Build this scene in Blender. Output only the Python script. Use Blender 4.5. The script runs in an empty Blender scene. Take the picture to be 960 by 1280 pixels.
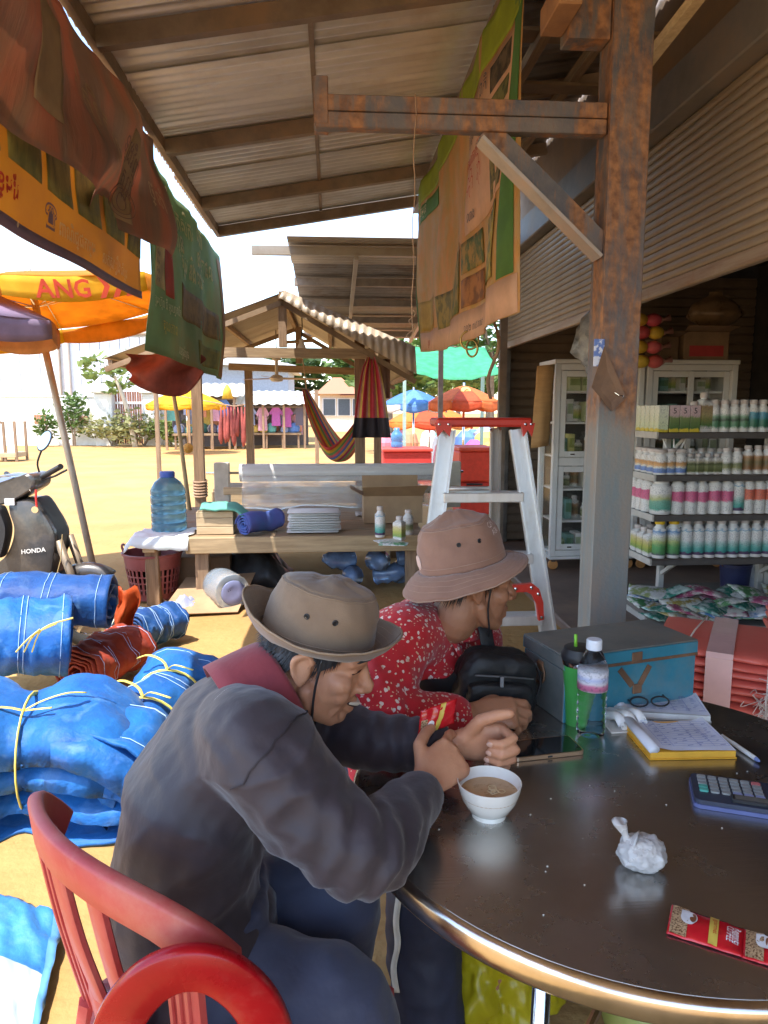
import bpy, bmesh, math, random
import numpy as np
from mathutils import Vector, Matrix, noise as mnoise
from mathutils.bvhtree import BVHTree
random.seed(7); rng = np.random.default_rng(7)
sc = bpy.context.scene; col = sc.collection
R = math.radians; PI = math.pi

# ------------------------------------------------------------------ camera
FPX, CAMH, PITCH, YAW = 900.0, 1.45, R(8.1), R(4.1)
cd = bpy.data.cameras.new('camera'); cam = bpy.data.objects.new('camera', cd); col.objects.link(cam)
cd.sensor_fit = 'HORIZONTAL'; cd.sensor_width = 36; cd.lens = FPX/960*36
cd.clip_start = 0.05; cd.clip_end = 600
cam.location = (0, 0, CAMH); cam.rotation_euler = (R(90)-PITCH, 0, -YAW)
sc.camera = cam
# ------------------------------------------------------------------ sky and sun
SUN = Vector((-0.24, -0.36, 1.0)).normalized()
w = bpy.data.worlds.new('World'); sc.world = w; w.use_nodes = True
nt = w.node_tree; bg = nt.nodes['Background']
sky = nt.nodes.new('ShaderNodeTexSky'); sky.sky_type = 'NISHITA'; sky.sun_disc = False
sky.sun_elevation = math.asin(SUN.z); sky.sun_rotation = math.atan2(SUN.x, SUN.y)
sky.air_density = 1.0; sky.dust_density = 0.8; sky.ozone_density = 1.0
nt.links.new(sky.outputs[0], bg.inputs[0]); bg.inputs[1].default_value = 0.15
sd = bpy.data.lights.new('sun', 'SUN'); so = bpy.data.objects.new('sun', sd); col.objects.link(so)
sd.energy = 2.0; sd.angle = R(0.53); sd.color = (1.0, 0.96, 0.90)
so.rotation_euler = SUN.to_track_quat('Z', 'Y').to_euler(); so.location = (-6, -9, 25)
vs = sc.view_settings; vs.view_transform = 'Standard'; vs.look = 'None'; vs.exposure = 2.15; vs.gamma = 1
sc.cycles.max_bounces = 9; sc.cycles.diffuse_bounces = 5; sc.cycles.transparent_max_bounces = 12
sc.cycles.use_denoising = True

# ------------------------------------------------------------------ pixel helpers (a pixel gives a direction only)
_fw = Vector((math.sin(YAW)*math.cos(PITCH), math.cos(YAW)*math.cos(PITCH), -math.sin(PITCH)))
_rt = Vector((math.cos(YAW), -math.sin(YAW), 0)); _up = _rt.cross(_fw)
def P(px, py, x=None, y=None, z=None):
    r = _fw + _rt*((px-480)/FPX) - _up*((py-640)/FPX)
    t = (z-CAMH)/r.z if z is not None else (y/r.y if y is not None else x/r.x)
    return Vector((0, 0, CAMH)) + r*t

# ------------------------------------------------------------------ objects
def tag(o, label=None, cat=None, group=None, kind=None):
    if label: o['label'] = label
    if cat: o['category'] = cat
    if group: o['group'] = group
    if kind: o['kind'] = kind
    return o
def thing(name, label, cat, loc=(0, 0, 0), rz=0, group=None, rot=None):
    o = bpy.data.objects.new(name, None); col.objects.link(o); o.empty_display_size = 0.1
    o.location = loc; o.rotation_euler = rot if rot else (0, 0, rz)
    return tag(o, label, cat, group)
def _acc(o):
    v = Vector((0, 0, 0))
    while o is not None: v += Vector(o.location); o = o.parent
    return v
def link(name, me, parent=None, mats=None):
    o = bpy.data.objects.new(name, me); col.objects.link(o)
    if parent is not None: o.parent = parent
    return o
def copy_tree(o, parent=None, loc=None, rz=None, label=None, group=None):
    c = o.copy(); col.objects.link(c); c.parent = parent
    if loc is not None: c.location = loc
    if rz is not None: c.rotation_euler = (0, 0, rz)
    if label: c['label'] = label
    if group: c['group'] = group
    for ch in list(o.children): copy_tree(ch, c)
    return c
def frame(d, up=(0, 0, 1)):
    d = Vector(d).normalized(); u = Vector(up)
    if abs(d.dot(u.normalized())) > 0.98: u = Vector((1, 0, 0)) if abs(d.x) < .9 else Vector((0, 1, 0))
    a = u.cross(d).normalized(); b = d.cross(a).normalized()
    return a, b, d
class MB:
    def __init__(s): s.v = []; s.f = []; s.mi = []
    def add(s, vs, fs, m=0):
        k = len(s.v); s.v += [tuple(q) for q in vs]; s.f += [tuple(i+k for i in f) for f in fs]; s.mi += [m]*len(fs); return s
    def box(s, a, b, m=0, mat=None):
        (x0, y0, z0), (x1, y1, z1) = a, b
        vs = [(x, y, z) for z in (z0, z1) for y in (y0, y1) for x in (x0, x1)]
        if mat is not None: vs = [mat @ Vector(q) for q in vs]
        return s.add(vs, [(0, 2, 3, 1), (4, 5, 7, 6), (0, 1, 5, 4), (2, 6, 7, 3), (0, 4, 6, 2), (1, 3, 7, 5)], m)
    def rbox(s, a, b, r=.004, m=0, mat=None):
        """box with chamfered edges"""
        bm = bmesh.new(); bmesh.ops.create_cube(bm, size=1)
        sx, sy, sz = (b[i]-a[i] for i in range(3)); c = [(a[i]+b[i])/2 for i in range(3)]
        for q in bm.verts: q.co = Vector((q.co.x*sx+c[0], q.co.y*sy+c[1], q.co.z*sz+c[2]))
        bmesh.ops.bevel(bm, geom=bm.edges[:], offset=min(r, .45*min(abs(sx), abs(sy), abs(sz))), segments=1, affect='EDGES', profile=.5)
        bm.verts.index_update()
        vs = [q.co.copy() for q in bm.verts]
        if mat is not None: vs = [mat @ q for q in vs]
        s.add(vs, [[q.index for q in f.verts] for f in bm.faces], m); bm.free(); return s
    def beam(s, p, q, w, h, up=(0, 0, 1), m=0):
        """rectangular bar from p to q"""
        p = Vector(p); q = Vector(q); a, b, d = frame(q-p, up)
        vs = [pt + a*(i*w/2) + b*(j*h/2) for pt in (p, q) for j in (-1, 1) for i in (-1, 1)]
        return s.add(vs, [(0, 2, 3, 1), (4, 5, 7, 6), (0, 1, 5, 4), (2, 6, 7, 3), (0, 4, 6, 2), (1, 3, 7, 5)], m)
    def tube(s, pts, r, n=10, cap=True, up=(0, 0, 1), m=0, sq=None):
        pts = [Vector(p) for p in pts]; rs = r if isinstance(r, list) else [r]*len(pts)
        rings = []; pa = None
        for i, p in enumerate(pts):
            d = (pts[min(i+1, len(pts)-1)]-pts[max(i-1, 0)])
            a, b, d = frame(d, up)
            if pa is not None:
                a = (pa - d*pa.dot(d)); a = a.normalized() if a.length > 1e-6 else frame(d, up)[0]; b = d.cross(a)
            pa = a
            rr = rs[i]; ra, rb = rr if isinstance(rr, (tuple, list)) else (rr, rr)
            rings.append([p + a*(ra*math.cos(2*PI*k/n)) + b*(rb*math.sin(2*PI*k/n)) for k in range(n)])
        vs = [q for g in rings for q in g]; fs = []
        for i in range(len(pts)-1):
            for k in range(n): fs.append((i*n+k, i*n+(k+1) % n, (i+1)*n+(k+1) % n, (i+1)*n+k))
        if cap: fs.append(tuple(range(n-1, -1, -1))); fs.append(tuple((len(pts)-1)*n+k for k in range(n)))
        return s.add(vs, fs, m)
    def lathe(s, prof, c=(0, 0, 0), n=20, m=0, mat=None, a0=0, a1=2*PI):
        full = abs(a1-a0-2*PI) < 1e-6; nn = n if full else n+1
        vs = []; fs = []
        for (r, z) in prof:
            for k in range(nn):
                t = a0+(a1-a0)*k/n; q = Vector((c[0]+r*math.cos(t), c[1]+r*math.sin(t), c[2]+z)); vs.append(mat @ q if mat is not None else q)
        for i in range(len(prof)-1):
            for k in range(n):
                k2 = (k+1) % nn; fs.append((i*nn+k, i*nn+k2, (i+1)*nn+k2, (i+1)*nn+k))
        if full:
            if prof[0][0] > 1e-5: fs.append(tuple(range(n-1, -1, -1)))
            if prof[-1][0] > 1e-5: fs.append(tuple((len(prof)-1)*nn+k for k in range(n)))
        return s.add(vs, fs, m)
    def grid(s, fn, nu, nv, m=0, mfn=None, thick=None):
        vs = [Vector(fn(i/nu, j/nv)) for i in range(nu+1) for j in range(nv+1)]
        k = len(s.v)
        fs = []; ms = []
        for i in range(nu):
            for j in range(nv):
                fs.append((i*(nv+1)+j, (i+1)*(nv+1)+j, (i+1)*(nv+1)+j+1, i*(nv+1)+j+1)); ms.append(mfn(i, j) if mfn else m)
        s.v += [tuple(q) for q in vs]; s.f += [tuple(i+k for i in f) for f in fs]; s.mi += ms; return s
    def prism(s, poly, z0, z1, m=0, mat=None):
        n = len(poly); vs = [Vector((x, y, z0)) for x, y in poly]+[Vector((x, y, z1)) for x, y in poly]
        if mat is not None: vs = [mat @ q for q in vs]
        return s.add(vs, [tuple(range(n-1, -1, -1)), tuple(range(n, 2*n))]+[(k, (k+1) % n, n+(k+1) % n, n+k) for k in range(n)], m)
    def ico(s, c, r, sub=2, m=0, mat=None):
        bm = bmesh.new(); bmesh.ops.create_icosphere(bm, subdivisions=sub, radius=1)
        r = r if isinstance(r, (tuple, list)) else (r, r, r)
        vs = [Vector((q.co.x*r[0], q.co.y*r[1], q.co.z*r[2])) for q in bm.verts]
        if mat is not None: vs = [mat @ q for q in vs]
        vs = [q+Vector(c) for q in vs]
        bm.verts.index_update(); s.add(vs, [[q.index for q in f.verts] for f in bm.faces], m); bm.free(); return s
    def mesh(s, name, mats, smooth=False, off=None, recalc=True):
        me = bpy.data.meshes.new(name)
        vs = s.v if off is None else [(x-off[0], y-off[1], z-off[2]) for x, y, z in s.v]
        me.from_pydata(vs, [], s.f)
        for m in (mats if isinstance(mats, (list, tuple)) else [mats]): me.materials.append(m)
        if any(s.mi): me.polygons.foreach_set('material_index', s.mi)
        if recalc:
            bm = bmesh.new(); bm.from_mesh(me); bmesh.ops.recalc_face_normals(bm, faces=bm.faces); bm.to_mesh(me); bm.free()
        if smooth is True: me.polygons.foreach_set('use_smooth', [True]*len(me.polygons))
        elif smooth:  # angle in degrees
            me.polygons.foreach_set('use_smooth', [True]*len(me.polygons)); me.set_sharp_from_angle(angle=R(smooth))
        me.update(); return me
    def build(s, name, mats, parent=None, smooth=False, local=False, recalc=True):
        """geometry is given in world space unless local: then in the parent's space"""
        off = None if (local or parent is None) else _acc(parent)
        return link(name, s.mesh(name, mats, smooth, off, recalc), parent)
    def top(s, name, mats, label, cat, smooth=False, group=None, kind=None, recalc=True):
        """one-mesh thing: origin moved to its base"""
        A = np.array(s.v); c = Vector(((A[:, 0].min()+A[:, 0].max())/2, (A[:, 1].min()+A[:, 1].max())/2, A[:, 2].min()))
        o = link(name, s.mesh(name, mats, smooth, c, recalc)); o.location = c
        return tag(o, label, cat, group, kind)
def solidify(o, t, off=0):
    m = o.modifiers.new('solid', 'SOLIDIFY'); m.thickness = t; m.offset = off; return o
def subsurf(o, l=1):
    m = o.modifiers.new('sub', 'SUBSURF'); m.levels = l; m.render_levels = l; return o
def fbm(x, y=0., z=0., o=3):
    v = 0; a = 1.
    for i in range(o): v += a*mnoise.noise(Vector((x, y, z))); x *= 2.03; y *= 2.03; z *= 2.03; a *= .5
    return v
def smoothstep(a, b, x):
    t = max(0., min(1., (x-a)/(b-a))); return t*t*(3-2*t)
def lerp(a, b, t): return a+(b-a)*t
def spline(pts, n):
    """Catmull-Rom through points"""
    pts = [Vector(p) for p in pts]; out = []
    for i in range(n+1):
        u = i/n*(len(pts)-1); k = min(int(u), len(pts)-2); t = u-k
        p0, p1, p2, p3 = pts[max(k-1, 0)], pts[k], pts[k+1], pts[min(k+2, len(pts)-1)]
        out.append(.5*((2*p1)+(p2-p0)*t+(2*p0-5*p1+4*p2-p3)*t*t+(-p0+3*p1-3*p2+p3)*t**3))
    return out

# ------------------------------------------------------------------ materials
def _n(nt, t, **k):
    n = nt.nodes.new(t)
    for a, b in k.items(): setattr(n, a, b)
    return n
def mat(name, c, rough=.6, metal=0., c2=None, scale=6., var=.12, bump=.15, bscale=60., stretch=None, spec=.5, alpha=1., trans=0., translu=0.,
        coat=0., rnd=.0, detail=6., sheen=0., ior=1.45, contrast=(.35, .65), dirt=None, dscale=3., damt=.5, emit=None, bdist=.004, rvar=.12):
    m = bpy.data.materials.new(name); m.use_nodes = True; nt = m.node_tree; L = nt.links
    bs = nt.nodes['Principled BSDF']; out = nt.nodes['Material Output']
    tc = _n(nt, 'ShaderNodeTexCoord'); co = tc.outputs['Object']
    if stretch:
        mp = _n(nt, 'ShaderNodeMapping'); mp.inputs['Scale'].default_value = stretch; L.new(co, mp.inputs[0]); co = mp.outputs[0]
    no = _n(nt, 'ShaderNodeTexNoise'); no.inputs['Scale'].default_value = scale; no.inputs['Detail'].default_value = detail; no.inputs['Roughness'].default_value = .62; L.new(co, no.inputs[0])
    rp = _n(nt, 'ShaderNodeValToRGB'); L.new(no.outputs[0], rp.inputs[0])
    if c2 is None:
        a = [max(0, x*(1-var*1.6)) for x in c]; b = [min(1, x*(1+var)) for x in c]
    else: a, b = c2, c
    rp.color_ramp.elements[0].position = contrast[0]; rp.color_ramp.elements[1].position = contrast[1]
    rp.color_ramp.elements[0].color = (*a, 1); rp.color_ramp.elements[1].color = (*b, 1)
    cc = rp.outputs[0]
    if dirt:
        n2 = _n(nt, 'ShaderNodeTexNoise'); n2.inputs['Scale'].default_value = dscale; n2.inputs['Detail'].default_value = 9; n2.inputs['Roughness'].default_value = .7; L.new(tc.outputs['Object'], n2.inputs[0])
        r2 = _n(nt, 'ShaderNodeValToRGB'); r2.color_ramp.elements[0].position = .5-.0; r2.color_ramp.elements[1].position = .68; L.new(n2.outputs[0], r2.inputs[0])
        mx0 = _n(nt, 'ShaderNodeMath', operation='MULTIPLY'); mx0.inputs[1].default_value = damt; L.new(r2.outputs[0], mx0.inputs[0])
        mx = _n(nt, 'ShaderNodeMix', data_type='RGBA'); L.new(mx0.outputs[0], mx.inputs[0]); L.new(cc, mx.inputs[6]); mx.inputs[7].default_value = (*dirt, 1); cc = mx.outputs[2]
    if rnd:
        oi = _n(nt, 'ShaderNodeObjectInfo'); mr = _n(nt, 'ShaderNodeMapRange'); mr.inputs[3].default_value = 1-rnd; mr.inputs[4].default_value = 1+rnd; L.new(oi.outputs['Random'], mr.inputs[0])
        hs = _n(nt, 'ShaderNodeHueSaturation'); L.new(mr.outputs[0], hs.inputs['Value']); L.new(cc, hs.inputs['Color']); cc = hs.outputs[0]
    L.new(cc, bs.inputs['Base Color'])
    rr = _n(nt, 'ShaderNodeMapRange'); rr.inputs[3].default_value = max(.02, rough-rvar); rr.inputs[4].default_value = min(1, rough+rvar); L.new(no.outputs[0], rr.inputs[0]); L.new(rr.outputs[0], bs.inputs['Roughness'])
    bs.inputs['Metallic'].default_value = metal; bs.inputs['Specular IOR Level'].default_value = spec; bs.inputs['IOR'].default_value = ior
    bs.inputs['Coat Weight'].default_value = coat; bs.inputs['Coat Roughness'].default_value = .08
    bs.inputs['Transmission Weight'].default_value = trans; bs.inputs['Alpha'].default_value = alpha
    bs.inputs['Sheen Weight'].default_value = sheen
    if bump:
        nb = _n(nt, 'ShaderNodeTexNoise'); nb.inputs['Scale'].default_value = bscale; nb.inputs['Detail'].default_value = 4; L.new(co, nb.inputs[0])
        bp = _n(nt, 'ShaderNodeBump'); bp.inputs['Strength'].default_value = bump; bp.inputs['Distance'].default_value = bdist; L.new(nb.outputs[0], bp.inputs['Height']); L.new(bp.outputs[0], bs.inputs['Normal'])
    if translu:
        tr = _n(nt, 'ShaderNodeBsdfTranslucent'); L.new(cc, tr.inputs[0]); ms = _n(nt, 'ShaderNodeMixShader'); ms.inputs[0].default_value = translu
        L.new(bs.outputs[0], ms.inputs[1]); L.new(tr.outputs[0], ms.inputs[2]); L.new(ms.outputs[0], out.inputs[0])
    if emit: bs.inputs['Emission Color'].default_value = (*emit[:3], 1); bs.inputs['Emission Strength'].default_value = emit[3]
    m['_c'] = 1
    return m
def nodes_of(m):
    nt = m.node_tree; return nt, nt.nodes['Principled BSDF']
_pc = {}
def plain(r, g, b, rough=.5, **k):
    key = (round(r, 3), round(g, 3), round(b, 3), rough, tuple(sorted(k.items())))
    if key not in _pc: _pc[key] = mat('paint_%d' % len(_pc), (r, g, b), rough, var=k.pop('var', .08), scale=k.pop('scale', 14), bump=k.pop('bump', .05), **k)
    return _pc[key]
KH = None
def text_mesh(s, h, fn, name, m, parent, bold=0.0, wmax=None, align='L', res=2):
    """lettering mapped onto a surface: fn(u, v) -> world point; u along the line in metres, v up; scaled so letters are h tall"""
    c = bpy.data.curves.new('letters', 'FONT'); c.body = s; c.resolution_u = res; c.offset = bold
    o = bpy.data.objects.new('letters', c); col.objects.link(o)
    dg = bpy.context.evaluated_depsgraph_get(); me = bpy.data.meshes.new_from_object(o.evaluated_get(dg))
    bpy.data.objects.remove(o); bpy.data.curves.remove(c)
    if not len(me.vertices): return None
    A = np.array([v.co[:] for v in me.vertices]); k = h/.7
    if wmax: k2 = wmax/max(1e-6, A[:, 0].max()-A[:, 0].min()); kx = min(k, k2) if align != 'F' else k2
    else: kx = k
    x0 = A[:, 0].min()
    if align == 'C': x0 = (A[:, 0].max()+A[:, 0].min())/2
    off = _acc(parent)
    for v in me.vertices: v.co = Vector(fn((v.co.x-x0)*kx, v.co.y*k))-off
    me.name = name; me.materials.clear(); me.materials.append(m)
    return link(name, me, parent)
# ================================================================== materials shared by the setting
M = {}
M['wood'] = mat('weathered_wood', (.36, .25, .15), .75, c2=(.2, .13, .075), scale=3, stretch=(1, 1, 1), bump=.3, bscale=40, rnd=.12)
M['wood_x'] = mat('desk_wood', (.40, .28, .16), .7, c2=(.24, .155, .085), scale=3.5, stretch=(1, 12, 12), bump=.3, bscale=30, rnd=.12)
M['wood_y'] = mat('board_wood', (.40, .27, .15), .75, c2=(.22, .14, .08), scale=3.5, stretch=(12, 1, 12), bump=.3, bscale=30, rnd=.2)
M['wood_z'] = mat('post_wood', (.34, .22, .13), .75, c2=(.19, .12, .07), scale=3.5, stretch=(12, 12, 1), bump=.3, bscale=30, rnd=.12)
M['palewood'] = mat('pale_wood', (.58, .44, .26), .7, c2=(.42, .3, .17), scale=4, stretch=(1, 12, 12), bump=.2, rnd=.1)
M['tin'] = mat('galvanised_tin', (.82, .80, .77), .38, metal=.55, c2=(.62, .60, .57), scale=2.2, stretch=(.6, 3, 1), bump=.12, bscale=25, rnd=.12, dirt=(.48, .38, .28), dscale=2.5, damt=.4)
M['tin_dark'] = mat('old_tin', (.38, .345, .31), .5, metal=.5, c2=(.27, .23, .20), scale=2.5, stretch=(1, 3, 1), bump=.15, rnd=.15, dirt=(.2, .11, .06), damt=.6)
M['tin_pale'] = mat('pale_tin', (.55, .49, .41), .5, metal=.45, c2=(.42, .34, .26), scale=3, bump=.15, rnd=.12, dirt=(.3, .2, .12), damt=.5)
M['rafter'] = mat('rafter_steel', (.29, .235, .19), .65, metal=.15, c2=(.19, .14, .105), scale=6, bump=.3, bscale=80, rnd=.12, dirt=(.3, .16, .07), damt=.5)
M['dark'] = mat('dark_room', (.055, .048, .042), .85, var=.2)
M['white'] = mat('white_paint', (.74, .72, .68), .45, var=.06, dirt=(.5, .42, .32), dscale=3, damt=.35)
M['plaster'] = mat('white_plaster', (.80, .77, .70), .8, var=.05, dirt=(.6, .45, .28), dscale=.5, damt=.45)
M['chrome'] = mat('chrome', (.75, .74, .72), .14, metal=1, var=.06, bump=.0)
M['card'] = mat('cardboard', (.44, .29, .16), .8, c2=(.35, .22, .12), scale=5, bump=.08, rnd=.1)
M['rope'] = mat('rope', (.42, .27, .17), .9, var=.2, bump=.5, bscale=200)
M['black'] = mat('black_plastic', (.022, .022, .024), .45, var=.15)
M['glass'] = mat('cabinet_glass', (.9, .95, .93), .06, trans=1, var=.02, bump=0, alpha=.12)

# ================================================================== ground
gm = mat('sand_ground', (.475, .295, .115), .95, c2=(.385, .225, .08), scale=.9, bump=.6, bscale=18, detail=10, dirt=(.42, .22, .10), dscale=.35, damt=.6, bdist=.02, spec=.15)
def gcoord(n, span, p=2.6):
    return [math.copysign(abs(t)**p, t)*span for t in np.linspace(-1, 1, n)]
gx = gcoord(110, 260); gy = [v+6 for v in gcoord(120, 260)]
mb = MB(); vs = []
for x in gx:
    for y in gy:
        near = 1-smoothstep(8, 30, math.hypot(x, y-4))
        vs.append((x, y, .018*near*fbm(x*.9, y*.9, 1.3)*(1-smoothstep(.6, 1.3, x)*.9)-.006))
ny = len(gy)
mb.add(vs, [(i*ny+j, (i+1)*ny+j, (i+1)*ny+j+1, i*ny+j+1) for i in range(len(gx)-1) for j in range(ny-1)])
g = mb.build('ground', gm, smooth=True); g['kind'] = 'structure'; g['label'] = 'golden sandy earth of the market yard'
cm = mat('floor_concrete', (.25, .18, .14), .55, c2=(.15, .10, .08), scale=2.2, bump=.3, bscale=30, dirt=(.38, .26, .16), dscale=1.5, damt=.6)
mb = MB(); mb.rbox((1.52, -2.2, -.2), (4.6, 7.9, .05), .012)
o = mb.build('shop_floor', cm); o['kind'] = 'structure'; o['label'] = 'brown concrete floor slab of the open shop'

# ================================================================== shop building on the right
shop = thing('shop_building', 'open fronted shop with ribbed tan roller shutter and dark interior', 'building', (3.2, 3.0, .05))
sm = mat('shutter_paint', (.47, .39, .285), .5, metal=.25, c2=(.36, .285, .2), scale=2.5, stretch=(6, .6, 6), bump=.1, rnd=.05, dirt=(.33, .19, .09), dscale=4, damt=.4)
SX, SZ0, SZ1, SY0, SY1 = 1.80, 2.085, 2.90, -2.2, 7.45
npl = 17; pitch = (SZ1-SZ0-.05)/npl
prof = [(0, 0), (-.006, .004), (-.011, .4*pitch), (-.006, .8*pitch), (.003, .88*pitch), (.003, pitch*.985), (.008, pitch*.985), (.008, 0)]
sl = MB()
n = len(prof); yy = [SY0, SY1]
sl.add([(a, y-SY0, b) for y in yy for a, b in prof], [(k, (k+1) % n, n+(k+1) % n, n+k) for k in range(n)]+[tuple(range(n)), tuple(range(2*n-1, n-1, -1))])
slm = sl.mesh('shutter_slat', sm, 40)
for i in range(npl):
    o = link('shutter_slat', slm, shop); o.location = Vector((SX, SY0, SZ0+.05+i*pitch))-shop.location
MB().rbox((SX-.02, SY0, SZ0-.02), (SX+.025, SY1, SZ0+.048), .006).build('shutter_bottom_rail', mat('rail_steel', (.52, .42, .30), .45, metal=.35, c2=(.36, .24, .15), scale=4, stretch=(6, .5, 6), dirt=(.4, .2, .08), damt=.6), shop)
bmn = mat('beam_grey', (.25, .235, .22), .6, var=.15, scale=3, dirt=(.35, .22, .13), damt=.4)
MB().rbox((SX-.10, SY0, 2.905), (SX+.1, SY1+.1, 3.13), .008).build('header_beam', bmn, shop)
wmn = mat('wall_brown', (.33, .25, .185), .8, var=.18, scale=1.5, dirt=(.4, .22, .1), damt=.5)
MB().box((SX-.05, SY0, 3.133), (SX+.06, SY1+.1, 3.95)).build('wall', wmn, shop)
MB().rbox((SX-.05, SY1+.01, .05), (SX+.05, SY1+.1, 2.9), .005).build('guide_rail', mat('guide_rail', (.20, .18, .165), .5, metal=.4, var=.2), shop)
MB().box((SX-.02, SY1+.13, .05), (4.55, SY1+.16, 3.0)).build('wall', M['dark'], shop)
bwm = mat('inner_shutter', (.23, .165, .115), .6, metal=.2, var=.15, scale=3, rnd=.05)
bs_ = MB(); pr = .095
bp = [(0, 0), (-.014, .012), (-.014, .07), (0, .083), (0, pr*.99), (.006, pr*.99), (.006, 0)]; n = len(bp)
bs_.add([(x, a, b) for x in (0, 2.62) for a, b in bp], [(k, (k+1) % n, n+(k+1) % n, n+k) for k in range(n)]+[tuple(range(n)), tuple(range(2*n-1, n-1, -1))])
bsm = bs_.mesh('inner_shutter_slat', bwm)
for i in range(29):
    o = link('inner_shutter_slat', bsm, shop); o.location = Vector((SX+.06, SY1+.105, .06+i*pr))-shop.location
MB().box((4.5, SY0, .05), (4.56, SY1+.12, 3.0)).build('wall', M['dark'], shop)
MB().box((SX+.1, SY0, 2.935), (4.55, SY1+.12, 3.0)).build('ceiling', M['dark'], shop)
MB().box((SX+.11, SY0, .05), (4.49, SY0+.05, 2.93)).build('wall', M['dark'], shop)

# ================================================================== lean-to tin roof over the tables
EX, EZ, RS = -.97, 3.0, .167
zr = lambda x: EZ+RS*(x-EX)
def corr_sheet(name, x0, x1, z0, z1, width, m, parent, y0, waves=10, amp=.009, dz=0., skew=0.):
    """ridges run along x; placed from y0"""
    mb = MB(); n = waves*6
    def f(u, v):
        y = y0+v*width; x = lerp(x0, x1, u)
        return (x, y, lerp(z0, z1, u)+dz+amp*math.sin(v*waves*2*PI)+skew*(v-.5))
    mb.grid(f, 1, n); return mb.build(name, m, parent, smooth=True, recalc=False)
roof = thing('tin_roof', 'lean-to roof of galvanised corrugated sheets on rusty rafters above the tables', 'roof', (0, 2.5, 3.0))
y = -2.2; k = 0
while y < 6.8:
    o = corr_sheet('roof_sheet', EX-.12+.03*rng.random(), .80, zr(EX-.12)+.075, zr(.80)+.075, .80, M['tin'], roof, y, dz=.006*(k % 2), skew=.012)
    y += .755; k += 1
y = -2.2
while y < 6.8:
    corr_sheet('roof_sheet', .70, 1.74, zr(.70)+.13, zr(1.74)+.13, .80, M['tin_dark'], roof, y, dz=.006*(k % 2), skew=.012)
    y += .755; k += 1
for Y in (-1.6, -.35, .9, 2.17, 3.42, 4.72, 5.94, 6.8):
    MB().beam((EX-.02, Y, zr(EX)+.02), (.82, Y, zr(.82)+.02), .05, .085).build('rafter', M['rafter'], roof)
    MB().beam((.86, Y+.1, zr(.86)+.075), (1.74, Y+.1, zr(1.74)+.075), .06, .08).build('rafter', M['wood'], roof)
MB().beam((EX-.035, -2.2, zr(EX)+.03), (EX-.035, 6.9, zr(EX)+.03), .035, .07).build('eave_rail', M['rafter'], roof)
MB().beam((-.08, -2.2, zr(-.08)+.067), (-.08, 6.9, zr(-.08)+.067), .025, .02).build('purlin', M['rafter'], roof)
MB().beam((.79, -2.2, zr(.79)-.03), (.79, 6.9, zr(.79)-.03), .05, .06).build('purlin', M['rafter'], roof)
for X in (1.1, 1.45):
    MB().beam((X, -2.2, zr(X)+.0), (X, 6.9, zr(X)+.0), .05, .06).build('purlin', M['wood_y'], roof)
# planks and struts between roof and shop wall
for i, Y in enumerate((2.4, 2.62, 2.85, 3.1, 3.35, 3.9, 4.5, 5.2)):
    MB().rbox((.86, Y, zr(.9)+.045), (1.72, Y+.13, zr(.9)+.065), .003).build('plank', M['wood'], roof)
MB().beam((1.05, 3.0, 2.55), (1.6, 2.2, 3.3), .05, .03).build('strut', M['palewood'], roof)

# lower roof beyond, sloping away
roof2 = thing('tin_roof', 'darker corrugated roof sloping down beyond the lean-to, behind the orange banner', 'roof', (.7, 9, 2.7))
def roof2_z(Y): return 3.0-(Y-7.05)*.105
y = 7.05; k = 0
while y < 11.4:
    mbx = MB()
    x0 = -.42+.06*rng.random(); y0 = y
    mbx.grid(lambda u, v: (lerp(x0, 1.9, u), y0+v*.8, roof2_z(y0+v*.8)+.05+.009*math.sin(v*20*PI)+.006*(k % 2)), 1, 60)
    mbx.build('roof_sheet', M['tin_dark'] if k % 3 else M['tin_pale'], roof2, smooth=True, recalc=False); y += .76; k += 1
for Y in (7.25, 8.3, 9.2, 10.1, 11.0):
    MB().beam((-.75 if Y < 8 else -.4, Y, roof2_z(Y)-.02), (1.75, Y, roof2_z(Y)-.02), .07, .08).build('rafter', M['rafter'] if Y > 8 else M['tin_pale'], roof2)  # nearest rafter is paler: its lit front is put into the colour
for X in (.25, 1.2):
    MB().beam((X, 7.2, roof2_z(7.2)-.085), (X, 11.2, roof2_z(11.2)-.085), .04, .05).build('purlin', M['tin_pale'], roof2)
for X, Y in ((1.7, 7.2), (1.65, 11.0)):
    MB().beam((X, Y, -.05), (X, Y, roof2_z(Y)-.06), .07, .07, up=(0, 1, 0)).build('post', M['rafter'], roof2)
# posts that carry the lean-to eave (at its ends, outside the picture on the camera's side)
for Y in (-1.6,):
    MB().beam((EX, Y, -.05), (EX, Y, zr(EX)-.02), .07, .07, up=(0, 1, 0)).build('post', M['wood_z'], roof)
MB().beam((EX-.0, 6.8, -.05), (EX-.0, 6.8, zr(EX)-.02), .06, .06, up=(0, 1, 0)) # (hidden by the green banner)

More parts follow.
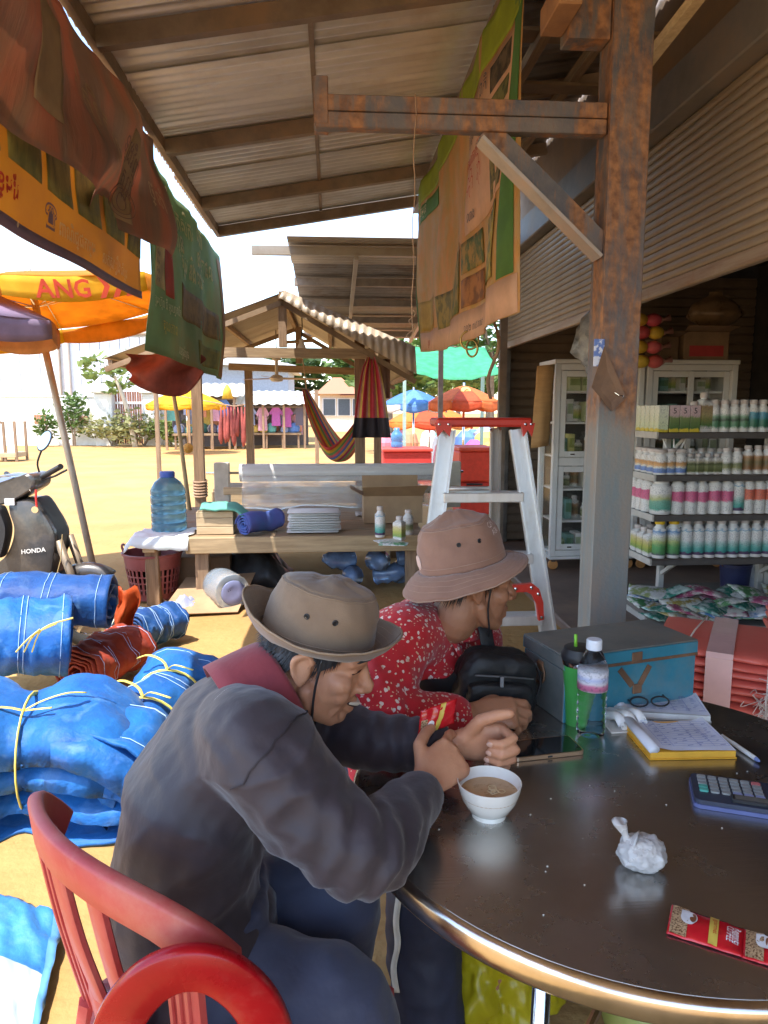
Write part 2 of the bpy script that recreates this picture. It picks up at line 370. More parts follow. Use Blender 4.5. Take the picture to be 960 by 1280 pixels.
# ================================================================== rusty steel post with bracket arm
def rust_mat(name, low):
    m = mat(name, (.20, .17, .155), .6, metal=.25, c2=(.085, .09, .11), scale=5, bump=.35, bscale=90)
    nt, bsn = nodes_of(m); L = nt.links
    tc = _n(nt, 'ShaderNodeTexCoord'); mp = _n(nt, 'ShaderNodeMapping'); mp.inputs['Scale'].default_value = (5, 5, .9); L.new(tc.outputs['Object'], mp.inputs[0])
    no = _n(nt, 'ShaderNodeTexNoise'); no.inputs['Scale'].default_value = 2.6; no.inputs['Detail'].default_value = 12; no.inputs['Roughness'].default_value = .72; L.new(mp.outputs[0], no.inputs[0])
    rp = _n(nt, 'ShaderNodeValToRGB'); e = rp.color_ramp.elements; e[0].position = .43; e[0].color = (0, 0, 0, 1); e[1].position = .57; e[1].color = (1, 1, 1, 1); L.new(no.outputs[0], rp.inputs[0])
    n2 = _n(nt, 'ShaderNodeTexNoise'); n2.inputs['Scale'].default_value = 30; n2.inputs['Detail'].default_value = 8; L.new(tc.outputs['Object'], n2.inputs[0])
    r2 = _n(nt, 'ShaderNodeValToRGB'); e = r2.color_ramp.elements; e[0].position = .35; e[0].color = (.17, .085, .05, 1); e[1].position = .65; e[1].color = (.40, .19, .085, 1); L.new(n2.outputs[0], r2.inputs[0])
    src = bsn.inputs['Base Color'].links[0].from_socket
    mx = _n(nt, 'ShaderNodeMix', data_type='RGBA'); L.new(src, mx.inputs[6]); L.new(r2.outputs[0], mx.inputs[7])
    fac = rp.outputs[0]
    base = mx.outputs[2]
    if low:   # the lower half keeps its grey-green paint
        sp = _n(nt, 'ShaderNodeSeparateXYZ'); L.new(tc.outputs['Object'], sp.inputs[0])
        ad = _n(nt, 'ShaderNodeMath', operation='MULTIPLY_ADD'); ad.inputs[1].default_value = .25; L.new(no.outputs[0], ad.inputs[0]); L.new(sp.outputs[2], ad.inputs[2])
        mr = _n(nt, 'ShaderNodeMapRange'); mr.inputs[1].default_value = 1.50; mr.inputs[2].default_value = 1.62; L.new(ad.outputs[0], mr.inputs[0])
        r3 = _n(nt, 'ShaderNodeValToRGB'); e = r3.color_ramp.elements; e[0].position = .4; e[0].color = (.20, .235, .235, 1); e[1].position = .70; e[1].color = (.32, .25, .19, 1); L.new(no.outputs[0], r3.inputs[0])
        L.new(fac, mx.inputs[0])
        m2 = _n(nt, 'ShaderNodeMix', data_type='RGBA'); L.new(mr.outputs[0], m2.inputs[0]); L.new(r3.outputs[0], m2.inputs[6]); L.new(base, m2.inputs[7]); base = m2.outputs[2]
    else: L.new(fac, mx.inputs[0])
    L.new(base, bsn.inputs['Base Color'])
    return m
rust = rust_mat('rust_and_paint', False); rustp = rust_mat('post_rust_and_paint', True)
pp = P(768, 400, y=2.62)
PX, PY = pp.x, 2.62
post = thing('steel_post', 'rusty steel post with bracket arm, grey painted lower half', 'post', (PX, PY, 0))
mb = MB()   # H section: front flange, web, rear flange
lx = -.0
mb.rbox((-.07, -.065, -.05), (.07, -.052, 3.44), .002); mb.rbox((-.07, .052, -.05), (.07, .065, 3.44), .002); mb.rbox((-.07, -.051, -.05), (-.058, .051, 3.44), .002)
mb.build('column', rustp, post, local=True)
zb = P(600, 148, y=PY).z; xb = P(394, 150, y=PY).x-PX
mb = MB(); mb.rbox((xb, -.05, zb-.006), (-.075, .05, zb+.045), .003); mb.rbox((xb, -.05, zb-.058), (-.075, -.0, zb-.009), .003)
mb.build('arm', rust, post, local=True)
MB().rbox((xb-.004, -.053, zb-.05), (xb+.045, .053, zb+.1), .003).build('arm_end_plate', rust, post, local=True)
q0 = P(606, 165, y=PY)-post.location; q1 = P(752, 312, y=PY)-post.location
mb = MB(); mb.beam(q0, q1, .07, .075, up=(0, 1, 0)); mb.build('brace', rust, post, local=True)
mb = MB(); mb.beam(q0+Vector((-.02, -.02, -.035)), q1+Vector((-.02, -.02, -.035)), .085, .012, up=(1, 0, 1)); mb.build('brace_flange', mat('brace_grey', (.42, .37, .33), .5, metal=.3, var=.15, dirt=(.4, .2, .1)), post, local=True)
s0 = P(722, 40, y=PY).z
MB().rbox((-.22, -.045, s0-.04), (-.073, .045, s0+.09), .003).build('stub_beam', rust, post, local=True)
MB().rbox((-.30, -.19, s0-.01), (-.222, .02, s0+.075), .003).build('stub_angle', mat('stub_rust', (.42, .22, .10), .75, var=.3, c2=(.24, .12, .06), bump=.3), post, local=True)
# kite-shaped scrap plate wired to the post
pm = mat('scrap_plate', (.26, .16, .10), .75, metal=.2, c2=(.16, .10, .07), scale=9, bump=.25, dirt=(.36, .2, .1), damt=.5)
kk = [P(a, b, y=PY-.085)-post.location for a, b in ((757, 433), (783, 497), (765, 514), (738, 484))]
mb = MB(); v4 = [Vector(q) for q in kk]
v4[0].y += .01; v4[3].y -= .012
mb.add(v4+[q+Vector((0, .004, 0)) for q in v4], [(0, 1, 2, 3), (7, 6, 5, 4), (0, 4, 5, 1), (1, 5, 6, 2), (2, 6, 7, 3), (3, 7, 4, 0)])
pl = mb.build('scrap_plate', pm, post, local=True)
tq = P(775, 495, y=PY-.092)-post.location
MB().tube([tq+Vector((-.02, 0, .012)), tq+Vector((-.005, -.002, .002)), tq+Vector((.012, 0, .001)), tq+Vector((.01, 0, -.008))], .0012, 5).build('tie_wire', M['chrome'], pl, local=True)
s1 = P(749, 440, y=PY-.068)-post.location
MB().rbox((s1.x-.02, -.071, s1.z-.05), (s1.x+.018, -.0665, s1.z+.045), .001).build('sticker', mat('sticker', (.62, .66, .78), .5, c2=(.12, .2, .5), scale=40, contrast=(.45, .5), bump=0), post, local=True)

# string and rings hanging from the arm
t0 = P(519, 132, y=PY-.055); t1 = P(515, 420, y=PY-.055); t0.z = zb+.05
st = thing('hanging_string', 'thin frayed string hanging from the rusty bracket arm', 'string', (t1.x, t1.y, t1.z))
pts = [lerp(t0, t1, k/12)+Vector((.004*math.sin(k*1.7), .003*math.cos(k*2.3), 0)) for k in range(13)]
MB().tube(pts, .0018, 6).build('cord', M['rope'], st)
pts = [t1+Vector((.0, 0, .09)), t1+Vector((.012, 0, .075)), t1+Vector((-.012, 0, .05)), t1+Vector((.01, 0, .03)), t1+Vector((-.02, 0, 0)), t1+Vector((.004, 0, -.012))]
MB().tube(spline(pts, 16), .0016, 5).build('knot', M['rope'], st)

# ================================================================== hammock pavilion
pav = thing('pavilion', 'open timber pavilion with pale tin gable roof and a tied rope on its post', 'pavilion', (-.4, 8.8, 0))
pk = Vector((P(352, 364, y=7.4).x, 7.4, P(352, 364, y=7.4).z)); er = P(520, 464, y=7.4)
el = Vector((pk.x-1.75, 7.4, pk.z-.66))
PYB = 10.4
def pav_slope(a, b, name, m, nsh):
    for i in range(nsh):
        y0 = lerp(7.4, PYB, i/nsh); y1 = lerp(7.4, PYB, (i+1)/nsh)+.05
        mb = MB(); A = Vector((a.x, 0, a.z)); B = Vector((b.x, 0, b.z)); nrm = Vector((-(B.z-A.z), 0, B.x-A.x)).normalized()
        if nrm.z < 0: nrm = -nrm
        mb.grid(lambda u, v: A.lerp(B, u)+Vector((0, lerp(y0, y1, v), .004*(i % 2)))+nrm*.008*math.sin(v*12*PI*2), 1, 72)
        mb.build(name, m, pav, smooth=True, recalc=False)
pav_slope(pk, er, 'roof_sheet', M['tin_pale'], 4)
pav_slope(pk+Vector((-.01, 0, -.02)), el, 'roof_sheet', M['tin_pale'], 4)
posts = [(P(250, 600, y=7.5).x, 7.5, 2.06, .10), (P(313, 560, y=9.9).x, 9.9, 2.03, .10), (P(450, 560, y=7.6).x, 7.6, 2.2, .105), (P(472, 560, y=9.9).x, 9.9, 2.1, .10)]
for X, Y, h, wd in posts: MB().beam((X, Y, -.06), (X, Y, h), wd, wd*.9, up=(0, 1, 0)).build('post', M['wood_z'], pav)
zt = P(380, 441, y=7.48).z
MB().beam((posts[0][0]-.3, 7.46, zt), (er.x-.12, 7.46, zt-.01), .05, .1).build('tie_beam', M['wood_x'], pav)
zt2 = P(400, 459, y=9.9).z
MB().beam((posts[1][0]-.25, 9.84, zt2), (posts[3][0]+.35, 9.84, zt2-.08), .05, .09).build('tie_beam', M['wood_x'], pav)
MB().beam((pk.x, 7.46, zt+.052), (pk.x, 7.46, pk.z-.07), .08, .06, up=(0, 1, 0)).build('king_post', M['wood_z'], pav)
MB().beam((pk.x+.05, 9.86, zt2+.046), (pk.x+.05, 9.86, pk.z-.07), .08, .06, up=(0, 1, 0)).build('king_post', M['wood_z'], pav)
MB().beam((pk.x, 7.3, pk.z-.05), (pk.x, PYB, pk.z-.05), .05, .07).build('ridge_beam', M['wood_y'], pav)
for u in (.35, .7, .97):
    a = pk.lerp(el, u); MB().beam((a.x, 7.42, a.z-.055), (a.x, PYB, a.z-.055), .04, .05).build('purlin', M['wood_y'], pav)
    a = pk.lerp(er, u); MB().beam((a.x, 7.42, a.z-.055), (a.x, PYB, a.z-.055), .04, .05).build('purlin', M['wood_y'], pav)
for Y in (7.44, 9.9):
    for e in (el, er): MB().beam((pk.x, Y, pk.z-.105), (e.x, Y, e.z-.105), .045, .05).build('rafter', M['wood'], pav)
# loose tin sheet hung along the near right verge
vq = [P(354, 362, y=7.33), P(519, 433, y=7.33), P(521, 468, y=7.24), P(349, 372, y=7.24)]
mb = MB(); mb.grid(lambda u, v: lerp(lerp(vq[0], vq[1], u), lerp(vq[3], vq[2], u), v)+Vector((0, -.008*math.sin(u*34*PI), 0)), 136, 1)
solidify(mb.build('verge_sheet', mat('warm_tin', (.60, .50, .38), .5, metal=.3, c2=(.50, .40, .30), scale=3, bump=.15, dirt=(.36, .25, .15), damt=.4), pav, smooth=True, recalc=False), .002)
# rope lashing on the near left post
rp0 = Vector((posts[0][0], 7.5, P(250, 605, y=7.5).z))
mb = MB()
for k in range(6):
    z = rp0.z-.12+k*.03
    mb.tube([(rp0.x+.065*math.cos(t), 7.5+.06*math.sin(t), z+.01*math.sin(t)) for t in np.linspace(0, 2*PI, 17)], .012, 6, cap=False)
mb.build('rope_lashing', M['rope'], pav, smooth=True)
# ================================================================== banners
def banner_surface(x, y0, y1, zt, zb, bulge=.03, sag=0., seed=0., face=1, zt1=None, zb1=None, folds=1.):
    """cloth hanging in a plane x = const; u along y, v down"""
    zt1 = zt if zt1 is None else zt1; zb1 = zb if zb1 is None else zb1
    def f(u, v, lift=0.):
        y = lerp(y0, y1, u); top = lerp(zt, zt1, u)-sag*.3*math.sin(PI*u); bot = lerp(zb, zb1, u)-sag*math.sin(PI*u)
        dx = bulge*math.sin(PI*min(1, max(0, v)))*(.6+.4*math.sin(3*u+seed))+folds*(.02*fbm(u*5+seed, v*1.2, seed)+.012*math.sin((u*9+v*2.2+seed)*2.2)*v)
        return Vector((x+dx+face*lift, y, lerp(top, bot, v)))
    return f
def sheet(fn, nu, nv, name, m, parent, mfn=None, t=.0015, smooth=True):
    mb = MB(); mb.grid(fn, nu, nv, mfn=mfn); o = mb.build(name, m, parent, smooth=smooth, recalc=False); solidify(o, t); return o
def patch(fn, u0, u1, v0, v1, name, m, parent, lift=.004, n=10, m_=6):
    return sheet(lambda a, b: fn(lerp(u0, u1, a), lerp(v0, v1, b), lift), n, m_, name, m, parent, t=.0008)
def txt_on(fn, u0, v0, W, Hh, s, h, parent, m, lift=.0075, bold=0., wmax=None, flip=False, tilt=0., align='L', name='lettering'):
    sg = -1 if flip else 1
    return text_mesh(s, h, lambda a, b: fn(u0+sg*a/W, v0-b/Hh+tilt*a/W, lift), name, m, parent, bold=bold, wmax=wmax, align=align)
cream = mat('print_cream', (.86, .76, .52), .7, var=.1, translu=.5); pred = mat('print_red', (.55, .07, .05), .7, var=.15, translu=.4)
pdark = mat('print_dark', (.10, .08, .10), .7, var=.1); pyel = mat('print_yellow', (.80, .60, .12), .7, var=.15, translu=.5); ppur = mat('print_purple', (.19, .12, .17), .7, var=.1)
# 1 faded brown-red banner under the eave
bm1 = mat('faded_banner', (.50, .235, .15), .85, c2=(.33, .225, .16), scale=1.6, stretch=(1, 3.4, .7), contrast=(.42, .58), bump=.5, bscale=9, translu=.45, dirt=(.42, .30, .19), dscale=1.4, damt=.55, bdist=.02)
b1 = thing('banner', 'faded brown and red cloth banner drooping under the roof eave', 'banner', (-1.0, 2.8, 2.3))
f1 = banner_surface(-1.0, .7, 4.48, 2.985, 2.37, .10, .02, 1.7, folds=4.2, zb1=2.33)
sheet(f1, 90, 24, 'cloth', bm1, b1)
fm = mat('faded_ink', (.60, .45, .26), .85, c2=(.45, .32, .19), scale=7, translu=.2)
fg = mat('faded_gold', (.50, .36, .20), .85, c2=(.38, .27, .16), scale=6, translu=.25); fd = mat('faded_line', (.22, .13, .09), .85)
for a, b, c, d in ((.79, .845, .33, .93), (.50, .56, .3, .8)): patch(f1, a, b, c, d, 'faded_panel', fg, b1)
txt_on(f1, .775, .50, 3.78, .62, 'ឡើងវិញ', .075, b1, fd, lift=.009, tilt=1.3); txt_on(f1, .80, .70, 3.78, .62, 'ស្រូវ', .085, b1, fd, lift=.009, tilt=1.3)
txt_on(f1, .90, .62, 3.78, .62, 'ថ្នាំ', .09, b1, fm, lift=.009, tilt=1.6); txt_on(f1, .62, .5, 3.78, .62, 'កសិកម្ម', .11, b1, fg, lift=.009, tilt=1.3)
mb = MB()   # leaf outline drawn on the cloth
for k in range(3):
    lp = [f1(.815+.02*math.sin(t)*(1+.5*k)*(1 if k else .7), .80-.10*math.cos(t)*(.6+.25*k), .010) for t in np.linspace(0, 2*PI, 24)]
    mb.tube(lp, .0022, 4, cap=False)
mb.build('leaf_outline', fd, b1)
# 2 yellow strip with field photographs
b2 = thing('banner', 'yellow banner strip with crop pictures and a telephone symbol below the faded cloth', 'banner', (-1.05, 2.7, 2.05))
bm2 = mat('yellow_banner', (.66, .38, .07), .7, c2=(.56, .30, .07), scale=2, translu=.45, bump=.2, bscale=12)
f2 = banner_surface(-1.06, .7, 4.22, 2.62, 2.09, .02, .03, .4, zb1=2.06)
sheet(f2, 70, 14, 'cloth', bm2, b2)
for k in range(6):
    u0 = .42+k*.098; pmt = mat('crop_picture', (.42, .38, .10), .7, c2=(.19, .20, .06), scale=9+2*k, translu=.3, stretch=(1, 1, .5))
    patch(f2, u0+.008, u0+.09, .05, .62, 'crop_picture', pmt, b2)
W2, H2 = 3.52, .54
txt_on(f2, .44, .83, W2, H2, 'កសិករខ្មែរ', .062, b2, pred, bold=.02); txt_on(f2, .335, .83, W2, H2, 'ពិសេស', .062, b2, pred, bold=.02)
txt_on(f2, .615, .845, W2, H2, '☎', .065, b2, ppur, bold=.02)
txt_on(f2, .655, .86, W2, H2, 'ពាណិជ្ជកម្ម', .055, b2, cream, bold=.01); txt_on(f2, .80, .875, W2, H2, 'លក់គ្រឿង', .05, b2, cream, bold=.01); txt_on(f2, .89, .88, W2, H2, 'ជីស្រូវ', .045, b2, cream)
patch(f2, 0, 1, .93, 1., 'hem', ppur, b2, n=60, m_=1)
txt_on(f2, .55, .965, W2, H2, '●', .018, b2, cream, lift=.010)
# 3 green banner
b3 = thing('banner', 'green and ochre agricultural banner with rows of script, hanging by the umbrella', 'banner', (-1.06, 5.8, 1.77))
bm3 = mat('green_banner', (.24, .33, .17), .75, c2=(.17, .25, .13), scale=2, translu=.45, bump=.25, bscale=14, dirt=(.32, .20, .08), dscale=1.1, damt=.6)
f3 = banner_surface(-1.06, 4.35, 7.3, 2.93, 1.79, .05, .0, 2.9, folds=1.6, zb1=1.74, zt1=2.9)
sheet(f3, 60, 24, 'cloth', bm3, b3)
W3, H3 = 2.95, 1.15
inkc = mat('faded_cream', (.84, .74, .46), .8, translu=.5, var=.2); oc = mat('ochre_picture', (.36, .24, .09), .8, c2=(.17, .12, .05), scale=8, translu=.3)
patch(f3, .92, 1., .05, .98, 'ochre_border', mat('ochre_border', (.44, .23, .10), .8, c2=(.33, .2, .1), scale=5, translu=.35), b3)
patch(f3, .30, .86, .52, .72, 'crop_picture', oc, b3); patch(f3, .52, .88, .80, .95, 'crop_picture', mat('leaf_picture', (.30, .28, .06), .8, c2=(.15, .17, .05), scale=9, translu=.3), b3)
patch(f3, .07, .15, .36, .64, 'notice_panel', inkc, b3); patch(f3, .155, .215, .38, .66, 'red_panel', mat('red_panel', (.50, .09, .06), .8, translu=.3), b3)
for t_, a, b, h, wm in (('ជំនួយកសិករ', .18, .20, .13, 1.9), ('ដំណាំ', .55, .13, .12, 1.), ('ក្រុមហ៊ុន', .17, .33, .13, 1.0), ('ស្រូវ និង ពោត', .32, .44, .13, 1.7), ('ផលិតផល', .55, .30, .13, 1.0)):
    txt_on(f3, a, b, W3, H3, t_, h, b3, inkc, bold=.02, wmax=wm)
for t_, a, b, h, wm in (('ក្រុមហ៊ុន ជី អូរហ្គានិក', .06, .74, .055, 1.05), ('គុណភាព', .12, .86, .07, .6), ('លេខទូរស័ព្ទ', .26, .955, .06, .7)):
    txt_on(f3, a, b, W3, H3, t_, h, b3, pyel if 'គុណ' in t_ else cream, wmax=wm)
for k in range(5): txt_on(f3, .085, .43+.045*k, W3, H3, 'ជីស្រូវ', .022, b3, pdark, wmax=.2, lift=.009)
# 4 orange banner hanging from the purlin on the shop side; its printed face looks out to the yard
b4 = thing('banner', 'orange agricultural banner with green trim and crop photographs hanging beside the post', 'banner', (.78, 4.5, 1.85))
bm4 = mat('orange_banner', (.68, .34, .12), .7, c2=(.50, .33, .10), scale=5.5, stretch=(1, 1.8, .7), translu=.3, bump=.5, bscale=7, bdist=.015, dirt=(.52, .44, .30), dscale=4.5, damt=.55)
f4 = banner_surface(.745, 6.15, 2.95, 3.22, 1.93, .0, .05, .8, face=-1, folds=2.2, zb1=1.84)
sheet(f4, 70, 30, 'cloth', bm4, b4)
W4, H4 = 3.2, 1.34
lime = mat('lime_print', (.36, .46, .035), .7, translu=.35, var=.12); pnk = mat('pale_orange_print', (.72, .46, .31), .75, translu=.3, var=.08); grn = mat('green_print', (.10, .26, .06), .7, translu=.3)
patch(f4, 0., .999, .0, .13, 'lime_top', lime, b4, n=24); patch(f4, .93, .985, .0, .88, 'green_trim', grn, b4); patch(f4, .0, .018, .13, .98, 'green_trim', grn, b4)
patch(f4, .02, .995, .885, .998, 'lower_band', pnk, b4, n=40, m_=2); patch(f4, .03, .30, .70, .875, 'yellow_block', mat('yellow_block', (.50, .33, .06), .75, translu=.3, var=.15), b4)
patch(f4, .05, .27, .15, .24, 'green_block', grn, b4); patch(f4, .66, .93, .14, .60, 'pale_panel', pnk, b4)
crops = [((.52, .62, .60, .88), (.34, .24, .06), (.12, .14, .04)), ((.64, .76, .62, .74), (.40, .26, .08), (.10, .15, .06)), ((.64, .76, .76, .87), (.42, .19, .07), (.2, .09, .04)), ((.80, .91, .62, .86), (.45, .36, .10), (.16, .19, .09)),
         ((.83, .92, .16, .24), (.15, .11, .07), (.05, .04, .03)), ((.83, .92, .26, .32), (.2, .2, .07), (.06, .07, .03)), ((.83, .92, .42, .58), (.28, .22, .07), (.08, .08, .04)), ((.36, .50, .74, .90), (.36, .27, .07), (.17, .15, .05))]
for (a, b, c, d), c1, c2 in crops: patch(f4, a, b, c, d, 'crop_picture', mat('crop_print', c1, .75, c2=c2, scale=14, translu=.25, contrast=(.42, .56)), b4, lift=.006)
for t_, a, b, h, m_, wm in (('លាង', .68, .21, .06, pdark, .3), ('ជាតិ', .78, .21, .06, pdark, .25), ('ប្រើប្រាស់', .67, .28, .055, pdark, .45), ('គុណភាពខ្ពស់', .66, .36, .055, pred, .5), ('☘ ☘', .67, .46, .10, pred, .35), ('លាង', .68, .56, .05, pdark, .2), ('ចម្រើន', .08, .21, .07, cream, .5), ('០១២ ៣៤៥ ៦៧៨', .66, .965, .035, pdark, .7), ('ក្រុមហ៊ុន', .10, .965, .05, pred, .4)):
    txt_on(f4, a, b, W4, H4, t_, h, b4, m_, wmax=wm, lift=.009)
# rings and rag hanging off that banner
rg = P(587, 425, y=4.0); rgt = thing('brass_rings', 'two old brass rings hanging on a wire below the orange banner', 'rings', (rg.x, rg.y, rg.z-.1))
brass = mat('brass', (.45, .30, .10), .35, metal=.9, var=.2)
def ring(mb, c, r, t, ax): 
    a, b, d = frame(ax); mb.tube([Vector(c)+a*(r*math.cos(k))+b*(r*math.sin(k)) for k in np.linspace(0, 2*PI, 25)], t, 6, cap=False)
mb = MB(); ring(mb, rg, .05, .006, (.3, 1, 0)); mb.build('ring', brass, rgt, smooth=True)
mb = MB(); ring(mb, rg+Vector((.012, -.01, -.045)), .045, .006, (1, .6, .1)); mb.build('ring', brass, rgt, smooth=True)
MB().tube([rg+Vector((0, 0, .05)), rg+Vector((.01, 0, .14)), rg+Vector((.06, -.02, .26)), rg+Vector((.16, -.1, .55))], .003, 5).build('wire', M['black'], rgt)
mb = MB(); mb.grid(lambda u, v: rg+Vector((.11+.03*math.sin(6*u)+.02*v, -.06+.02*math.cos(5*u), .1-.42*u+.02*fbm(u*4, v*3))), 14, 3)
solidify(mb.build('rag_strip', mat('rag', (.36, .22, .13), .9, var=.2), rgt, smooth=True), .002)

# ================================================================== market umbrellas
def umbrella(label, c, apex, R0, droop, val, cols, lean, txt=None, n=8, a0=0., pole_m=None, base=None, tip=True, poleR=.02, valcols=None, group=None, name='market_umbrella'):
    """canopy of n gores with valance; c = point on the ground below the hub"""
    t = thing(name, label, 'umbrella', base if base is not None else c, group=group)
    ap = Vector(apex); ax = (ap-Vector(base if base is not None else c)).normalized() if lean else Vector((0, 0, 1))
    A, B, D = frame(ax, (0, 1, 0))
    def pt(th, r, drop=0.):
        k = th/(2*PI)*n; sag = abs(math.sin(PI*k))*.05*R0*(r/R0)**2
        rr = r*(1-.06*abs(math.sin(PI*k))*(r/R0))
        return ap + A*(rr*math.cos(th+a0)) + B*(rr*math.sin(th+a0)) - D*(droop*(r/R0)**1.35+sag*.4+drop)
    for g in range(n):
        mb = MB(); th0, th1 = 2*PI*g/n, 2*PI*(g+1)/n
        mb.grid(lambda u, v: pt(lerp(th0, th1, v), R0*u), 8, 8)
        solidify(mb.build('canopy_panel', cols[g % len(cols)], t, smooth=True, recalc=False), .0015)
        mb = MB()
        mb.grid(lambda u, v: pt(lerp(th0, th1, v), R0*(1+.012*math.sin(7*v+g)), u*val*(1-.25*(1-math.sin(PI*v)))+.002), 3, 8)
        vc = valcols or cols
        va = solidify(mb.build('valance', vc[g % len(vc)], t, smooth=True, recalc=False), .0015)
        if txt and g in txt:
            s, m_, h, u0 = txt[g]
            text_mesh(s, h, lambda a, b: pt(lerp(th0, th1, u0)+a/R0, R0*1.012+.006, val*.80-b), 'lettering', m_, va, bold=.02)
    rb = MB()
    for g in range(n): 
        MB().tube([pt(2*PI*g/n, R0*u)-D*.012 for u in np.linspace(.02, 1, 7)], .006, 5).build('rib', M['chrome'], t, smooth=True)
    hub = ap-D*(droop*1.0); 
    for g in range(n): rb.tube([hub, pt(2*PI*g/n, R0*.5)-D*.015], .005, 5)
    rb.build('stretchers', M['chrome'], t)
    bs0 = Vector(base if base is not None else c)
    MB().tube([bs0-Vector((0, 0, .05)), ap+D*.05], poleR, 10).build('pole', pole_m or M['chrome'], t, smooth=True)
    return t
orange = mat('orange_canopy', (.78, .36, .045), .7, translu=.6, var=.1, bump=.15, bscale=10)
yel = mat('yellow_canopy', (.85, .55, .03), .7, translu=.55, var=.08); marn = mat('maroon_canopy', (.30, .075, .05), .8, translu=.35, var=.2)
redp = mat('umbrella_print', (.62, .07, .03), .7, translu=.3)
polem = mat('pole_steel', (.50, .46, .40), .45, metal=.3, var=.15, dirt=(.3, .2, .1))
UB = Vector((P(120, 745, z=0).x, 5.75, 0)); UA = Vector((P(52, 375, y=5.75).x-.08, 5.75, 2.44))
um = umbrella('large orange umbrella with yellow valance and red chevrons on a leaning pole', None, UA, 1.17, .23, .16, [orange], True,
              base=UB, txt={4: ('NG ❯❯❯', redp, .11, .25), 5: ('NG ❯❯❯', redp, .11, .2), 6: ('ANG ❯❯❯', redp, .11, .2), 3: ('G ❯❯❯', redp, .11, .2), 7: ('NG', redp, .11, .2)}, a0=.2, pole_m=polem, poleR=.026, valcols=[yel, orange])
# collapsed maroon gore hanging from its rim
c0 = P(205, 455, y=5.9); c0 = Vector(c0)
mb = MB(); mb.grid(lambda u, v: c0+Vector((lerp(-.30, .28, u)+.03*math.sin(9*v), .12*math.sin(7*u+3*v), .08-.36*v*(.35+.65*math.sin(PI*min(1, u*.9+.1)))+.05*math.sin(5*u)*v)), 30, 16)
solidify(mb.build('loose_gore', marn, um, smooth=True), .002)
lil = mat('lilac_canopy', (.40, .30, .42), .7, translu=.4, var=.1); pur = mat('purple_canopy', (.16, .11, .26), .7, translu=.3); pea = mat('peach_valance', (.62, .33, .15), .7, translu=.4)
umbrella('lilac and purple umbrella with peach valance beside the orange one', None, P(-105, 335, y=4.9), .84, .32, .15, [lil, lil, pur, lil, lil, pur, lil, lil], False, base=Vector((P(-105, 335, y=4.9).x, 4.9, 0)), a0=-.12, valcols=[pea, pea, pea, lil])
bam = mat('bamboo', (.50, .40, .24), .6, c2=(.36, .27, .15), scale=4, stretch=(8, 8, 1))
pb0 = P(246, 655, z=0); pb0 = Vector((P(243, 628, y=7.0).x, 7.0, 0)); pb1 = P(190, 330, y=5.0)
pb1 = P(193, 340, y=6.6)
t = thing('bamboo_prop', 'thin pale pole leaning beside the green banner', 'pole', (pb0.x, pb0.y, 0))
MB().tube([pb0-Vector((0, 0, .05)), lerp(pb0, pb1, .5)+Vector((.015, 0, 0)), pb1], [.022, .019, .016], 8).build('stick', bam, t, smooth=True)
q = P(236, 560, y=6.95)
mb = MB(); mb.ico(q+Vector((0, -.03, .0)), (.05, .04, .05), 2); mb.build('plastic_tie', plain(.7, .42, .1, .6, translu=.3), t, smooth=True)
# far yellow umbrella and row of umbrellas down the street
for lab, px, py, Y, r, cs, tx in (('small yellow umbrella over the far clothes stall', 232, 485, 24.5, 1.3, [yel], None), ('blue and white umbrella far down the street', 517, 487, 15.0, .72, [plain(.10, .25, .62, .7, translu=.35), plain(.16, .34, .70, .7, translu=.35)], None),
        ('red and orange domed umbrella with a round emblem', 580, 482, 12.0, .62, [plain(.78, .20, .05, .7, translu=.35), plain(.72, .12, .04, .7, translu=.35)], None), ('flat orange and red umbrella under the domed one', 537, 503, 17, 1.05, [plain(.8, .25, .04, .7, translu=.35), plain(.75, .1, .03, .7, translu=.35)], None)):
    a = P(px, py, y=Y); u_ = umbrella(lab, None, a, r, r*.42, .16, cs, False, base=Vector((a.x, a.y, 0)), a0=.3, group=None, valcols=[plain(.75, .72, .68, .7, translu=.35), cs[-1]] if 'blue' in lab else None)
    if 'emblem' in lab:
        ce = a+Vector((-.02, -.28, -.10)); e_ = MB(); e_.lathe([(0, 0), (.085, 0), (.085, .004), (0, .004)], n=20, mat=Matrix.Translation(ce) @ Matrix.Rotation(R(58), 4, 'X')); e_.build('emblem', plain(.8, .62, .15, .6), u_)
        text_mesh('C', .08, lambda x, z: ce+Vector((x-.03, -.008-.53*0+z*-.0-.004, 0))+Vector((0, -(.04-z)*.53*1., (z-.04)*.85)), 'lettering', redp, u_, bold=.02)

# ================================================================== far side of the yard
wallp = thing('compound_wall', 'white compound wall with two gate pillars and a brown sheet gate', 'wall', (P(100, 556, z=0).x, 30.5, 0))
def fx(px, Y): return P(px, 560, y=Y).x
YW = 30.5
zt_ = P(60, 497, y=YW).z
MB().rbox((fx(-60, YW), YW, -.1), (fx(127, YW), YW+.25, zt_), .03).build('wall_panel', M['plaster'], wallp)
MB().rbox((fx(-60, YW), YW-.03, zt_+.002), (fx(127, YW), YW+.28, zt_+.09), .02).build('coping', M['plaster'], wallp)
MB().rbox((fx(200, YW), YW, -.1), (fx(232, YW), YW+.25, zt_-.1), .03).build('wall_panel', M['plaster'], wallp)
for a, b in ((124, 146), (183, 203)):
    o = MB().rbox((fx(a, YW), YW-.35, -.1), (fx(b, YW), YW+.4, P(0, 492, y=YW).z), .03).build('pillar', M['plaster'], wallp)
    MB().rbox((fx(a, YW)-.1, YW-.45, P(0, 492, y=YW).z+.003), (fx(b, YW)+.1, YW+.5, P(0, 486, y=YW).z), .04).build('capital', M['plaster'], o)
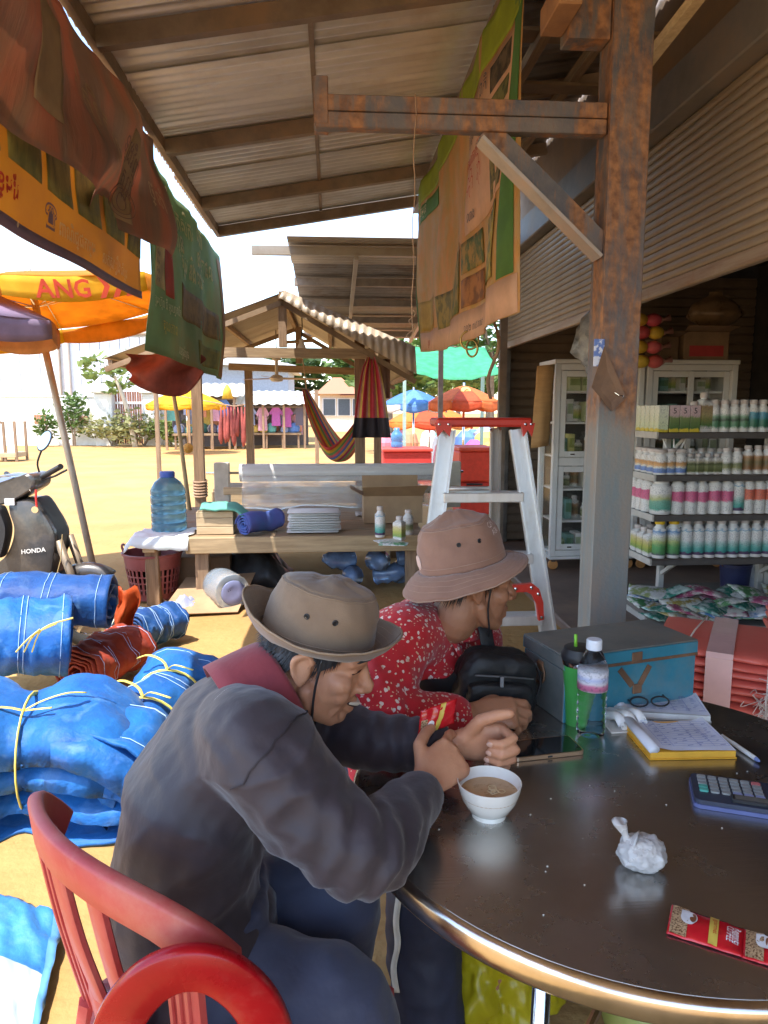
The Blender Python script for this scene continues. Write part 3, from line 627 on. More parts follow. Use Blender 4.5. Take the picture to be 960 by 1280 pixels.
gt = mat('gate_rust', (.33, .15, .10), .7, c2=(.2, .09, .06), scale=3, stretch=(3, 3, .4))
x0, x1 = fx(146.5, YW), fx(182.5, YW); npn = 12
for k in range(npn):
    a = lerp(x0, x1, k/npn); b = lerp(x0, x1, (k+1)/npn)
    MB().rbox((a+.01, YW+.0+.02*(k % 2), .05), (b-.01, YW+.04+.02*(k % 2), P(0, 489, y=YW).z), .006).build('gate_slat', gt, wallp)
MB().rbox((x0, YW-.04, P(0, 505, y=YW).z), (x1, YW-.005, P(0, 502, y=YW).z), .004).build('gate_rail', M['white'], wallp)
for a, b, c, d in ((45, 60, 518, 530), (100, 112, 520, 530)):   # ventilation brick panels
    z0, z1 = P(0, d, y=YW).z, P(0, c, y=YW).z
    for i in range(3):
        for j in range(5):
            xa = lerp(fx(a, YW), fx(b, YW), j/5); xb_ = lerp(fx(a, YW), fx(b, YW), (j+1)/5); za = lerp(z0, z1, i/3); zb_ = lerp(z0, z1, (i+1)/3)
            MB().rbox((xa+.01, YW-.04, za+.01), (xb_-.01, YW-.004, zb_-.01), .005).build('brick', plain(.45, .22, .12, .8), wallp)
wh = thing('warehouse', 'big pale tin clad warehouse rising behind the compound wall', 'building', (fx(110, 36), 40, 0))
wcl = mat('pale_cladding', (.72, .74, .77), .55, var=.06, scale=2, rnd=.04)
xa, xb_ = fx(-120, 37), fx(205, 37); nn = 26; zt = P(0, 420, y=37).z
for k in range(nn):
    a = lerp(xa, xb_, k/nn); b = lerp(xa, xb_, (k+1)/nn)
    MB().rbox((a+.012, 37-.03*(k % 2), 0), (b-.012, 37.1, zt), .01).build('cladding_sheet', wcl, wh)
MB().box((xa, 37.12, 0), (xb_, 46, zt+.1)).build('hall', wcl, wh)
MB().rbox((xa-.3, 36.7, zt+.102), (xb_+.3, 46.5, zt+.3), .05).build('roof', M['tin_pale'], wh)
for px in (78, 90):
    MB().rbox((fx(px, 36.8)-.12, 36.7, 0), (fx(px, 36.8)+.12, 36.94, zt), .02).build('pilaster', plain(.62, .52, .42, .8), wh)

def leaf_cloud(n, fn, size, seed, aspect=.5):
    """n leaf quads at points from fn(rng)"""
    r = np.random.default_rng(seed); mb = MB()
    for i in range(n):
        p = Vector(fn(r)); d = Vector(r.normal(size=3)).normalized(); d.z = abs(d.z)*.4+.1*d.z; a, b, d2 = frame(d, r.normal(size=3)); s = size*(.6+.8*r.random())
        mb.add([p, p+a*s*aspect*.5+d2*s*.5, p+d2*s, p-a*s*aspect*.5+d2*s*.5], [(0, 1, 2, 3)])
    return mb
LV = {k: mat('leaf_'+k, c, .6, c2=c2, scale=.9, translu=.35, bump=0, contrast=(.3, .7)) for k, c, c2 in (('green', (.13, .20, .04), (.06, .11, .02)), ('pale', (.24, .28, .07), (.13, .19, .05)), ('dry', (.34, .30, .12), (.2, .22, .08)), ('dark', (.07, .12, .03), (.03, .06, .015)))}
bark = mat('bark', (.22, .16, .11), .9, var=.2)
def ell(c, r):
    def f(g):
        d = g.normal(size=3); d /= np.linalg.norm(d); k = g.random()**.4; return (c[0]+d[0]*r[0]*k, c[1]+d[1]*r[1]*k, c[2]+d[2]*r[2]*k)
    return f
def clumpy(cs):
    fs = [ell(c, r) for c, r in cs]
    return lambda g: fs[int(g.integers(len(fs)))](g)
def shrub(label, px, py, Y, w_, h_, kind, seed, n=500, group=None, cat='shrub', name='shrub', size=.22):
    x = fx(px, Y); t = thing(name, label, cat, (x, Y, 0), group=group); g = np.random.default_rng(seed)
    cs = [((x+g.uniform(-.4, .4)*w_, Y+g.uniform(-.3, .3)*w_, h_*g.uniform(.3, .65)), (w_*.28, w_*.28, h_*.33)) for _ in range(7)]
    leaf_cloud(n, clumpy(cs), size, seed).build('foliage', LV[kind], t, recalc=False)
    for k in range(4): MB().tube([(x+g.uniform(-.1, .1), Y, -.03), (x+g.uniform(-.3, .3)*w_, Y+g.uniform(-.2, .2), h_*.6)], [.03, .012], 5).build('stem', bark, t)
    return t
shrub('dry pale bush by the left gate pillar', 142, 556, 29.6, 2.3, 1.35, 'dry', 1); shrub('dry grey green bush before the brown sheet gate', 180, 556, 29.4, 2.6, 1.7, 'dry', 2)
shrub('low pale bush past the right gate pillar', 212, 556, 29.3, 1.5, 1.2, 'pale', 3); shrub('bright green bush against the white wall by the vent bricks', 92, 556, 29.7, 1.2, 2.2, 'green', 4); shrub('small sapling in front of the white wall', 57, 545, 29.7, .8, 1.7, 'green', 5, n=200)
def tree(label, px, Y, h_, cr, kind, seed, n=1500, size=.4, name='tree', trunk=.18, lean=0.):
    x = fx(px, Y); t = thing(name, label, 'tree', (x, Y, 0)); g = np.random.default_rng(seed)
    top = Vector((x+lean, Y, h_*.6))
    tp = [Vector((x, Y, -.1)), Vector((x+.3*lean, Y, h_*.3)), top]
    tk = MB().tube(spline(tp, 8), [lerp(trunk, trunk*.45, k/8) for k in range(9)], 8).build('trunk', bark, t, smooth=True)
    cs = []
    for k in range(11):
        a = g.uniform(0, 2*PI); rr = cr*g.uniform(.2, .75); c = (x+lean+rr*math.cos(a), Y+rr*math.sin(a), h_*g.uniform(.5, .88)); cs.append((c, (cr*.38, cr*.38, h_*.13)))
        MB().tube([top-Vector((0, 0, h_*.1*g.random())), Vector(c)], [trunk*.35, .02], 5).build('limb', bark, t)
    leaf_cloud(n, clumpy(cs), size, seed).build('crown', LV[kind], t, recalc=False); return t
# slender papaya by the gate
xp, Yp = fx(170, 29), 29.0
t = thing('papaya_tree', 'slender leaning papaya tree with sparse leaves before the warehouse', 'tree', (xp, Yp, 0))
tip = P(143, 470, y=Yp)
MB().tube(spline([(xp, Yp, -.1), lerp(Vector((xp, Yp, 0)), tip, .6)+Vector((.1, 0, 0)), tip], 8), [.12-.008*k for k in range(9)], 8).build('trunk', plain(.52, .44, .32, .85), t, smooth=True)
for k in range(13):
    g = np.random.default_rng(100+k); a = k*2.4; L_ = g.uniform(.5, 1.3); e = tip+Vector((L_*math.cos(a), L_*.6*math.sin(a), g.uniform(-.6, .75)))
    MB().tube([tip-Vector((0, 0, .1)), lerp(tip, e, .5)+Vector((0, 0, .15)), e], .012, 4).build('leaf_stalk', LV['pale'], t)
    mb = leaf_cloud(14, ell(e, (.28, .28, .2)), .42, 200+k, .45); mb.build('leaf', LV['pale'], t, recalc=False)
tree('round green tree behind the blue umbrella', 486, 24, 4.3, 2.0, 'green', 11, size=.34); tree('tall dark green tree behind the green netting', 612, 26, 6.2, 2.4, 'green', 12, size=.36)
tree('bright leafy tree between the blue and orange umbrellas', 540, 30, 4.6, 2.2, 'pale', 13, size=.36)
for k in range(26):   # tree line that closes the yard
    g = np.random.default_rng(400+k); px = -500+k*62+g.uniform(-20, 20)
    Y = 62+g.uniform(-6, 8); 
    tree('hazy green tree in the row closing the far end of the yard', px, Y, g.uniform(5.0, 7.5), g.uniform(3, 4.2), ['green', 'pale', 'dark'][k % 3], 500+k, n=700, size=.9, trunk=.25)['group'] = 'trees closing the far end of the yard'
# ---- clothes stalls on the far left
YS = 27.5
def stall(label, px0, px1, yt, Yc, awn, seed):
    x0, x1 = fx(px0, Yc), fx(px1, Yc); t = thing('market_stall', label, 'stall', ((x0+x1)/2, Yc, 0)); zt = P(0, yt, y=Yc).z
    MB().box((x0, Yc+1.6, 0), (x1, Yc+1.7, zt)).build('back_wall', plain(.16, .13, .12, .9), t)
    mb = MB(); mb.grid(lambda u, v: (lerp(x0-.3, x1+.3, u), lerp(Yc-1.1, Yc+1.8, v), zt-.25+.55*v+.025*math.sin(u*60)), 60, 1); solidify(mb.build('awning', awn, t, smooth=True), .01)
    for X in np.linspace(x0+.05, x1-.05, 4): MB().beam((X, Yc-.9, 0), (X, Yc-.9, zt-.25), .08, .08, up=(0, 1, 0)).build('post', M['wood_z'], t)
    MB().rbox((x0+.2, Yc-.7, .5), (x1-.2, Yc+.8, .58), .01).build('counter', M['wood_x'], t)
    for X in np.linspace(x0+.3, x1-.3, 4): MB().beam((X, Yc-.6, 0), (X, Yc-.6, .5), .07, .07, up=(0, 1, 0)).build('counter_leg', M['wood_z'], t)
    MB().beam((x0, Yc-.75, zt-.35), (x1, Yc-.75, zt-.35), .03, .03).build('hanging_rail', M['rafter'], t)
    return x0, x1, zt
pal = [(.55, .06, .07), (.62, .32, .4), (.1, .2, .45), (.7, .68, .66), (.12, .1, .12), (.65, .45, .1), (.12, .35, .3), (.4, .1, .3), (.5, .2, .1), (.3, .35, .5), (.7, .2, .25)]
pnames = ['red', 'pink', 'blue', 'white', 'black', 'yellow', 'teal', 'plum', 'rust', 'grey blue', 'coral']
gshape = MB(); gshape.add([(-.12, 0, 0), (.12, 0, 0), (.26, 0, -.22), (.19, 0, -.3), (.15, 0, -.2), (.17, 0, -.75), (-.17, 0, -.75), (-.15, 0, -.2), (-.19, 0, -.3), (-.26, 0, -.22)]+[(-.12, .06, 0), (.12, .06, 0), (.26, .05, -.22), (.19, .05, -.3), (.15, .07, -.2), (.17, .1, -.75), (-.17, .1, -.75), (-.15, .07, -.2), (-.19, .05, -.3), (-.26, .05, -.22)],
        [tuple(range(10)), tuple(range(19, 9, -1))]+[(k, (k+1) % 10, 10+(k+1) % 10, 10+k) for k in range(10)])
gmesh = [gshape.mesh('garment', plain(*c, .8)) for c in pal]
bshape = MB(); bshape.tube([(0, 0, 0), (0, 0, .04), (0, 0, .16), (0, 0, .26), (0, 0, .3)], [(.1, .08), (.17, .12), (.19, .13), (.13, .1), (.05, .05)], 9)
bmesh_ = [bshape.mesh('bundle', plain(*c, .7)) for c in pal]
gi = 0
for lab, a, b, yt, Yc, awn, sd in (('clothes stall with cream awning past the gate', 214, 300, 487, 27.5, plain(.66, .58, .44, .7), 31), ('stall with long pale awning heaped with bright goods', 306, 384, 497, 28.2, plain(.70, .66, .56, .7), 32)):
    x0, x1, zt = stall(lab, a, b, yt, Yc, awn, sd); g = np.random.default_rng(sd); ln = lab.split(' with')[0] + (' past the gate' if sd == 31 else ' under the long pale awning')
    for row in range(2):
        for X in np.arange(x0+.3, x1-.2, .46):
            k = int(g.integers(len(pal))); o = link('hanging_garment', gmesh[k]); o.location = (X+g.uniform(-.08, .08), Yc-.75+row*.9, zt-.37-row*.2); o.scale = (1, 1, g.uniform(.7, 1.15)); o.rotation_euler = (0, 0, g.uniform(-.5, .5))
            tag(o, '%s garment hung on the rail of the %s' % (pnames[k], ln), 'garment', 'garments hung in the far stalls')
    for row in range(2):
        for X in np.arange(x0+.35, x1-.25, .40):
            k = int(g.integers(len(pal))); o = link('goods_bundle', bmesh_[k]); o.location = (X+g.uniform(-.1, .1), Yc-.45+row*.55, .58); o.scale = (g.uniform(.8, 1.25),)*3; o.rotation_euler = (0, 0, g.uniform(0, 3))
            tag(o, '%s bundle on the counter of the %s' % (pnames[k], ln), 'bundle', 'bundles on the far stall counters')
bl = thing('market_hall', 'grey market hall with pale gable wall behind the clothes stalls', 'building', (fx(330, 33), 34, 0))
za = P(0, 452, y=32).z
MB().box((fx(232, 32), 32, 0), (fx(362, 32), 37, za)).build('wall', plain(.42, .45, .5, .8), bl)
mb = MB(); mb.prism([(fx(224, 32), za+.01), (fx(372, 32), za-.3), (fx(372, 32), za-.12), (fx(226, 32), za+.9)], 0, 6, mat=Matrix(((1, 0, 0, 0), (0, 0, 1, 31.5), (0, 1, 0, 0), (0, 0, 0, 1)))); mb.build('roof', plain(.62, .62, .6, .5, metal=.3), bl)
hs = thing('tiled_house', 'cream house with red brown tiled roofs far behind the pavilion', 'building', (fx(440, 48), 50, 0))
za = P(0, 492, y=48).z
MB().box((fx(400, 48), 48, 0), (fx(480, 48), 54, za)).build('wall', plain(.7, .6, .45, .8), hs)
for px0, px1, y_, top in ((395, 450, 492, 468), (425, 488, 494, 472)):
    zb_ = P(0, y_, y=48).z; zt = P(0, top, y=48).z; xa, xb_ = fx(px0, 48), fx(px1, 48)
    MB().add([(xa, 47.4+.02*px0/400, zb_), (xb_, 47.4+.02*px0/400, zb_), (xb_, 55, zb_), (xa, 55, zb_), ((xa*.6+xb_*.4), 51, zt), ((xa*.4+xb_*.6), 51, zt)], [(0, 1, 5, 4), (1, 2, 5), (2, 3, 4, 5), (3, 0, 4), (0, 3, 2, 1)]).build('roof', plain(.42, .17, .09, .8), hs)
for k in range(4):
    xw = lerp(fx(403, 48), fx(476, 48), (k+.5)/4); wn = MB().rbox((xw-.45, 47.93, 1.0), (xw+.45, 47.995, 2.2), .02).build('window', M['white'], hs)
    MB().box((xw-.38, 47.9, 1.07), (xw+.38, 47.925, 2.13)).build('pane', plain(.08, .1, .12, .15), wn)
# cage stand at far left
cg = thing('display_stand', 'small white and wooden display stand at the yard edge', 'stand', (fx(8, 21), 21, 0))
for px in (-12, 6, 20):
    for dy in (0, .7): MB().beam((fx(px, 21), 21+dy, 0), (fx(px, 21), 21+dy, P(0, 527, y=21).z), .06, .06, up=(0, 1, 0)).build('post', M['wood_z'], cg)
for a, b in ((-12, 5), (7, 19)): MB().rbox((fx(a, 21)+.04, 21.0, .15), (fx(b, 21), 21.04, P(0, 530, y=21).z), .01).build('panel', plain(.75, .78, .82, .6), cg)
MB().rbox((fx(-12, 21), 20.95, P(0, 572, y=21).z), (fx(20, 21), 21.75, P(0, 566, y=21).z), .01).build('shelf', M['palewood'], cg)
# green netting awning and red stalls at the far right of the yard
gn = thing('green_net_awning', 'bright green net awning sagging between the roofs by the shop corner', 'awning', (P(570, 455, y=12.6).x, 12.6, 2.0))
A0, A1 = P(517, 441, y=12.6), P(627, 441, y=12.6)
mb = MB(); mb.grid(lambda u, v: Vector((lerp(A0.x, A1.x, u), 12.6+1.5*(1-v), A0.z-.02-.32*v-.12*math.sin(PI*u)*v+.03*fbm(u*7, v*4)+.25*(1-v))), 30, 10)
solidify(mb.build('net', mat('green_net', (.10, .50, .25), .7, translu=.5, var=.15), gn, smooth=True), .003)
for X in (A0.x, A1.x): MB().beam((X, 14.15, 0), (X, 14.15, A0.z+.25), .06, .06, up=(0, 1, 0)).build('pole', plain(.35, .5, .45, .6), gn)
rc = thing('red_counter', 'low red cloth covered counter behind the plastic roll', 'counter', (fx(510, 13), 13, 0))
MB().rbox((fx(478, 13), 12.8, 0), (fx(538, 13), 13.6, P(0, 566, y=13).z), .02).build('cloth_skirt', plain(.62, .05, .04, .6), rc)
MB().rbox((fx(477, 13), 12.75, P(0, 566, y=13).z+.003), (fx(539, 13), 13.65, P(0, 562, y=13).z), .01).build('top', plain(.66, .07, .05, .5), rc)
jg = P(496, 562, y=13.2); mb = MB(); mb.lathe([(.1, 0), (.11, .02), (.11, .09), (.1, .11), (.11, .13), (.11, .22), (.1, .25), (.05, .31), (.05, .36)], (jg.x, jg.y, P(0, 562, y=13).z), 12); mb.top('water_jug', plain(.12, .33, .65, .3, trans=.4), 'blue water jug standing on the red counter', 'jug', smooth=True)
rb_ = thing('red_cooler', 'stacked red cooler chest with dark slot seen through the ladder', 'cooler', (fx(592, 10), 10, 0))
z1 = P(0, 560, y=10).z
MB().rbox((fx(572, 10), 9.8, 0), (fx(612, 10), 10.4, z1*.48), .02).build('lower_chest', plain(.60, .05, .03, .45), rb_); MB().rbox((fx(571, 10), 9.78, z1*.49), (fx(613, 10), 10.42, z1-.06), .02).build('upper_chest', plain(.66, .06, .03, .45), rb_)
MB().rbox((fx(570, 10), 9.76, z1-.058), (fx(614, 10), 10.44, z1), .012).build('lid', plain(.68, .09, .05, .4), rb_); MB().rbox((fx(580, 10), 9.765, z1*.44), (fx(600, 10), 9.779, z1*.47), .002).build('slot', M['black'], rb_)
g = np.random.default_rng(77)
for k in range(16):
    px = g.uniform(545, 620); Y = g.uniform(15, 19); kk_ = int(g.integers(len(pal))); s_ = g.uniform(.9, 1.6)
    o = link('goods_sack', bmesh_[kk_]); o.location = (fx(px, Y), Y, 0); o.scale = (s_*1.4, s_*1.4, s_*2.2); o.rotation_euler = (0, 0, g.uniform(0, 3)); tag(o, '%s sack standing at the street end by the domed umbrella' % pnames[kk_], 'sack', 'sacks at the street end')
for k in range(9):
    px = lerp(478, 625, k/8)+g.uniform(-4, 4); Y = g.uniform(22, 25); kk_ = int(g.integers(len(pal)))
    o = link('goods_sack', bmesh_[kk_]); o.location = (fx(px, Y), Y, 0); o.scale = (2.4, 2.0, 2.6); tag(o, '%s sack far down the street below the trees' % pnames[kk_], 'sack', 'sacks far down the street')
# ================================================================== low wooden sales platform
DY0, DY1, DZ = 5.35, 7.15, .50
dxl, dxr = P(178, 690, y=DY0).x, P(533, 690, y=DY0).x
desk = thing('wooden_platform', 'low wooden sales platform with a thick plank edge and squared legs', 'table', ((dxl+dxr)/2, 6.2, 0))
nb = 7
for k in range(nb):
    a, b = lerp(DY0+.05, DY1, k/nb), lerp(DY0+.05, DY1, (k+1)/nb)
    MB().rbox((dxl, a+.003, DZ-.03), (dxr, b-.003, DZ+.003*(k % 2)), .004).build('plank', M['wood_x'], desk)
MB().rbox((P(232, 690, y=DY0).x, DY0, DZ-.115), (dxr+.01, DY0+.045, DZ+.006), .005).build('front_rail', mat('rail_wood', (.50, .36, .2), .65, c2=(.34, .235, .125), scale=3.5, stretch=(1, 12, 12), bump=.3, bscale=30), desk)
MB().rbox((dxl+.02, DY1-.05, DZ-.115), (dxr-.02, DY1-.01, DZ-.032), .004).build('rear_rail', M['wood_x'], desk)
for X in (dxl+.05, dxl+.42, dxr-.1):
    for Y in (DY0+.1, DY1-.12): MB().rbox((X-.05, Y-.05, -.04), (X+.05, Y+.05, DZ-.032), .006).build('leg', M['wood_z'], desk)
MB().rbox((dxl+.0, DY0-.0, DZ-.10), (dxl+.09, DY0+.045, DZ+.003), .004).build('corner_block', M['palewood'], desk)
# water jug
jm = mat('jug_plastic', (.16, .33, .44), .18, var=.1, trans=.55, ior=1.3, bump=.05)
jp = P(212, 664, z=DZ+.003)
jpr = [(0, .005), (.115, .0), (.135, .02), (.135, .07), (.128, .08), (.135, .09), (.135, .14), (.128, .15), (.135, .16), (.135, .21), (.128, .22), (.135, .23), (.135, .28), (.128, .29), (.135, .30), (.133, .33), (.10, .39), (.055, .425), (.05, .43)]
t = thing('water_jug', 'big ribbed blue water jug with blue cap on the platform corner', 'jug', jp)
MB().lathe(jpr, n=28).build('bottle', jm, t, smooth=45, local=True); MB().lathe([(0, .428), (.056, .428), (.058, .435), (.058, .465), (.05, .472), (0, .472)], n=20).build('cap', plain(.06, .12, .42, .4), t, smooth=40, local=True)
# white cloth draped over the corner
cl0 = P(168, 668, z=DZ+.01); cl1 = P(240, 668, z=DZ+.01)
def clothf(u, v):
    x = lerp(cl0.x-.03, cl1.x+.0, u); y = lerp(DY0+.42, DY0-.03, v); z = DZ+.012+.012*fbm(u*6, v*5, 3)
    if v > .93: z -= (v-.93)/.07*(.05+.09*u*(1-.5*u))+.0
    if u < .08: z -= (.08-u)/.08*.06
    return (x+.03*fbm(v*3, u*2), y, max(z, DZ-.2))
mb = MB(); mb.grid(clothf, 24, 26); o = mb.top('white_cloth', mat('white_cloth', (.80, .81, .80), .8, var=.06, dirt=(.3, .55, .42), dscale=3, damt=.3), 'white cloth with green stains draped over the platform corner', 'cloth', smooth=True); solidify(o, .003)
# plum laundry basket
bk = P(192, 757, z=0); bk = Vector((P(193, 740, y=5.62).x, 5.62, 0))
t = thing('laundry_basket', 'plum plastic basket with slotted sides under the platform corner', 'basket', bk)
plum = mat('plum_plastic', (.27, .075, .075), .45, var=.12)
def br(z): return .165+.055*z/.34
mb = MB(); mb.lathe([(0, .0), (.165, .0), (.168, .05)], n=32); mb.build('base', plum, t, smooth=40, local=True)
MB().lathe([(br(.24), .24), (br(.34), .34), (br(.34)+.012, .345), (br(.34)+.012, .36), (br(.34)-.004, .36), (br(.24)-.006, .24)], n=32).build('rim', plum, t, smooth=40, local=True)
for k in range(32):
    th = 2*PI*k/32; mb = MB(); mb.beam((br(.05)*math.cos(th), br(.05)*math.sin(th), .045), (br(.25)*math.cos(th), br(.25)*math.sin(th), .25), .018, .004, up=(math.cos(th), math.sin(th), 0)); mb.build('slat', plum, t, local=True)
for z in (.09, .14, .19): mb = MB(); mb.lathe([(br(z)-.003, z-.006), (br(z)+.003, z-.006), (br(z)+.003, z+.006), (br(z)-.003, z+.006), (br(z)-.003, z-.006)], n=32); mb.build('hoop', plum, t, local=True)
for sx in (-1, 1): MB().tube(spline([(sx*.2, -.05, .355), (sx*.22, -.04, .40), (sx*.225, 0, .415), (sx*.22, .04, .40), (sx*.2, .05, .355)], 10), .009, 6).build('handle', plum, t, local=True)
# small pine block, green cloth, blue rolled cloth
x0, x1 = P(246, 670, y=5.5).x, P(292, 670, y=5.5).x
t = thing('wooden_crate', 'small pale wooden box under the folded green cloth', 'box', ((x0+x1)/2, 5.62, DZ+.003))
for k, (za, zb_) in enumerate(((.0, .058), (.061, .125), (.128, .175))):
    MB().rbox((x0, 5.5, DZ+.005+za), (x1, 5.52, DZ+.005+zb_), .003).build('board', M['palewood'], t); MB().rbox((x0, 5.72, DZ+.005+za), (x1, 5.74, DZ+.005+zb_), .003).build('board', M['palewood'], t)
    for X in (x0, x1-.018): MB().rbox((X, 5.522, DZ+.005+za), (X+.018, 5.718, DZ+.005+zb_), .003).build('board', M['palewood'], t)
MB().rbox((x0+.01, 5.505, DZ+.182), (x1-.01, 5.735, DZ+.19), .003).build('lid', M['palewood'], t)
gc0 = Vector(((x0+x1)/2+.05, 5.52, DZ+.20))
mb = MB(); mb.grid(lambda u, v: gc0+Vector((lerp(-.15, .24, u), lerp(-.06, .18, v), .035*math.sin(PI*v)+.012*fbm(u*5, v*4)-.10*smoothstep(.55, 1., u)**1.3)), 20, 10)
solidify(mb.top('folded_cloth', mat('mint_cloth', (.14, .42, .33), .75, var=.1), 'folded mint green cloth lying over the small wooden box', 'cloth', smooth=True), .016)
def spiral_roll(mb, p0, p1, r, turns=3.2, gap=None, nseg=14, lump=.0, seed=0., squash=1., flare=0., n=20, pinch=()):
    """rolled sheet: spiral section swept along an axis; pinch = list of (u, amount) where it is tied"""
    p0, p1 = Vector(p0), Vector(p1); a, b, d = frame(p1-p0)
    m = int(turns*n)
    def f(u, v):
        th = v*turns*2*PI; rad = r*(.16+.84*(1-v))
        k = 1.
        for (pu, am) in pinch: k *= 1-am*math.exp(-((u-pu)/.085)**2)
        wob = 1+lump*fbm(u*3.1+seed, math.cos(th)*1.2, math.sin(th)*1.2+seed*2)+lump*.5*fbm(u*11+seed, math.cos(th)*2.5, math.sin(th)*2.5)
        rad *= wob*k*(1+flare*(2*u-1)**2)
        off = .02*fbm(u*2+seed, seed)
        return p0.lerp(p1, u+.012*math.sin(th*1.3+seed))+a*(rad*math.cos(th))+b*(rad*math.sin(th)*squash+off)
    mb.grid(f, nseg, m); return mb
bc = P(318, 660, z=DZ+.09); bcl = mat('blue_cloth', (.07, .15, .42), .8, var=.15, c2=(.10, .10, .34), scale=6)
mb = MB(); spiral_roll(mb, (bc.x-.10, 5.42, DZ+.085), (bc.x+.14, 5.72, DZ+.09), .085, 3.5, lump=.12, nseg=12); solidify(mb.top('rolled_cloth', bcl, 'rolled blue cloth on the platform beside the wooden box', 'cloth', smooth=True), .006)
# stack of folded white sacks
ws = P(392, 672, z=DZ+.003)
t = thing('sack_stack', 'neat stack of folded white sacks in the middle of the platform', 'sacks', (ws.x, 5.62, DZ+.003))
wm = mat('white_sack', (.80, .78, .73), .7, var=.05, bump=.15)
g = np.random.default_rng(3)
for k in range(9):
    z = DZ+.006+k*.0185; ox, oy = g.uniform(-.014, .014), g.uniform(-.015, .015); mb = MB()
    mb.tube([(ws.x-.20+ox, 5.62+oy, z+.009), (ws.x-.195+ox, 5.62+oy, z+.009), (ws.x+.19+ox, 5.62+oy, z+.009), (ws.x+.20+ox, 5.62+oy, z+.009)], [(.001+.11, .004), (.135, .009), (.135, .009), (.11, .004)], 12)
    mb.build('folded_sack', wm, t, smooth=50)
# plastic film roll on its stand
rz0 = P(480, 590, y=6.95).z; xl, xr = P(300, 590, y=6.95).x, P(560, 590, y=6.95).x
t = thing('plastic_roll_stand', 'wide roll of clear plastic film on a wooden stand with a steel rod', 'stand', ((xl+xr)/2, 6.95, DZ+.003))
film = mat('plastic_film', (.78, .77, .74), .25, var=.06, translu=.25, scale=3, stretch=(1, 6, 6), bump=.2, bscale=20, coat=.3)
mb = MB(); mb.tube([(xl, 6.95, rz0), (xr, 6.95, rz0)], .085, 24, cap=True); mb.build('film_roll', film, t, smooth=50)
MB().tube([(xl-.32, 6.95, rz0), (xr+.15, 6.95, rz0)], .012, 8).build('rod', M['chrome'], t, smooth=True)
for X in (xl-.17, xr+.05):
    MB().rbox((X-.07, 6.90, DZ+.004), (X+.07, 7.0, rz0+.10), .006).build('stand_board', plain(.50, .46, .38, .7), t)
MB().rbox((xl-.15, 6.86, DZ+.15), (xr+.1, 6.895, DZ+.22), .004).build('stand_rail', M['palewood'], t)
filmc = mat('clear_film', (.9, .9, .9), .12, var=.03, trans=.6, alpha=.5, bump=.4, bscale=6, bdist=.02)
mb = MB(); mb.grid(lambda u, v: (lerp(xl+.03, xr-.02, u), 6.862-.05*v*math.sin(3*u+1)-.03*abs(fbm(u*7, v*3))-.02, rz0-.02-.30*v-.03*fbm(u*4, 1.)*v), 30, 12); solidify(mb.build('film_end', filmc, t, smooth=True), .001)
# bed frame / bench behind
t = thing('timber_bench', 'rough timber bench tied to the pavilion post behind the platform', 'bench', (-.3, 8.0, 0))
zb_ = P(320, 612, y=7.85).z
for k in range(4): MB().rbox((posts[0][0]+.08, 7.8+.16*k, zb_-.02), (1.0, 7.945+.16*k, zb_+.02), .004).build('plank', M['wood_x'], t)
MB().rbox((posts[0][0]+.07, 7.75, zb_-.14), (1.0, 7.795, zb_-.01), .004).build('front_rail', M['palewood'], t)
for X in (posts[0][0]+.15, .9):
    for Y in (7.85, 8.35): MB().rbox((X-.04, Y-.04, -.04), (X+.04, Y+.04, zb_-.022), .004).build('leg', M['wood_z'], t)
# cardboard carton on the platform
bx0, bx1 = P(455, 660, y=5.95).x, P(528, 660, y=5.95).x
t = thing('cardboard_carton', 'open brown cardboard carton on the platform behind the white bottles', 'carton', ((bx0+bx1)/2, 6.1, DZ+.006))
zt = P(490, 620, y=5.95).z
MB().box((bx0, 5.95, DZ+.006), (bx1, 5.955, zt)).build('side', M['card'], t); MB().box((bx0, 6.3, DZ+.006), (bx1, 6.305, zt)).build('side', M['card'], t)
MB().box((bx0, 5.956, DZ+.006), (bx0+.005, 6.299, zt)).build('side', M['card'], t); MB().box((bx1-.005, 5.956, DZ+.006), (bx1, 6.299, zt)).build('side', M['card'], t); MB().box((bx0+.006, 5.957, DZ+.006), (bx1-.006, 6.298, DZ+.012)).build('bottom', M['card'], t)
mb = MB(); mb.add([(bx0, 5.952, zt), (bx1, 5.952, zt), (bx1+.03, 5.82, zt+.10), (bx0-.02, 5.82, zt+.09)], [(0, 1, 2, 3)]); solidify(mb.build('flap', M['card'], t), .004)
mb = MB(); mb.add([(bx0, 5.96, zt), (bx0, 6.3, zt), (bx0-.11, 6.3, zt+.06), (bx0-.11, 5.96, zt+.06)], [(0, 1, 2, 3)]); solidify(mb.build('flap', M['card'], t), .004)
mb = MB(); mb.add([(bx0, 6.302, zt), (bx1, 6.302, zt), (bx1, 6.33, zt+.14), (bx0, 6.33, zt+.14)], [(0, 1, 2, 3)]); solidify(mb.build('flap', M['card'], t), .004)

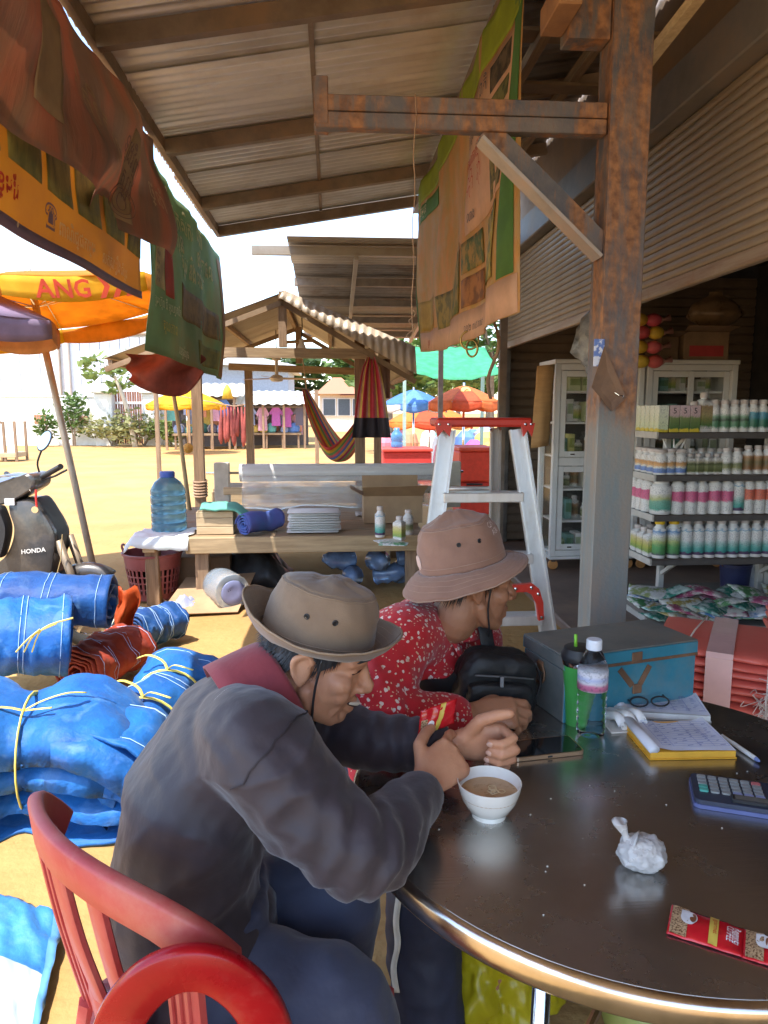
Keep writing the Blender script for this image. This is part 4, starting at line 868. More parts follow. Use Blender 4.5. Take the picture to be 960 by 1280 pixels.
# ================================================================== bottles (shared by shelf and platform)
def label_mat(name, base, bands, scale=1.):
    """printed wrap-around label: colour bands by height, small lettering noise"""
    m = mat(name, base, .4, var=.03, bump=0); nt, bsn = nodes_of(m); L = nt.links
    tc = _n(nt, 'ShaderNodeTexCoord'); sp = _n(nt, 'ShaderNodeSeparateXYZ'); L.new(tc.outputs['Object'], sp.inputs[0])
    mr = _n(nt, 'ShaderNodeMapRange'); mr.inputs[1].default_value = bands[0]; mr.inputs[2].default_value = bands[1]; L.new(sp.outputs[2], mr.inputs[0])
    no = _n(nt, 'ShaderNodeTexNoise'); no.inputs['Scale'].default_value = 28; no.inputs['Detail'].default_value = 3; L.new(tc.outputs['Object'], no.inputs[0])
    ad = _n(nt, 'ShaderNodeMath', operation='MULTIPLY_ADD'); ad.inputs[1].default_value = .22; L.new(no.outputs[0], ad.inputs[0]); L.new(mr.outputs[0], ad.inputs[2])
    sb = _n(nt, 'ShaderNodeMath', operation='SUBTRACT'); sb.inputs[1].default_value = .11; L.new(ad.outputs[0], sb.inputs[0])
    rp = _n(nt, 'ShaderNodeValToRGB'); L.new(sb.outputs[0], rp.inputs[0]); cr = rp.color_ramp
    cr.elements[0].position = 0; cr.elements[0].color = (*bands[2][0][1], 1); cr.elements[1].position = bands[2][-1][0]; cr.elements[1].color = (*bands[2][-1][1], 1)
    for pos, c in bands[2][1:-1]: e = cr.elements.new(pos); e.color = (*c, 1)
    cr.interpolation = 'LINEAR'
    n2 = _n(nt, 'ShaderNodeTexNoise'); n2.inputs['Scale'].default_value = 150; n2.inputs['Detail'].default_value = 1; L.new(tc.outputs['Object'], n2.inputs[0])
    r2 = _n(nt, 'ShaderNodeValToRGB'); r2.color_ramp.elements[0].position = .56; r2.color_ramp.elements[1].position = .6; r2.color_ramp.elements[1].color = (.35, .35, .35, 1); L.new(n2.outputs[0], r2.inputs[0])
    mx = _n(nt, 'ShaderNodeMix', data_type='RGBA'); L.new(r2.outputs[0], mx.inputs[0]); L.new(rp.outputs[0], mx.inputs[6]); mx.inputs[7].default_value = (.10, .10, .12, 1)
    L.new(mx.outputs[2], bsn.inputs['Base Color']); return m
wpl = mat('white_hdpe', (.80, .77, .72), .38, var=.04, bump=.02, rnd=.05)
capw = mat('white_cap', (.62, .53, .47), .4, var=.05, rnd=.08); capy = plain(.80, .50, .02, .4); capg = plain(.35, .34, .33, .4)
def make_bottle(kind, r, h, neck, capm, lm, l0, l1, sq=False, body=None, shoulder=.78):
    n = 4 if sq else 16; a0 = PI/4 if sq else 0; k = 1.35 if sq else 1
    ch = h*.13
    prof = [(0, 0), (r*.92*k, 0), (r*k, .008), (r*k, h*(shoulder-.12)), (r*.90*k, h*(shoulder-.04)), (r*.66*k, h*(shoulder+.03)), (neck*1.05, h*.84), (neck, h-ch)]
    b = MB(); b.lathe(prof, n=n, a0=a0, a1=a0+2*PI); bo = link('bottle', b.mesh('bottle', body or wpl, 50))
    c = MB(); c.lathe([(0, h-ch), (neck*1.22, h-ch), (neck*1.26, h-ch+.004), (neck*1.24, h-.004), (neck*1.1, h), (0, h)], n=14); link('cap', c.mesh('cap', capm, 40), bo)
    l = MB(); l.lathe([(r*k+.0012, h*l0), (r*k+.0012, h*l1)], n=n, a0=a0, a1=a0+2*PI); l2 = l.mesh('label', lm, 50 if not sq else False, recalc=False)
    link('label', l2, bo); return bo
gW, gG, gD = (.78, .75, .70), (.10, .26, .13), (.06, .08, .05)
KB = {}
HB = .235
KB['pink'] = ('white bottle with pink label', .043, .255, .021, capw, label_mat('pink_label', gW, (.03, .17, [(0, gW), (.34, gW), (.40, (.72, .16, .28)), (.80, (.66, .12, .25)), (.86, gW), (1, gW)])), .06, .74)
KB['coral'] = ('white bottle with coral label', .041, .255, .021, capw, label_mat('coral_label', gW, (.03, .18, [(0, gW), (.36, gW), (.42, (.8, .2, .12)), (.82, (.75, .17, .1)), (.86, gW), (1, gW)])), .06, .76)
KB['sea'] = ('white bottle with sea green wave label', .041, .25, .021, capw, label_mat('sea_label', gW, (.02, .18, [(0, (.1, .05, .12)), (.10, (.1, .05, .12)), (.12, (.06, .36, .30)), (.30, (.14, .45, .38)), (.62, gW), (.93, gW), (.95, (.12, .35, .5)), (1, gW)])), .08, .76)
KB['yellow'] = ('white bottle with yellow cap and green label', .041, .25, .025, capy, label_mat('lime_label', gW, (.02, .18, [(0, (.1, .05, .12)), (.1, (.1, .3, .1)), (.35, (.12, .38, .12)), (.55, (.5, .55, .2)), (.8, gW), (.95, (.12, .3, .55)), (1, gW)])), .08, .76)
KB['green'] = ('white bottle with dark green leaf label', .034, .20, .02, capw, label_mat('leafdark_label', gW, (.02, .14, [(0, gW), (.12, gG), (.35, (.14, .3, .16)), (.45, gD), (.62, (.25, .4, .25)), (.8, gW), (1, gW)])), .1, .74)
KB['teal'] = ('white bottle with teal and green label', .034, .20, .02, capw, label_mat('teal_label', gW, (.02, .14, [(0, gW), (.12, (.05, .18, .10)), (.45, (.06, .22, .15)), (.6, (.10, .30, .40)), (.85, (.12, .35, .45)), (.92, gW), (1, gW)])), .1, .74)
KB['jar'] = ('white jar with blue and orange print', .042, .16, .034, capw, label_mat('jar_label', gW, (.01, .12, [(0, (.12, .22, .55)), (.25, (.2, .32, .6)), (.3, gW), (.45, (.7, .4, .15)), (.6, (.6, .3, .1)), (.68, gW), (1, gW)])), .08, .72)
KB['olive'] = ('small square bottle with olive label', .026, .13, .014, capw, label_mat('olive_label', (.6, .55, .4), (.01, .09, [(0, (.6, .56, .4)), (.15, (.14, .16, .05)), (.5, (.3, .32, .15)), (.7, (.12, .14, .05)), (.85, (.55, .5, .35)), (1, gW)])), .1, .72, True)
KB['brown'] = ('white bottle with brown crop label', .036, .20, .02, capw, label_mat('brown_label', gW, (.02, .15, [(0, gW), (.12, (.34, .15, .05)), (.5, (.2, .15, .06)), (.8, (.5, .25, .1)), (.9, gW), (1, gW)])), .08, .76)
KB['crop'] = ('small white bottle with crop print', .034, .165, .018, capw, label_mat('crop_label', gW, (.02, .12, [(0, gW), (.2, (.3, .3, .12)), (.45, (.2, .22, .1)), (.62, gW), (1, gW)])), .1, .7)
KB['farm'] = ('squat bottle with yellow green farm label', .036, .175, .02, capw, label_mat('farm_label', gW, (.02, .13, [(0, gW), (.1, (.25, .4, .1)), (.4, (.5, .5, .1)), (.7, (.72, .6, .3)), (.9, gW), (1, gW)])), .1, .76, True)
KB['tall'] = ('tall white square shouldered bottle with tan label', .045, .27, .02, capw, label_mat('tan_label', gW, (.03, .19, [(0, gW), (.1, (.12, .25, .08)), (.35, (.3, .3, .1)), (.55, (.5, .4, .2)), (.9, (.45, .3, .15)), (1, gW)])), .08, .72, True)
KB['jug'] = ('big white round jar with green crop label', .065, .24, .045, capw, label_mat('jug_label', gW, (.02, .18, [(0, gW), (.1, (.1, .36, .26)), (.4, (.2, .42, .3)), (.5, (.5, .5, .2)), (.7, gW), (1, gW)])), .08, .74)
protos = {}
def bottle(kind, loc, where, group, rz=0., sc_=1.):
    if kind not in protos: protos[kind] = make_bottle(kind, *KB[kind][1:]); o = protos[kind]; first = True
    else: o = copy_tree(protos[kind])
    o.location = loc; o.rotation_euler = (0, 0, rz); o.scale = (sc_,)*3
    return tag(o, (KB[kind][0]+' '+where), 'bottle', group)
g = np.random.default_rng(9)
# bottles and packets on the platform
for kind, px, py, wh_, s_ in (('sea', 475, 671, 'on the platform, tallest by the carton', .92), ('farm', 499, 675, 'on the platform before the carton', 1.0), ('crop', 510, 668, 'on the platform beside the carton corner', 1.15)):
    q = P(px, py, z=DZ+.006); bottle(kind, q, wh_, None, 1., s_)
for k, (px, py, r_, c) in enumerate(((486, 676, .3, (.66, .62, .55)), (492, 680, -.2, (.10, .35, .15)), (478, 648, .5, (.62, .15, .2)))):
    q = P(px, py, z=DZ+.008+.006*k); mb = MB(); Mx = Matrix.Translation(q) @ Matrix.Rotation(r_, 4, 'Z')
    mb.grid(lambda u, v: Mx @ Vector(((u-.5)*.2, (v-.5)*.12, .012*math.sin(PI*u)*math.sin(PI*v)+.004*fbm(u*5, v*5, k))), 10, 6)
    solidify(mb.top('seed_packet', mat('platform_packet_%d' % k, c, .3, c2=(.8, .78, .72), scale=22, contrast=(.45, .55), bump=0), ['white and red seed packet lying by the platform bottles', 'green seed packet at the platform edge by the bottles', 'red and white seed packet beside the carton'][k], 'packet', smooth=True), .004)
q = P(470, 645, z=DZ+.01); mb = MB(); mb.grid(lambda u, v: q+Vector((lerp(-.18, .2, u), lerp(0, .25, v), .02*abs(fbm(u*6, v*6)))), 14, 10); solidify(mb.top('newspaper_sheet', plain(.5, .45, .4, .8), 'crumpled grey paper lying left of the carton', 'paper', smooth=True), .002)
# ---- things under the platform
t = thing('water_bottle', 'large clear water bottle lying on its side under the platform', 'bottle', P(290, 770, z=0))
ax0 = P(292, 752, y=5.15); ax0.z = .135; Mx = Matrix.Translation(ax0) @ Matrix.Rotation(R(28), 4, 'Z') @ Matrix.Rotation(R(-90), 4, 'X')
MB().lathe([(0, .02), (.06, .015), (.1, .0), (.13, .01), (.135, .03), (.13, .06), (.135, .09), (.128, .12), (.135, .15), (.128, .19), (.135, .22), (.13, .3), (.07, .38), (.03, .4)], n=28, mat=Mx).build('shell', mat('clear_pet', (.62, .72, .82), .1, trans=.7, var=.06, bump=.1, ior=1.2), t, smooth=40)
MB().lathe([(.04, .006), (.085, -.004), (.092, .004), (.06, .012)], n=24, mat=Mx).build('base_ring', plain(.35, .38, .62, .3, trans=.4), t, smooth=True)
jk = mat('dark_sheet', (.035, .035, .035), .4, var=.3, bump=.3, bscale=10)
mb = MB(); c0 = P(305, 735, y=5.9); c0.z = .0
mb.grid(lambda u, v: c0+Vector((lerp(-.25, .38, u), lerp(-.15, .5, v), .02+.34*(math.sin(PI*u)**.7)*(math.sin(PI*v)**.6)*(1+.5*fbm(u*4, v*4, 5)))), 26, 20); solidify(mb.top('black_tarp_heap', jk, 'crumpled black plastic heap under the platform', 'tarp', smooth=True), .003)
mb = MB(); c0 = P(255, 765, z=.0); mb.add([c0+Vector(v) for v in ((-.3, -.1, .012), (.25, -.06, .012), (.32, .5, .17), (-.22, .5, .14))], [(0, 1, 2, 3)]); solidify(mb.top('flattened_carton', M['card'], 'flattened cardboard carton leaning on the junk under the platform', 'cardboard'), .006)
mb = MB(); c1 = P(225, 748, y=5.75); mb.rbox((c1.x-.05, 5.8, -.01), (c1.x+.4, 6.15, .27), .006); o = mb.top('brown_carton', mat('old_carton', (.30, .19, .11), .8, var=.1), 'closed brown carton standing behind the plum basket', 'carton')
pet = mat('crumpled_pet', (.30, .45, .72), .15, trans=.5, var=.15, bump=.3)
for k in range(7):
    q = Vector((lerp(P(440, 720, y=5.9).x, P(528, 720, y=5.9).x, (k % 4)/3.2), 5.8+.02*(k//4), .0)); mb = MB(); Mx = Matrix.Translation(q+Vector((0, 0, .1+.12*(k//4)))) @ Matrix.Rotation(k*1.3, 4, 'Z') @ Matrix.Rotation(R(80), 4, 'X')
    mb.lathe([(0, 0), (.08, 0), (.09, .02), (.075, .06), (.09, .1), (.07, .14), (.085, .18), (.04, .25), (.03, .27)], n=12, mat=Mx)
    mb.top('empty_bottle', pet, 'empty crushed blue plastic bottle in the heap under the platform', 'bottle', smooth=True, group='empty bottles under the platform')
mb = MB(); c0 = P(232, 762, z=0); mb.grid(lambda u, v: c0+Vector(((u-.5)*.22, (v-.5)*.2, .10*math.sin(PI*u)*math.sin(PI*v)*(1+.8*fbm(u*5, v*5, 8)))), 16, 14); solidify(mb.top('crumpled_bag', plain(.42, .45, .62, .3, translu=.2), 'small crumpled lilac plastic bag on the sand by the basket', 'bag', smooth=True), .001)
g = np.random.default_rng(5)
for k in range(14):
    q = Vector((g.uniform(-1.3, .6), g.uniform(4.75, 5.5), .004)); L_ = g.uniform(.04, .12); a = g.uniform(0, 3); mb = MB()
    mb.beam(q, q+Vector((L_*math.cos(a), L_*math.sin(a), .004)), .008, .003); mb.top('litter_scrap', plain(.5, .38, .24, .9), 'small straw coloured scrap lying on the sand before the platform', 'litter', group='scraps on the sand')

# ================================================================== hammock and things on the pavilion
ha = P(383, 487, y=8.4); hb = P(463, 492, y=8.2); hm = [plain(*c, .75, translu=.25) for c in ((.62, .07, .06), (.70, .42, .04), (.14, .30, .10), (.60, .10, .10), (.08, .12, .30), (.72, .36, .05), (.45, .05, .12), (.20, .35, .12), (.68, .2, .06))]
lowz = P(430, 577, y=8.0).z
t = thing('hammock', 'striped red, yellow and green hammock hanging gathered from the pavilion beam', 'hammock', (lerp(ha.x, hb.x, .5), 8.2, lowz))
def hamm(u, v):
    s = u; base = ha.lerp(hb, s); sag = (ha.z-lowz)*(1-abs(2*min(s*.92, 1)-1)**1.7)
    wd = .02+.26*math.sin(PI*min(1, s*.95+.02))**.8
    ph = (v-.5)*2
    return base+Vector((ph*wd*.55+.02*math.sin(9*v+4*s)-.02, ph*wd*.6+.03*math.sin(14*v), -sag*(1-.22*ph*ph)))
mb = MB(); mb.grid(hamm, 26, 36, mfn=lambda i, j: (j//2) % len(hm)); solidify(mb.build('cloth', hm, t, smooth=True, recalc=False), .003)
top1 = P(374, 428, y=8.4); MB().tube([ha, lerp(ha, top1, .5)+Vector((.01, 0, 0)), top1], .008, 6).build('rope', M['rope'], t); top2 = P(455, 448, y=8.0)
MB().tube([hb, top2], .008, 6).build('rope', M['rope'], t)
MB().tube([top1+Vector((-.15, 0, 0)), top1+Vector((0, -.02, .01)), top1+Vector((.16, 0, .02))], .02, 6).build('hanging_bar', M['wood_x'], t)
# bag of pink fringe hanging by the post
bg0 = P(464, 478, y=7.45); t = thing('fringed_bag', 'black and pink fringed cloth bag hanging on the pavilion post', 'bag', (bg0.x, bg0.y, P(460, 548, y=7.45).z))
zb_ = P(460, 547, y=7.45).z
fc = [plain(*c, .8, translu=.2) for c in ((.62, .07, .10), (.68, .30, .30), (.70, .48, .12), (.55, .04, .06), (.05, .04, .05))]
mb = MB(); mb.grid(lambda u, v: Vector((bg0.x+(u-.5)*lerp(.08, .40, v**.6), bg0.y+.03*math.sin(20*u)+.05*(1-2*abs(u-.5))-.04, lerp(bg0.z+.25, zb_, v))), 30, 8, mfn=lambda i, j: 4 if j >= 6 else (i//2) % 4); solidify(mb.build('cloth', fc, t, smooth=True, recalc=False), .004)
MB().tube([bg0+Vector((0, 0, .25)), bg0+Vector((-.02, .02, .36)), Vector((posts[2][0], 7.5, bg0.z+.42))], .008, 6).build('strap', M['black'], t)
mb = MB(); mb.grid(lambda u, v: Vector((bg0.x+.12+(u-.5)*.16, bg0.y+.10+.04*math.sin(9*u), bg0.z+.34-.5*v)), 8, 6); solidify(mb.top('brown_rag', plain(.24, .13, .09, .9), 'dull brown rag hanging behind the fringed bag on the pavilion post', 'rag', smooth=True), .01)
# ceiling fan and lamp
fz = P(346, 473, y=8.6); t = thing('ceiling_fan', 'old pale ceiling fan hanging inside the pavilion', 'fan', fz)
MB().lathe([(0, -.04), (.06, -.035), (.085, 0), (.06, .03), (.02, .045), (.018, .2), (.05, .21), (.05, .28), (0, .29)], n=16).build('motor', plain(.62, .55, .45, .5), t, smooth=40, local=True)
for k in range(3):
    a = R(20+120*k); MB().beam((.07*math.cos(a), .07*math.sin(a), 0), (.52*math.cos(a), .52*math.sin(a), .0), .09, .006, up=(.15*math.cos(a+1.57), .15*math.sin(a+1.57), 1)).build('blade', plain(.5, .33, .22, .5), t, local=True)
MB().tube([(0, 0, .29), (0, 0, .55)], .008, 6).build('rod', M['rafter'], t, local=True)
lz = P(377, 432, y=7.9); t = thing('lamp_bulb', 'white bulb on a cable hanging from the pavilion roof', 'lamp', lz)
MB().lathe([(0, -.09), (.03, -.085), (.048, -.05), (.045, -.01), (.025, .03), (.02, .07), (0, .07)], n=14).build('bulb', plain(.75, .72, .68, .3), t, smooth=True, local=True)
MB().tube([(0, 0, .07), (.01, 0, .2), (0, 0, .5)], .006, 5).build('cable', M['black'], t, local=True)
# red cloth pieces hanging in the distance and a striped cone bag
hr = P(293, 512, y=13.5); t = thing('hanging_red_cloths', 'cluster of dull red cloths hanging from a cord at the yard side', 'cloths', (hr.x, 13.5, P(293, 558, y=13.5).z))
rcl = mat('dull_red_cloth', (.40, .09, .07), .8, var=.25, scale=5, translu=.2)
g = np.random.default_rng(21)
for k in range(9):
    X = hr.x+(k-4)*.062; L_ = g.uniform(.45, .68); mb = MB(); ph = g.uniform(0, 6)
    mb.tube([(X, 13.5, hr.z+.05), (X+.01, 13.5, hr.z-.08), (X+.02*math.sin(ph), 13.5, hr.z-L_*.5), (X+.03*math.sin(ph), 13.5, hr.z-L_*.85), (X+.02*math.sin(ph), 13.5, hr.z-L_)], [.008, (.03, .025), (.05, .04), (.055, .045), .012], 8); mb.build('cloth', rcl, t, smooth=True)
MB().tube([(hr.x-1.4, 13.5, hr.z+.32), (hr.x, 13.5, hr.z+.06), (hr.x+1.5, 13.5, hr.z+.3)], .01, 5).build('cord', M['rope'], t)
for dx in (-1.4, 1.5): MB().beam((hr.x+dx, 13.5, -.05), (hr.x+dx, 13.5, hr.z+.36), .07, .07, up=(0, 1, 0)).build('post', M['wood_z'], t)
mb = MB(); q = P(284, 487, y=13.3); mb.lathe([(.0, -.16), (.10, -.16), (.07, .0), (.02, .08), (.0, .09)], q, 10); mb.top('yellow_lantern', plain(.75, .5, .05, .6, translu=.3), 'small yellow cone hanging beside the red cloths', 'bag', smooth=True)

# ================================================================== scooter
sx = P(40, 640, y=4.35); SCX = P(18, 640, y=4.4).x; SCY = 4.4
t = thing('scooter', 'dark grey motor scooter with round mirror parked behind the blue nets', 'scooter', (SCX, SCY, 0))
bod = mat('scooter_body', (.075, .067, .06), .35, var=.15, metal=.2, coat=.35, dirt=(.35, .25, .15), damt=.25); tyre = mat('tyre', (.02, .02, .02), .85, var=.2, bump=.4)
def spt(px, py, dy=0.): q = P(px, py, y=SCY+dy); return q
def plate(poly, y0, y1, name, m, parent=t, bev=.0, sm=30):
    """side-view outline given in pixels on the scooter's own plane, with real thickness"""
    pts0 = [spt(a, b) for a, b in poly]; m0_ = len(pts0); pts = []
    for i in range(m0_):
        p0_, p1_, p2_, p3_ = pts0[i-1], pts0[i], pts0[(i+1) % m0_], pts0[(i+2) % m0_]
        for t_ in (0, .25, .5, .75): pts.append(.5*((2*p1_)+(p2_-p0_)*t_+(2*p0_-5*p1_+4*p2_-p3_)*t_*t_+(-p0_+3*p1_-3*p2_+p3_)*t_**3))
    n = len(pts); mb = MB(); cx = sum(p.x for p in pts)/n; cz = sum(p.z for p in pts)/n
    rings = []
    for yy_, k in ((y0+.03, .88), (y0, 1.0) if False else (y0+.008, .97), (y0+.03, 1.), (y1-.03, 1.), (y1-.008, .97), (y1-.03+.03, .88)):
        rings.append([(cx+(p.x-cx)*k, yy_, cz+(p.z-cz)*k) for p in pts])
    rings[0] = [(x, y0, z) for x, _, z in rings[0]]
    vs = [q for r_ in rings for q in r_]; fs = [tuple(range(n)), tuple(range(len(vs)-1, len(vs)-n-1, -1))]
    for i in range(len(rings)-1): fs += [(i*n+k, i*n+(k+1) % n, (i+1)*n+(k+1) % n, (i+1)*n+k) for k in range(n)]
    mb.add(vs, fs); return mb.build(name, m, parent, smooth=sm)
ls = plate([(22, 628), (34, 622), (52, 624), (66, 640), (75, 655), (79, 668), (77, 690), (72, 720), (60, 745), (20, 752), (2, 735), (-12, 720), (4, 702), (18, 690), (27, 670), (28, 650)], -.13+SCY, SCY+.13, 'leg_shield', bod)
plate([(8, 632), (16, 628), (22, 640), (26, 655), (24, 672), (18, 690), (14, 672), (16, 655)], SCY-.20, SCY-.10, 'side_flap', M['black'])
plate([(50, 622), (57, 624), (70, 645), (80, 668), (79, 690), (74, 662), (62, 640)], SCY-.10, SCY+.10, 'inner_trim', M['black'])
hd = plate([(-26, 606), (-4, 596), (14, 592), (30, 594), (44, 590), (54, 594), (54, 606), (44, 614), (30, 622), (14, 628), (-6, 628), (-24, 624)], SCY-.13, SCY+.13, 'handlebar_cowl', bod)
plate([(-6, 604), (10, 595), (30, 594), (12, 601), (-2, 610)], SCY-.135, SCY-.10, 'visor', mat('visor', (.25, .33, .5), .1, var=.1, spec=.8), t)
for dy, nm in ((-.14, 'near'), (.14, 'far')):
    g0 = spt(53, 596, dy*.8); g1 = spt(76, 583, dy*2.0) if dy < 0 else spt(50, 590, dy*3)
    if dy > 0: g0 = spt(20, 600, dy*.8); g1 = spt(8, 592, dy*2.6)
    MB().tube([g0, g1], .016, 10).build('grip', M['black'], t, smooth=40)
    MB().tube([g0+Vector((0, 0, -.02)), lerp(g0, g1, .6)+Vector((.01, 0, -.03)), g1+Vector((.03, 0, -.02))], .006, 6).build('brake_lever', M['black'], t, smooth=True)
m0 = spt(49, 590, -.1); m1 = spt(47, 577, -.12); m2 = spt(55, 556, -.14)
MB().tube(spline([m0, m1, m2], 8), .006, 6).build('mirror_stem', M['black'], t, smooth=True)
mc = spt(56, 551, -.14); Mx = Matrix.Translation(mc) @ Matrix.Rotation(R(25), 4, 'Y') @ Matrix.Rotation(R(-28), 4, 'Z') @ Matrix.Rotation(R(82), 4, 'X')
sc3 = Matrix.Diagonal((.72, 1.15, 1, 1))
mr_ = MB().lathe([(0, -.016), (.04, -.014), (.056, -.004), (.058, .003), (.052, .005), (0, .005)], n=24, mat=Mx @ sc3).build('mirror', M['black'], t, smooth=40)
MB().lathe([(0, .0065), (.05, .0062)], n=24, mat=Mx @ sc3).build('mirror_glass', mat('mirror_glass', (.85, .88, .92), .04, metal=1, var=.02, bump=0), mr_)
text_mesh('HONDA', .026, lambda u, v: Vector((spt(39, 687).x+u, SCY-.137, spt(39, 687).z+v+.10*u)), 'lettering', plain(.7, .66, .6, .4), t, bold=.02)
MB().rbox((spt(19, 626).x, SCY-.142, spt(0, 628).z), (spt(31, 626).x, SCY-.1305, spt(0, 620).z), .001).build('plate_sticker', plain(.7, .68, .65, .5), t)
MB().tube([spt(45, 612, -.14), spt(45, 622, -.145), spt(46, 634, -.145)], .006, 6).build('key_cord', plain(.6, .03, .02, .6), t); MB().lathe([(0, 0), (.02, 0), (.02, .006), (0, .006)], n=12, mat=Matrix.Translation(spt(44, 637, -.15)) @ Matrix.Rotation(R(90), 4, 'X')).build('key_lock', M['chrome'], t)
# gold pinstripes, wheels, fork, seat, tail
mb = MB(); mb.tube([spt(78, 668, -.137), spt(76, 700, -.137), spt(70, 722, -.137)], .003, 4); mb.build('pinstripe', plain(.5, .36, .16, .4), t)
wf = spt(110, 715); wf.z = .235
def wheel(c, nm):
    w_ = MB().tube([c+Vector((.195*math.cos(k), 0, .195*math.sin(k))) for k in np.linspace(0, 2*PI, 33)], (.04), 10, cap=False, up=(0, 1, 0)).build('wheel', tyre, t, smooth=True)
    mb = MB(); mb.tube([c+Vector((.163*math.cos(k), 0, .163*math.sin(k))) for k in np.linspace(0, 2*PI, 33)], .012, 6, cap=False, up=(0, 1, 0))
    for k in range(6): mb.beam(c, c+Vector((.158*math.cos(k*PI/3), 0, .158*math.sin(k*PI/3))), .02, .02, up=(0, 1, 0))
    mb.build('rim', M['chrome'], w_)
wheel(wf, 'front'); wheel(wf+Vector((-1.22, 0, 0)), 'rear')
for dy in (-.09, .09): MB().tube([wf+Vector((0, dy, 0)), Vector((spt(80, 672).x, SCY+dy, spt(80, 672).z))], [.022, .026], 8).build('fork', plain(.25, .19, .13, .5, metal=.4), t, smooth=True)
mb = MB(); mb.tube([wf+Vector((.215*math.cos(k), 0, .215*math.sin(k)+.03)) for k in np.linspace(.9, 2.4, 12)], (.055), 8, up=(0, 1, 0)); mb.build('mudguard', bod, t, smooth=True)
sx0 = spt(-30, 690); mb = MB(); mb.tube([(sx0.x+.1, SCY, .62), (sx0.x-.1, SCY, .70), (sx0.x-.5, SCY, .72), (sx0.x-.75, SCY, .73)], [(.06, .03), (.12, .05), (.13, .05), (.08, .03)], 12); mb.build('seat', M['black'], t, smooth=True)
mb = MB(); mb.tube([(sx0.x+.15, SCY, .4), (sx0.x-.1, SCY, .5), (sx0.x-.5, SCY, .55), (sx0.x-.85, SCY, .62)], [(.1, .08), (.13, .12), (.13, .1), (.06, .05)], 12); mb.build('rear_body', bod, t, smooth=True)
MB().beam((wf.x-.3, SCY, .28), (wf.x-1.2, SCY, .3), .2, .1).build('engine', M['rafter'], t)
MB().tube([(wf.x-.75, SCY-.1, .25), (wf.x-.7, SCY-.22, .01), (wf.x-.62, SCY-.24, .0)], .012, 6).build('side_stand', M['chrome'], t)

# ================================================================== blue and orange shade-net rolls
def net_mat(name, c, c2, line=(.35, .6, .85)):  # line: tint of the soft whitish highlights painted into the net colour
    m = mat(name, c, .52, c2=c2, scale=5, bump=.6, bscale=14, translu=.15, sheen=.08, bdist=.02)
    nt, bsn = nodes_of(m); L = nt.links; tc = _n(nt, 'ShaderNodeTexCoord')
    no = _n(nt, 'ShaderNodeTexNoise'); no.inputs['Scale'].default_value = 7; no.inputs['Detail'].default_value = 8; no.inputs['Distortion'].default_value = 1.2; L.new(tc.outputs['Object'], no.inputs[0])
    rp = _n(nt, 'ShaderNodeValToRGB'); rp.color_ramp.elements[0].position = .56; rp.color_ramp.elements[1].position = .78; rp.color_ramp.elements[1].color = (.28, .28, .28, 1); L.new(no.outputs[0], rp.inputs[0])
    src = bsn.inputs['Base Color'].links[0].from_socket; mx = _n(nt, 'ShaderNodeMix', data_type='RGBA'); L.new(rp.outputs[0], mx.inputs[0]); L.new(src, mx.inputs[6]); mx.inputs[7].default_value = (*line, 1); L.new(mx.outputs[2], bsn.inputs['Base Color'])
    wv = _n(nt, 'ShaderNodeTexWave'); wv.inputs['Scale'].default_value = 120; wv.inputs['Distortion'].default_value = 1.5; L.new(tc.outputs['Object'], wv.inputs[0])
    b2 = _n(nt, 'ShaderNodeBump'); b2.inputs['Strength'].default_value = .25; b2.inputs['Distance'].default_value = .002; L.new(wv.outputs[0], b2.inputs['Height']); L.new(bsn.inputs['Normal'].links[0].from_socket, b2.inputs['Normal']); L.new(b2.outputs[0], bsn.inputs['Normal'])
    return m
nblue = net_mat('blue_net', (.015, .17, .52), (.01, .10, .36)); nblue2 = net_mat('deep_blue_net', (.012, .10, .33), (.01, .06, .22)); nor = net_mat('orange_net', (.50, .07, .025), (.34, .04, .02), (.7, .3, .15))
tie = plain(.78, .62, .12, .5)
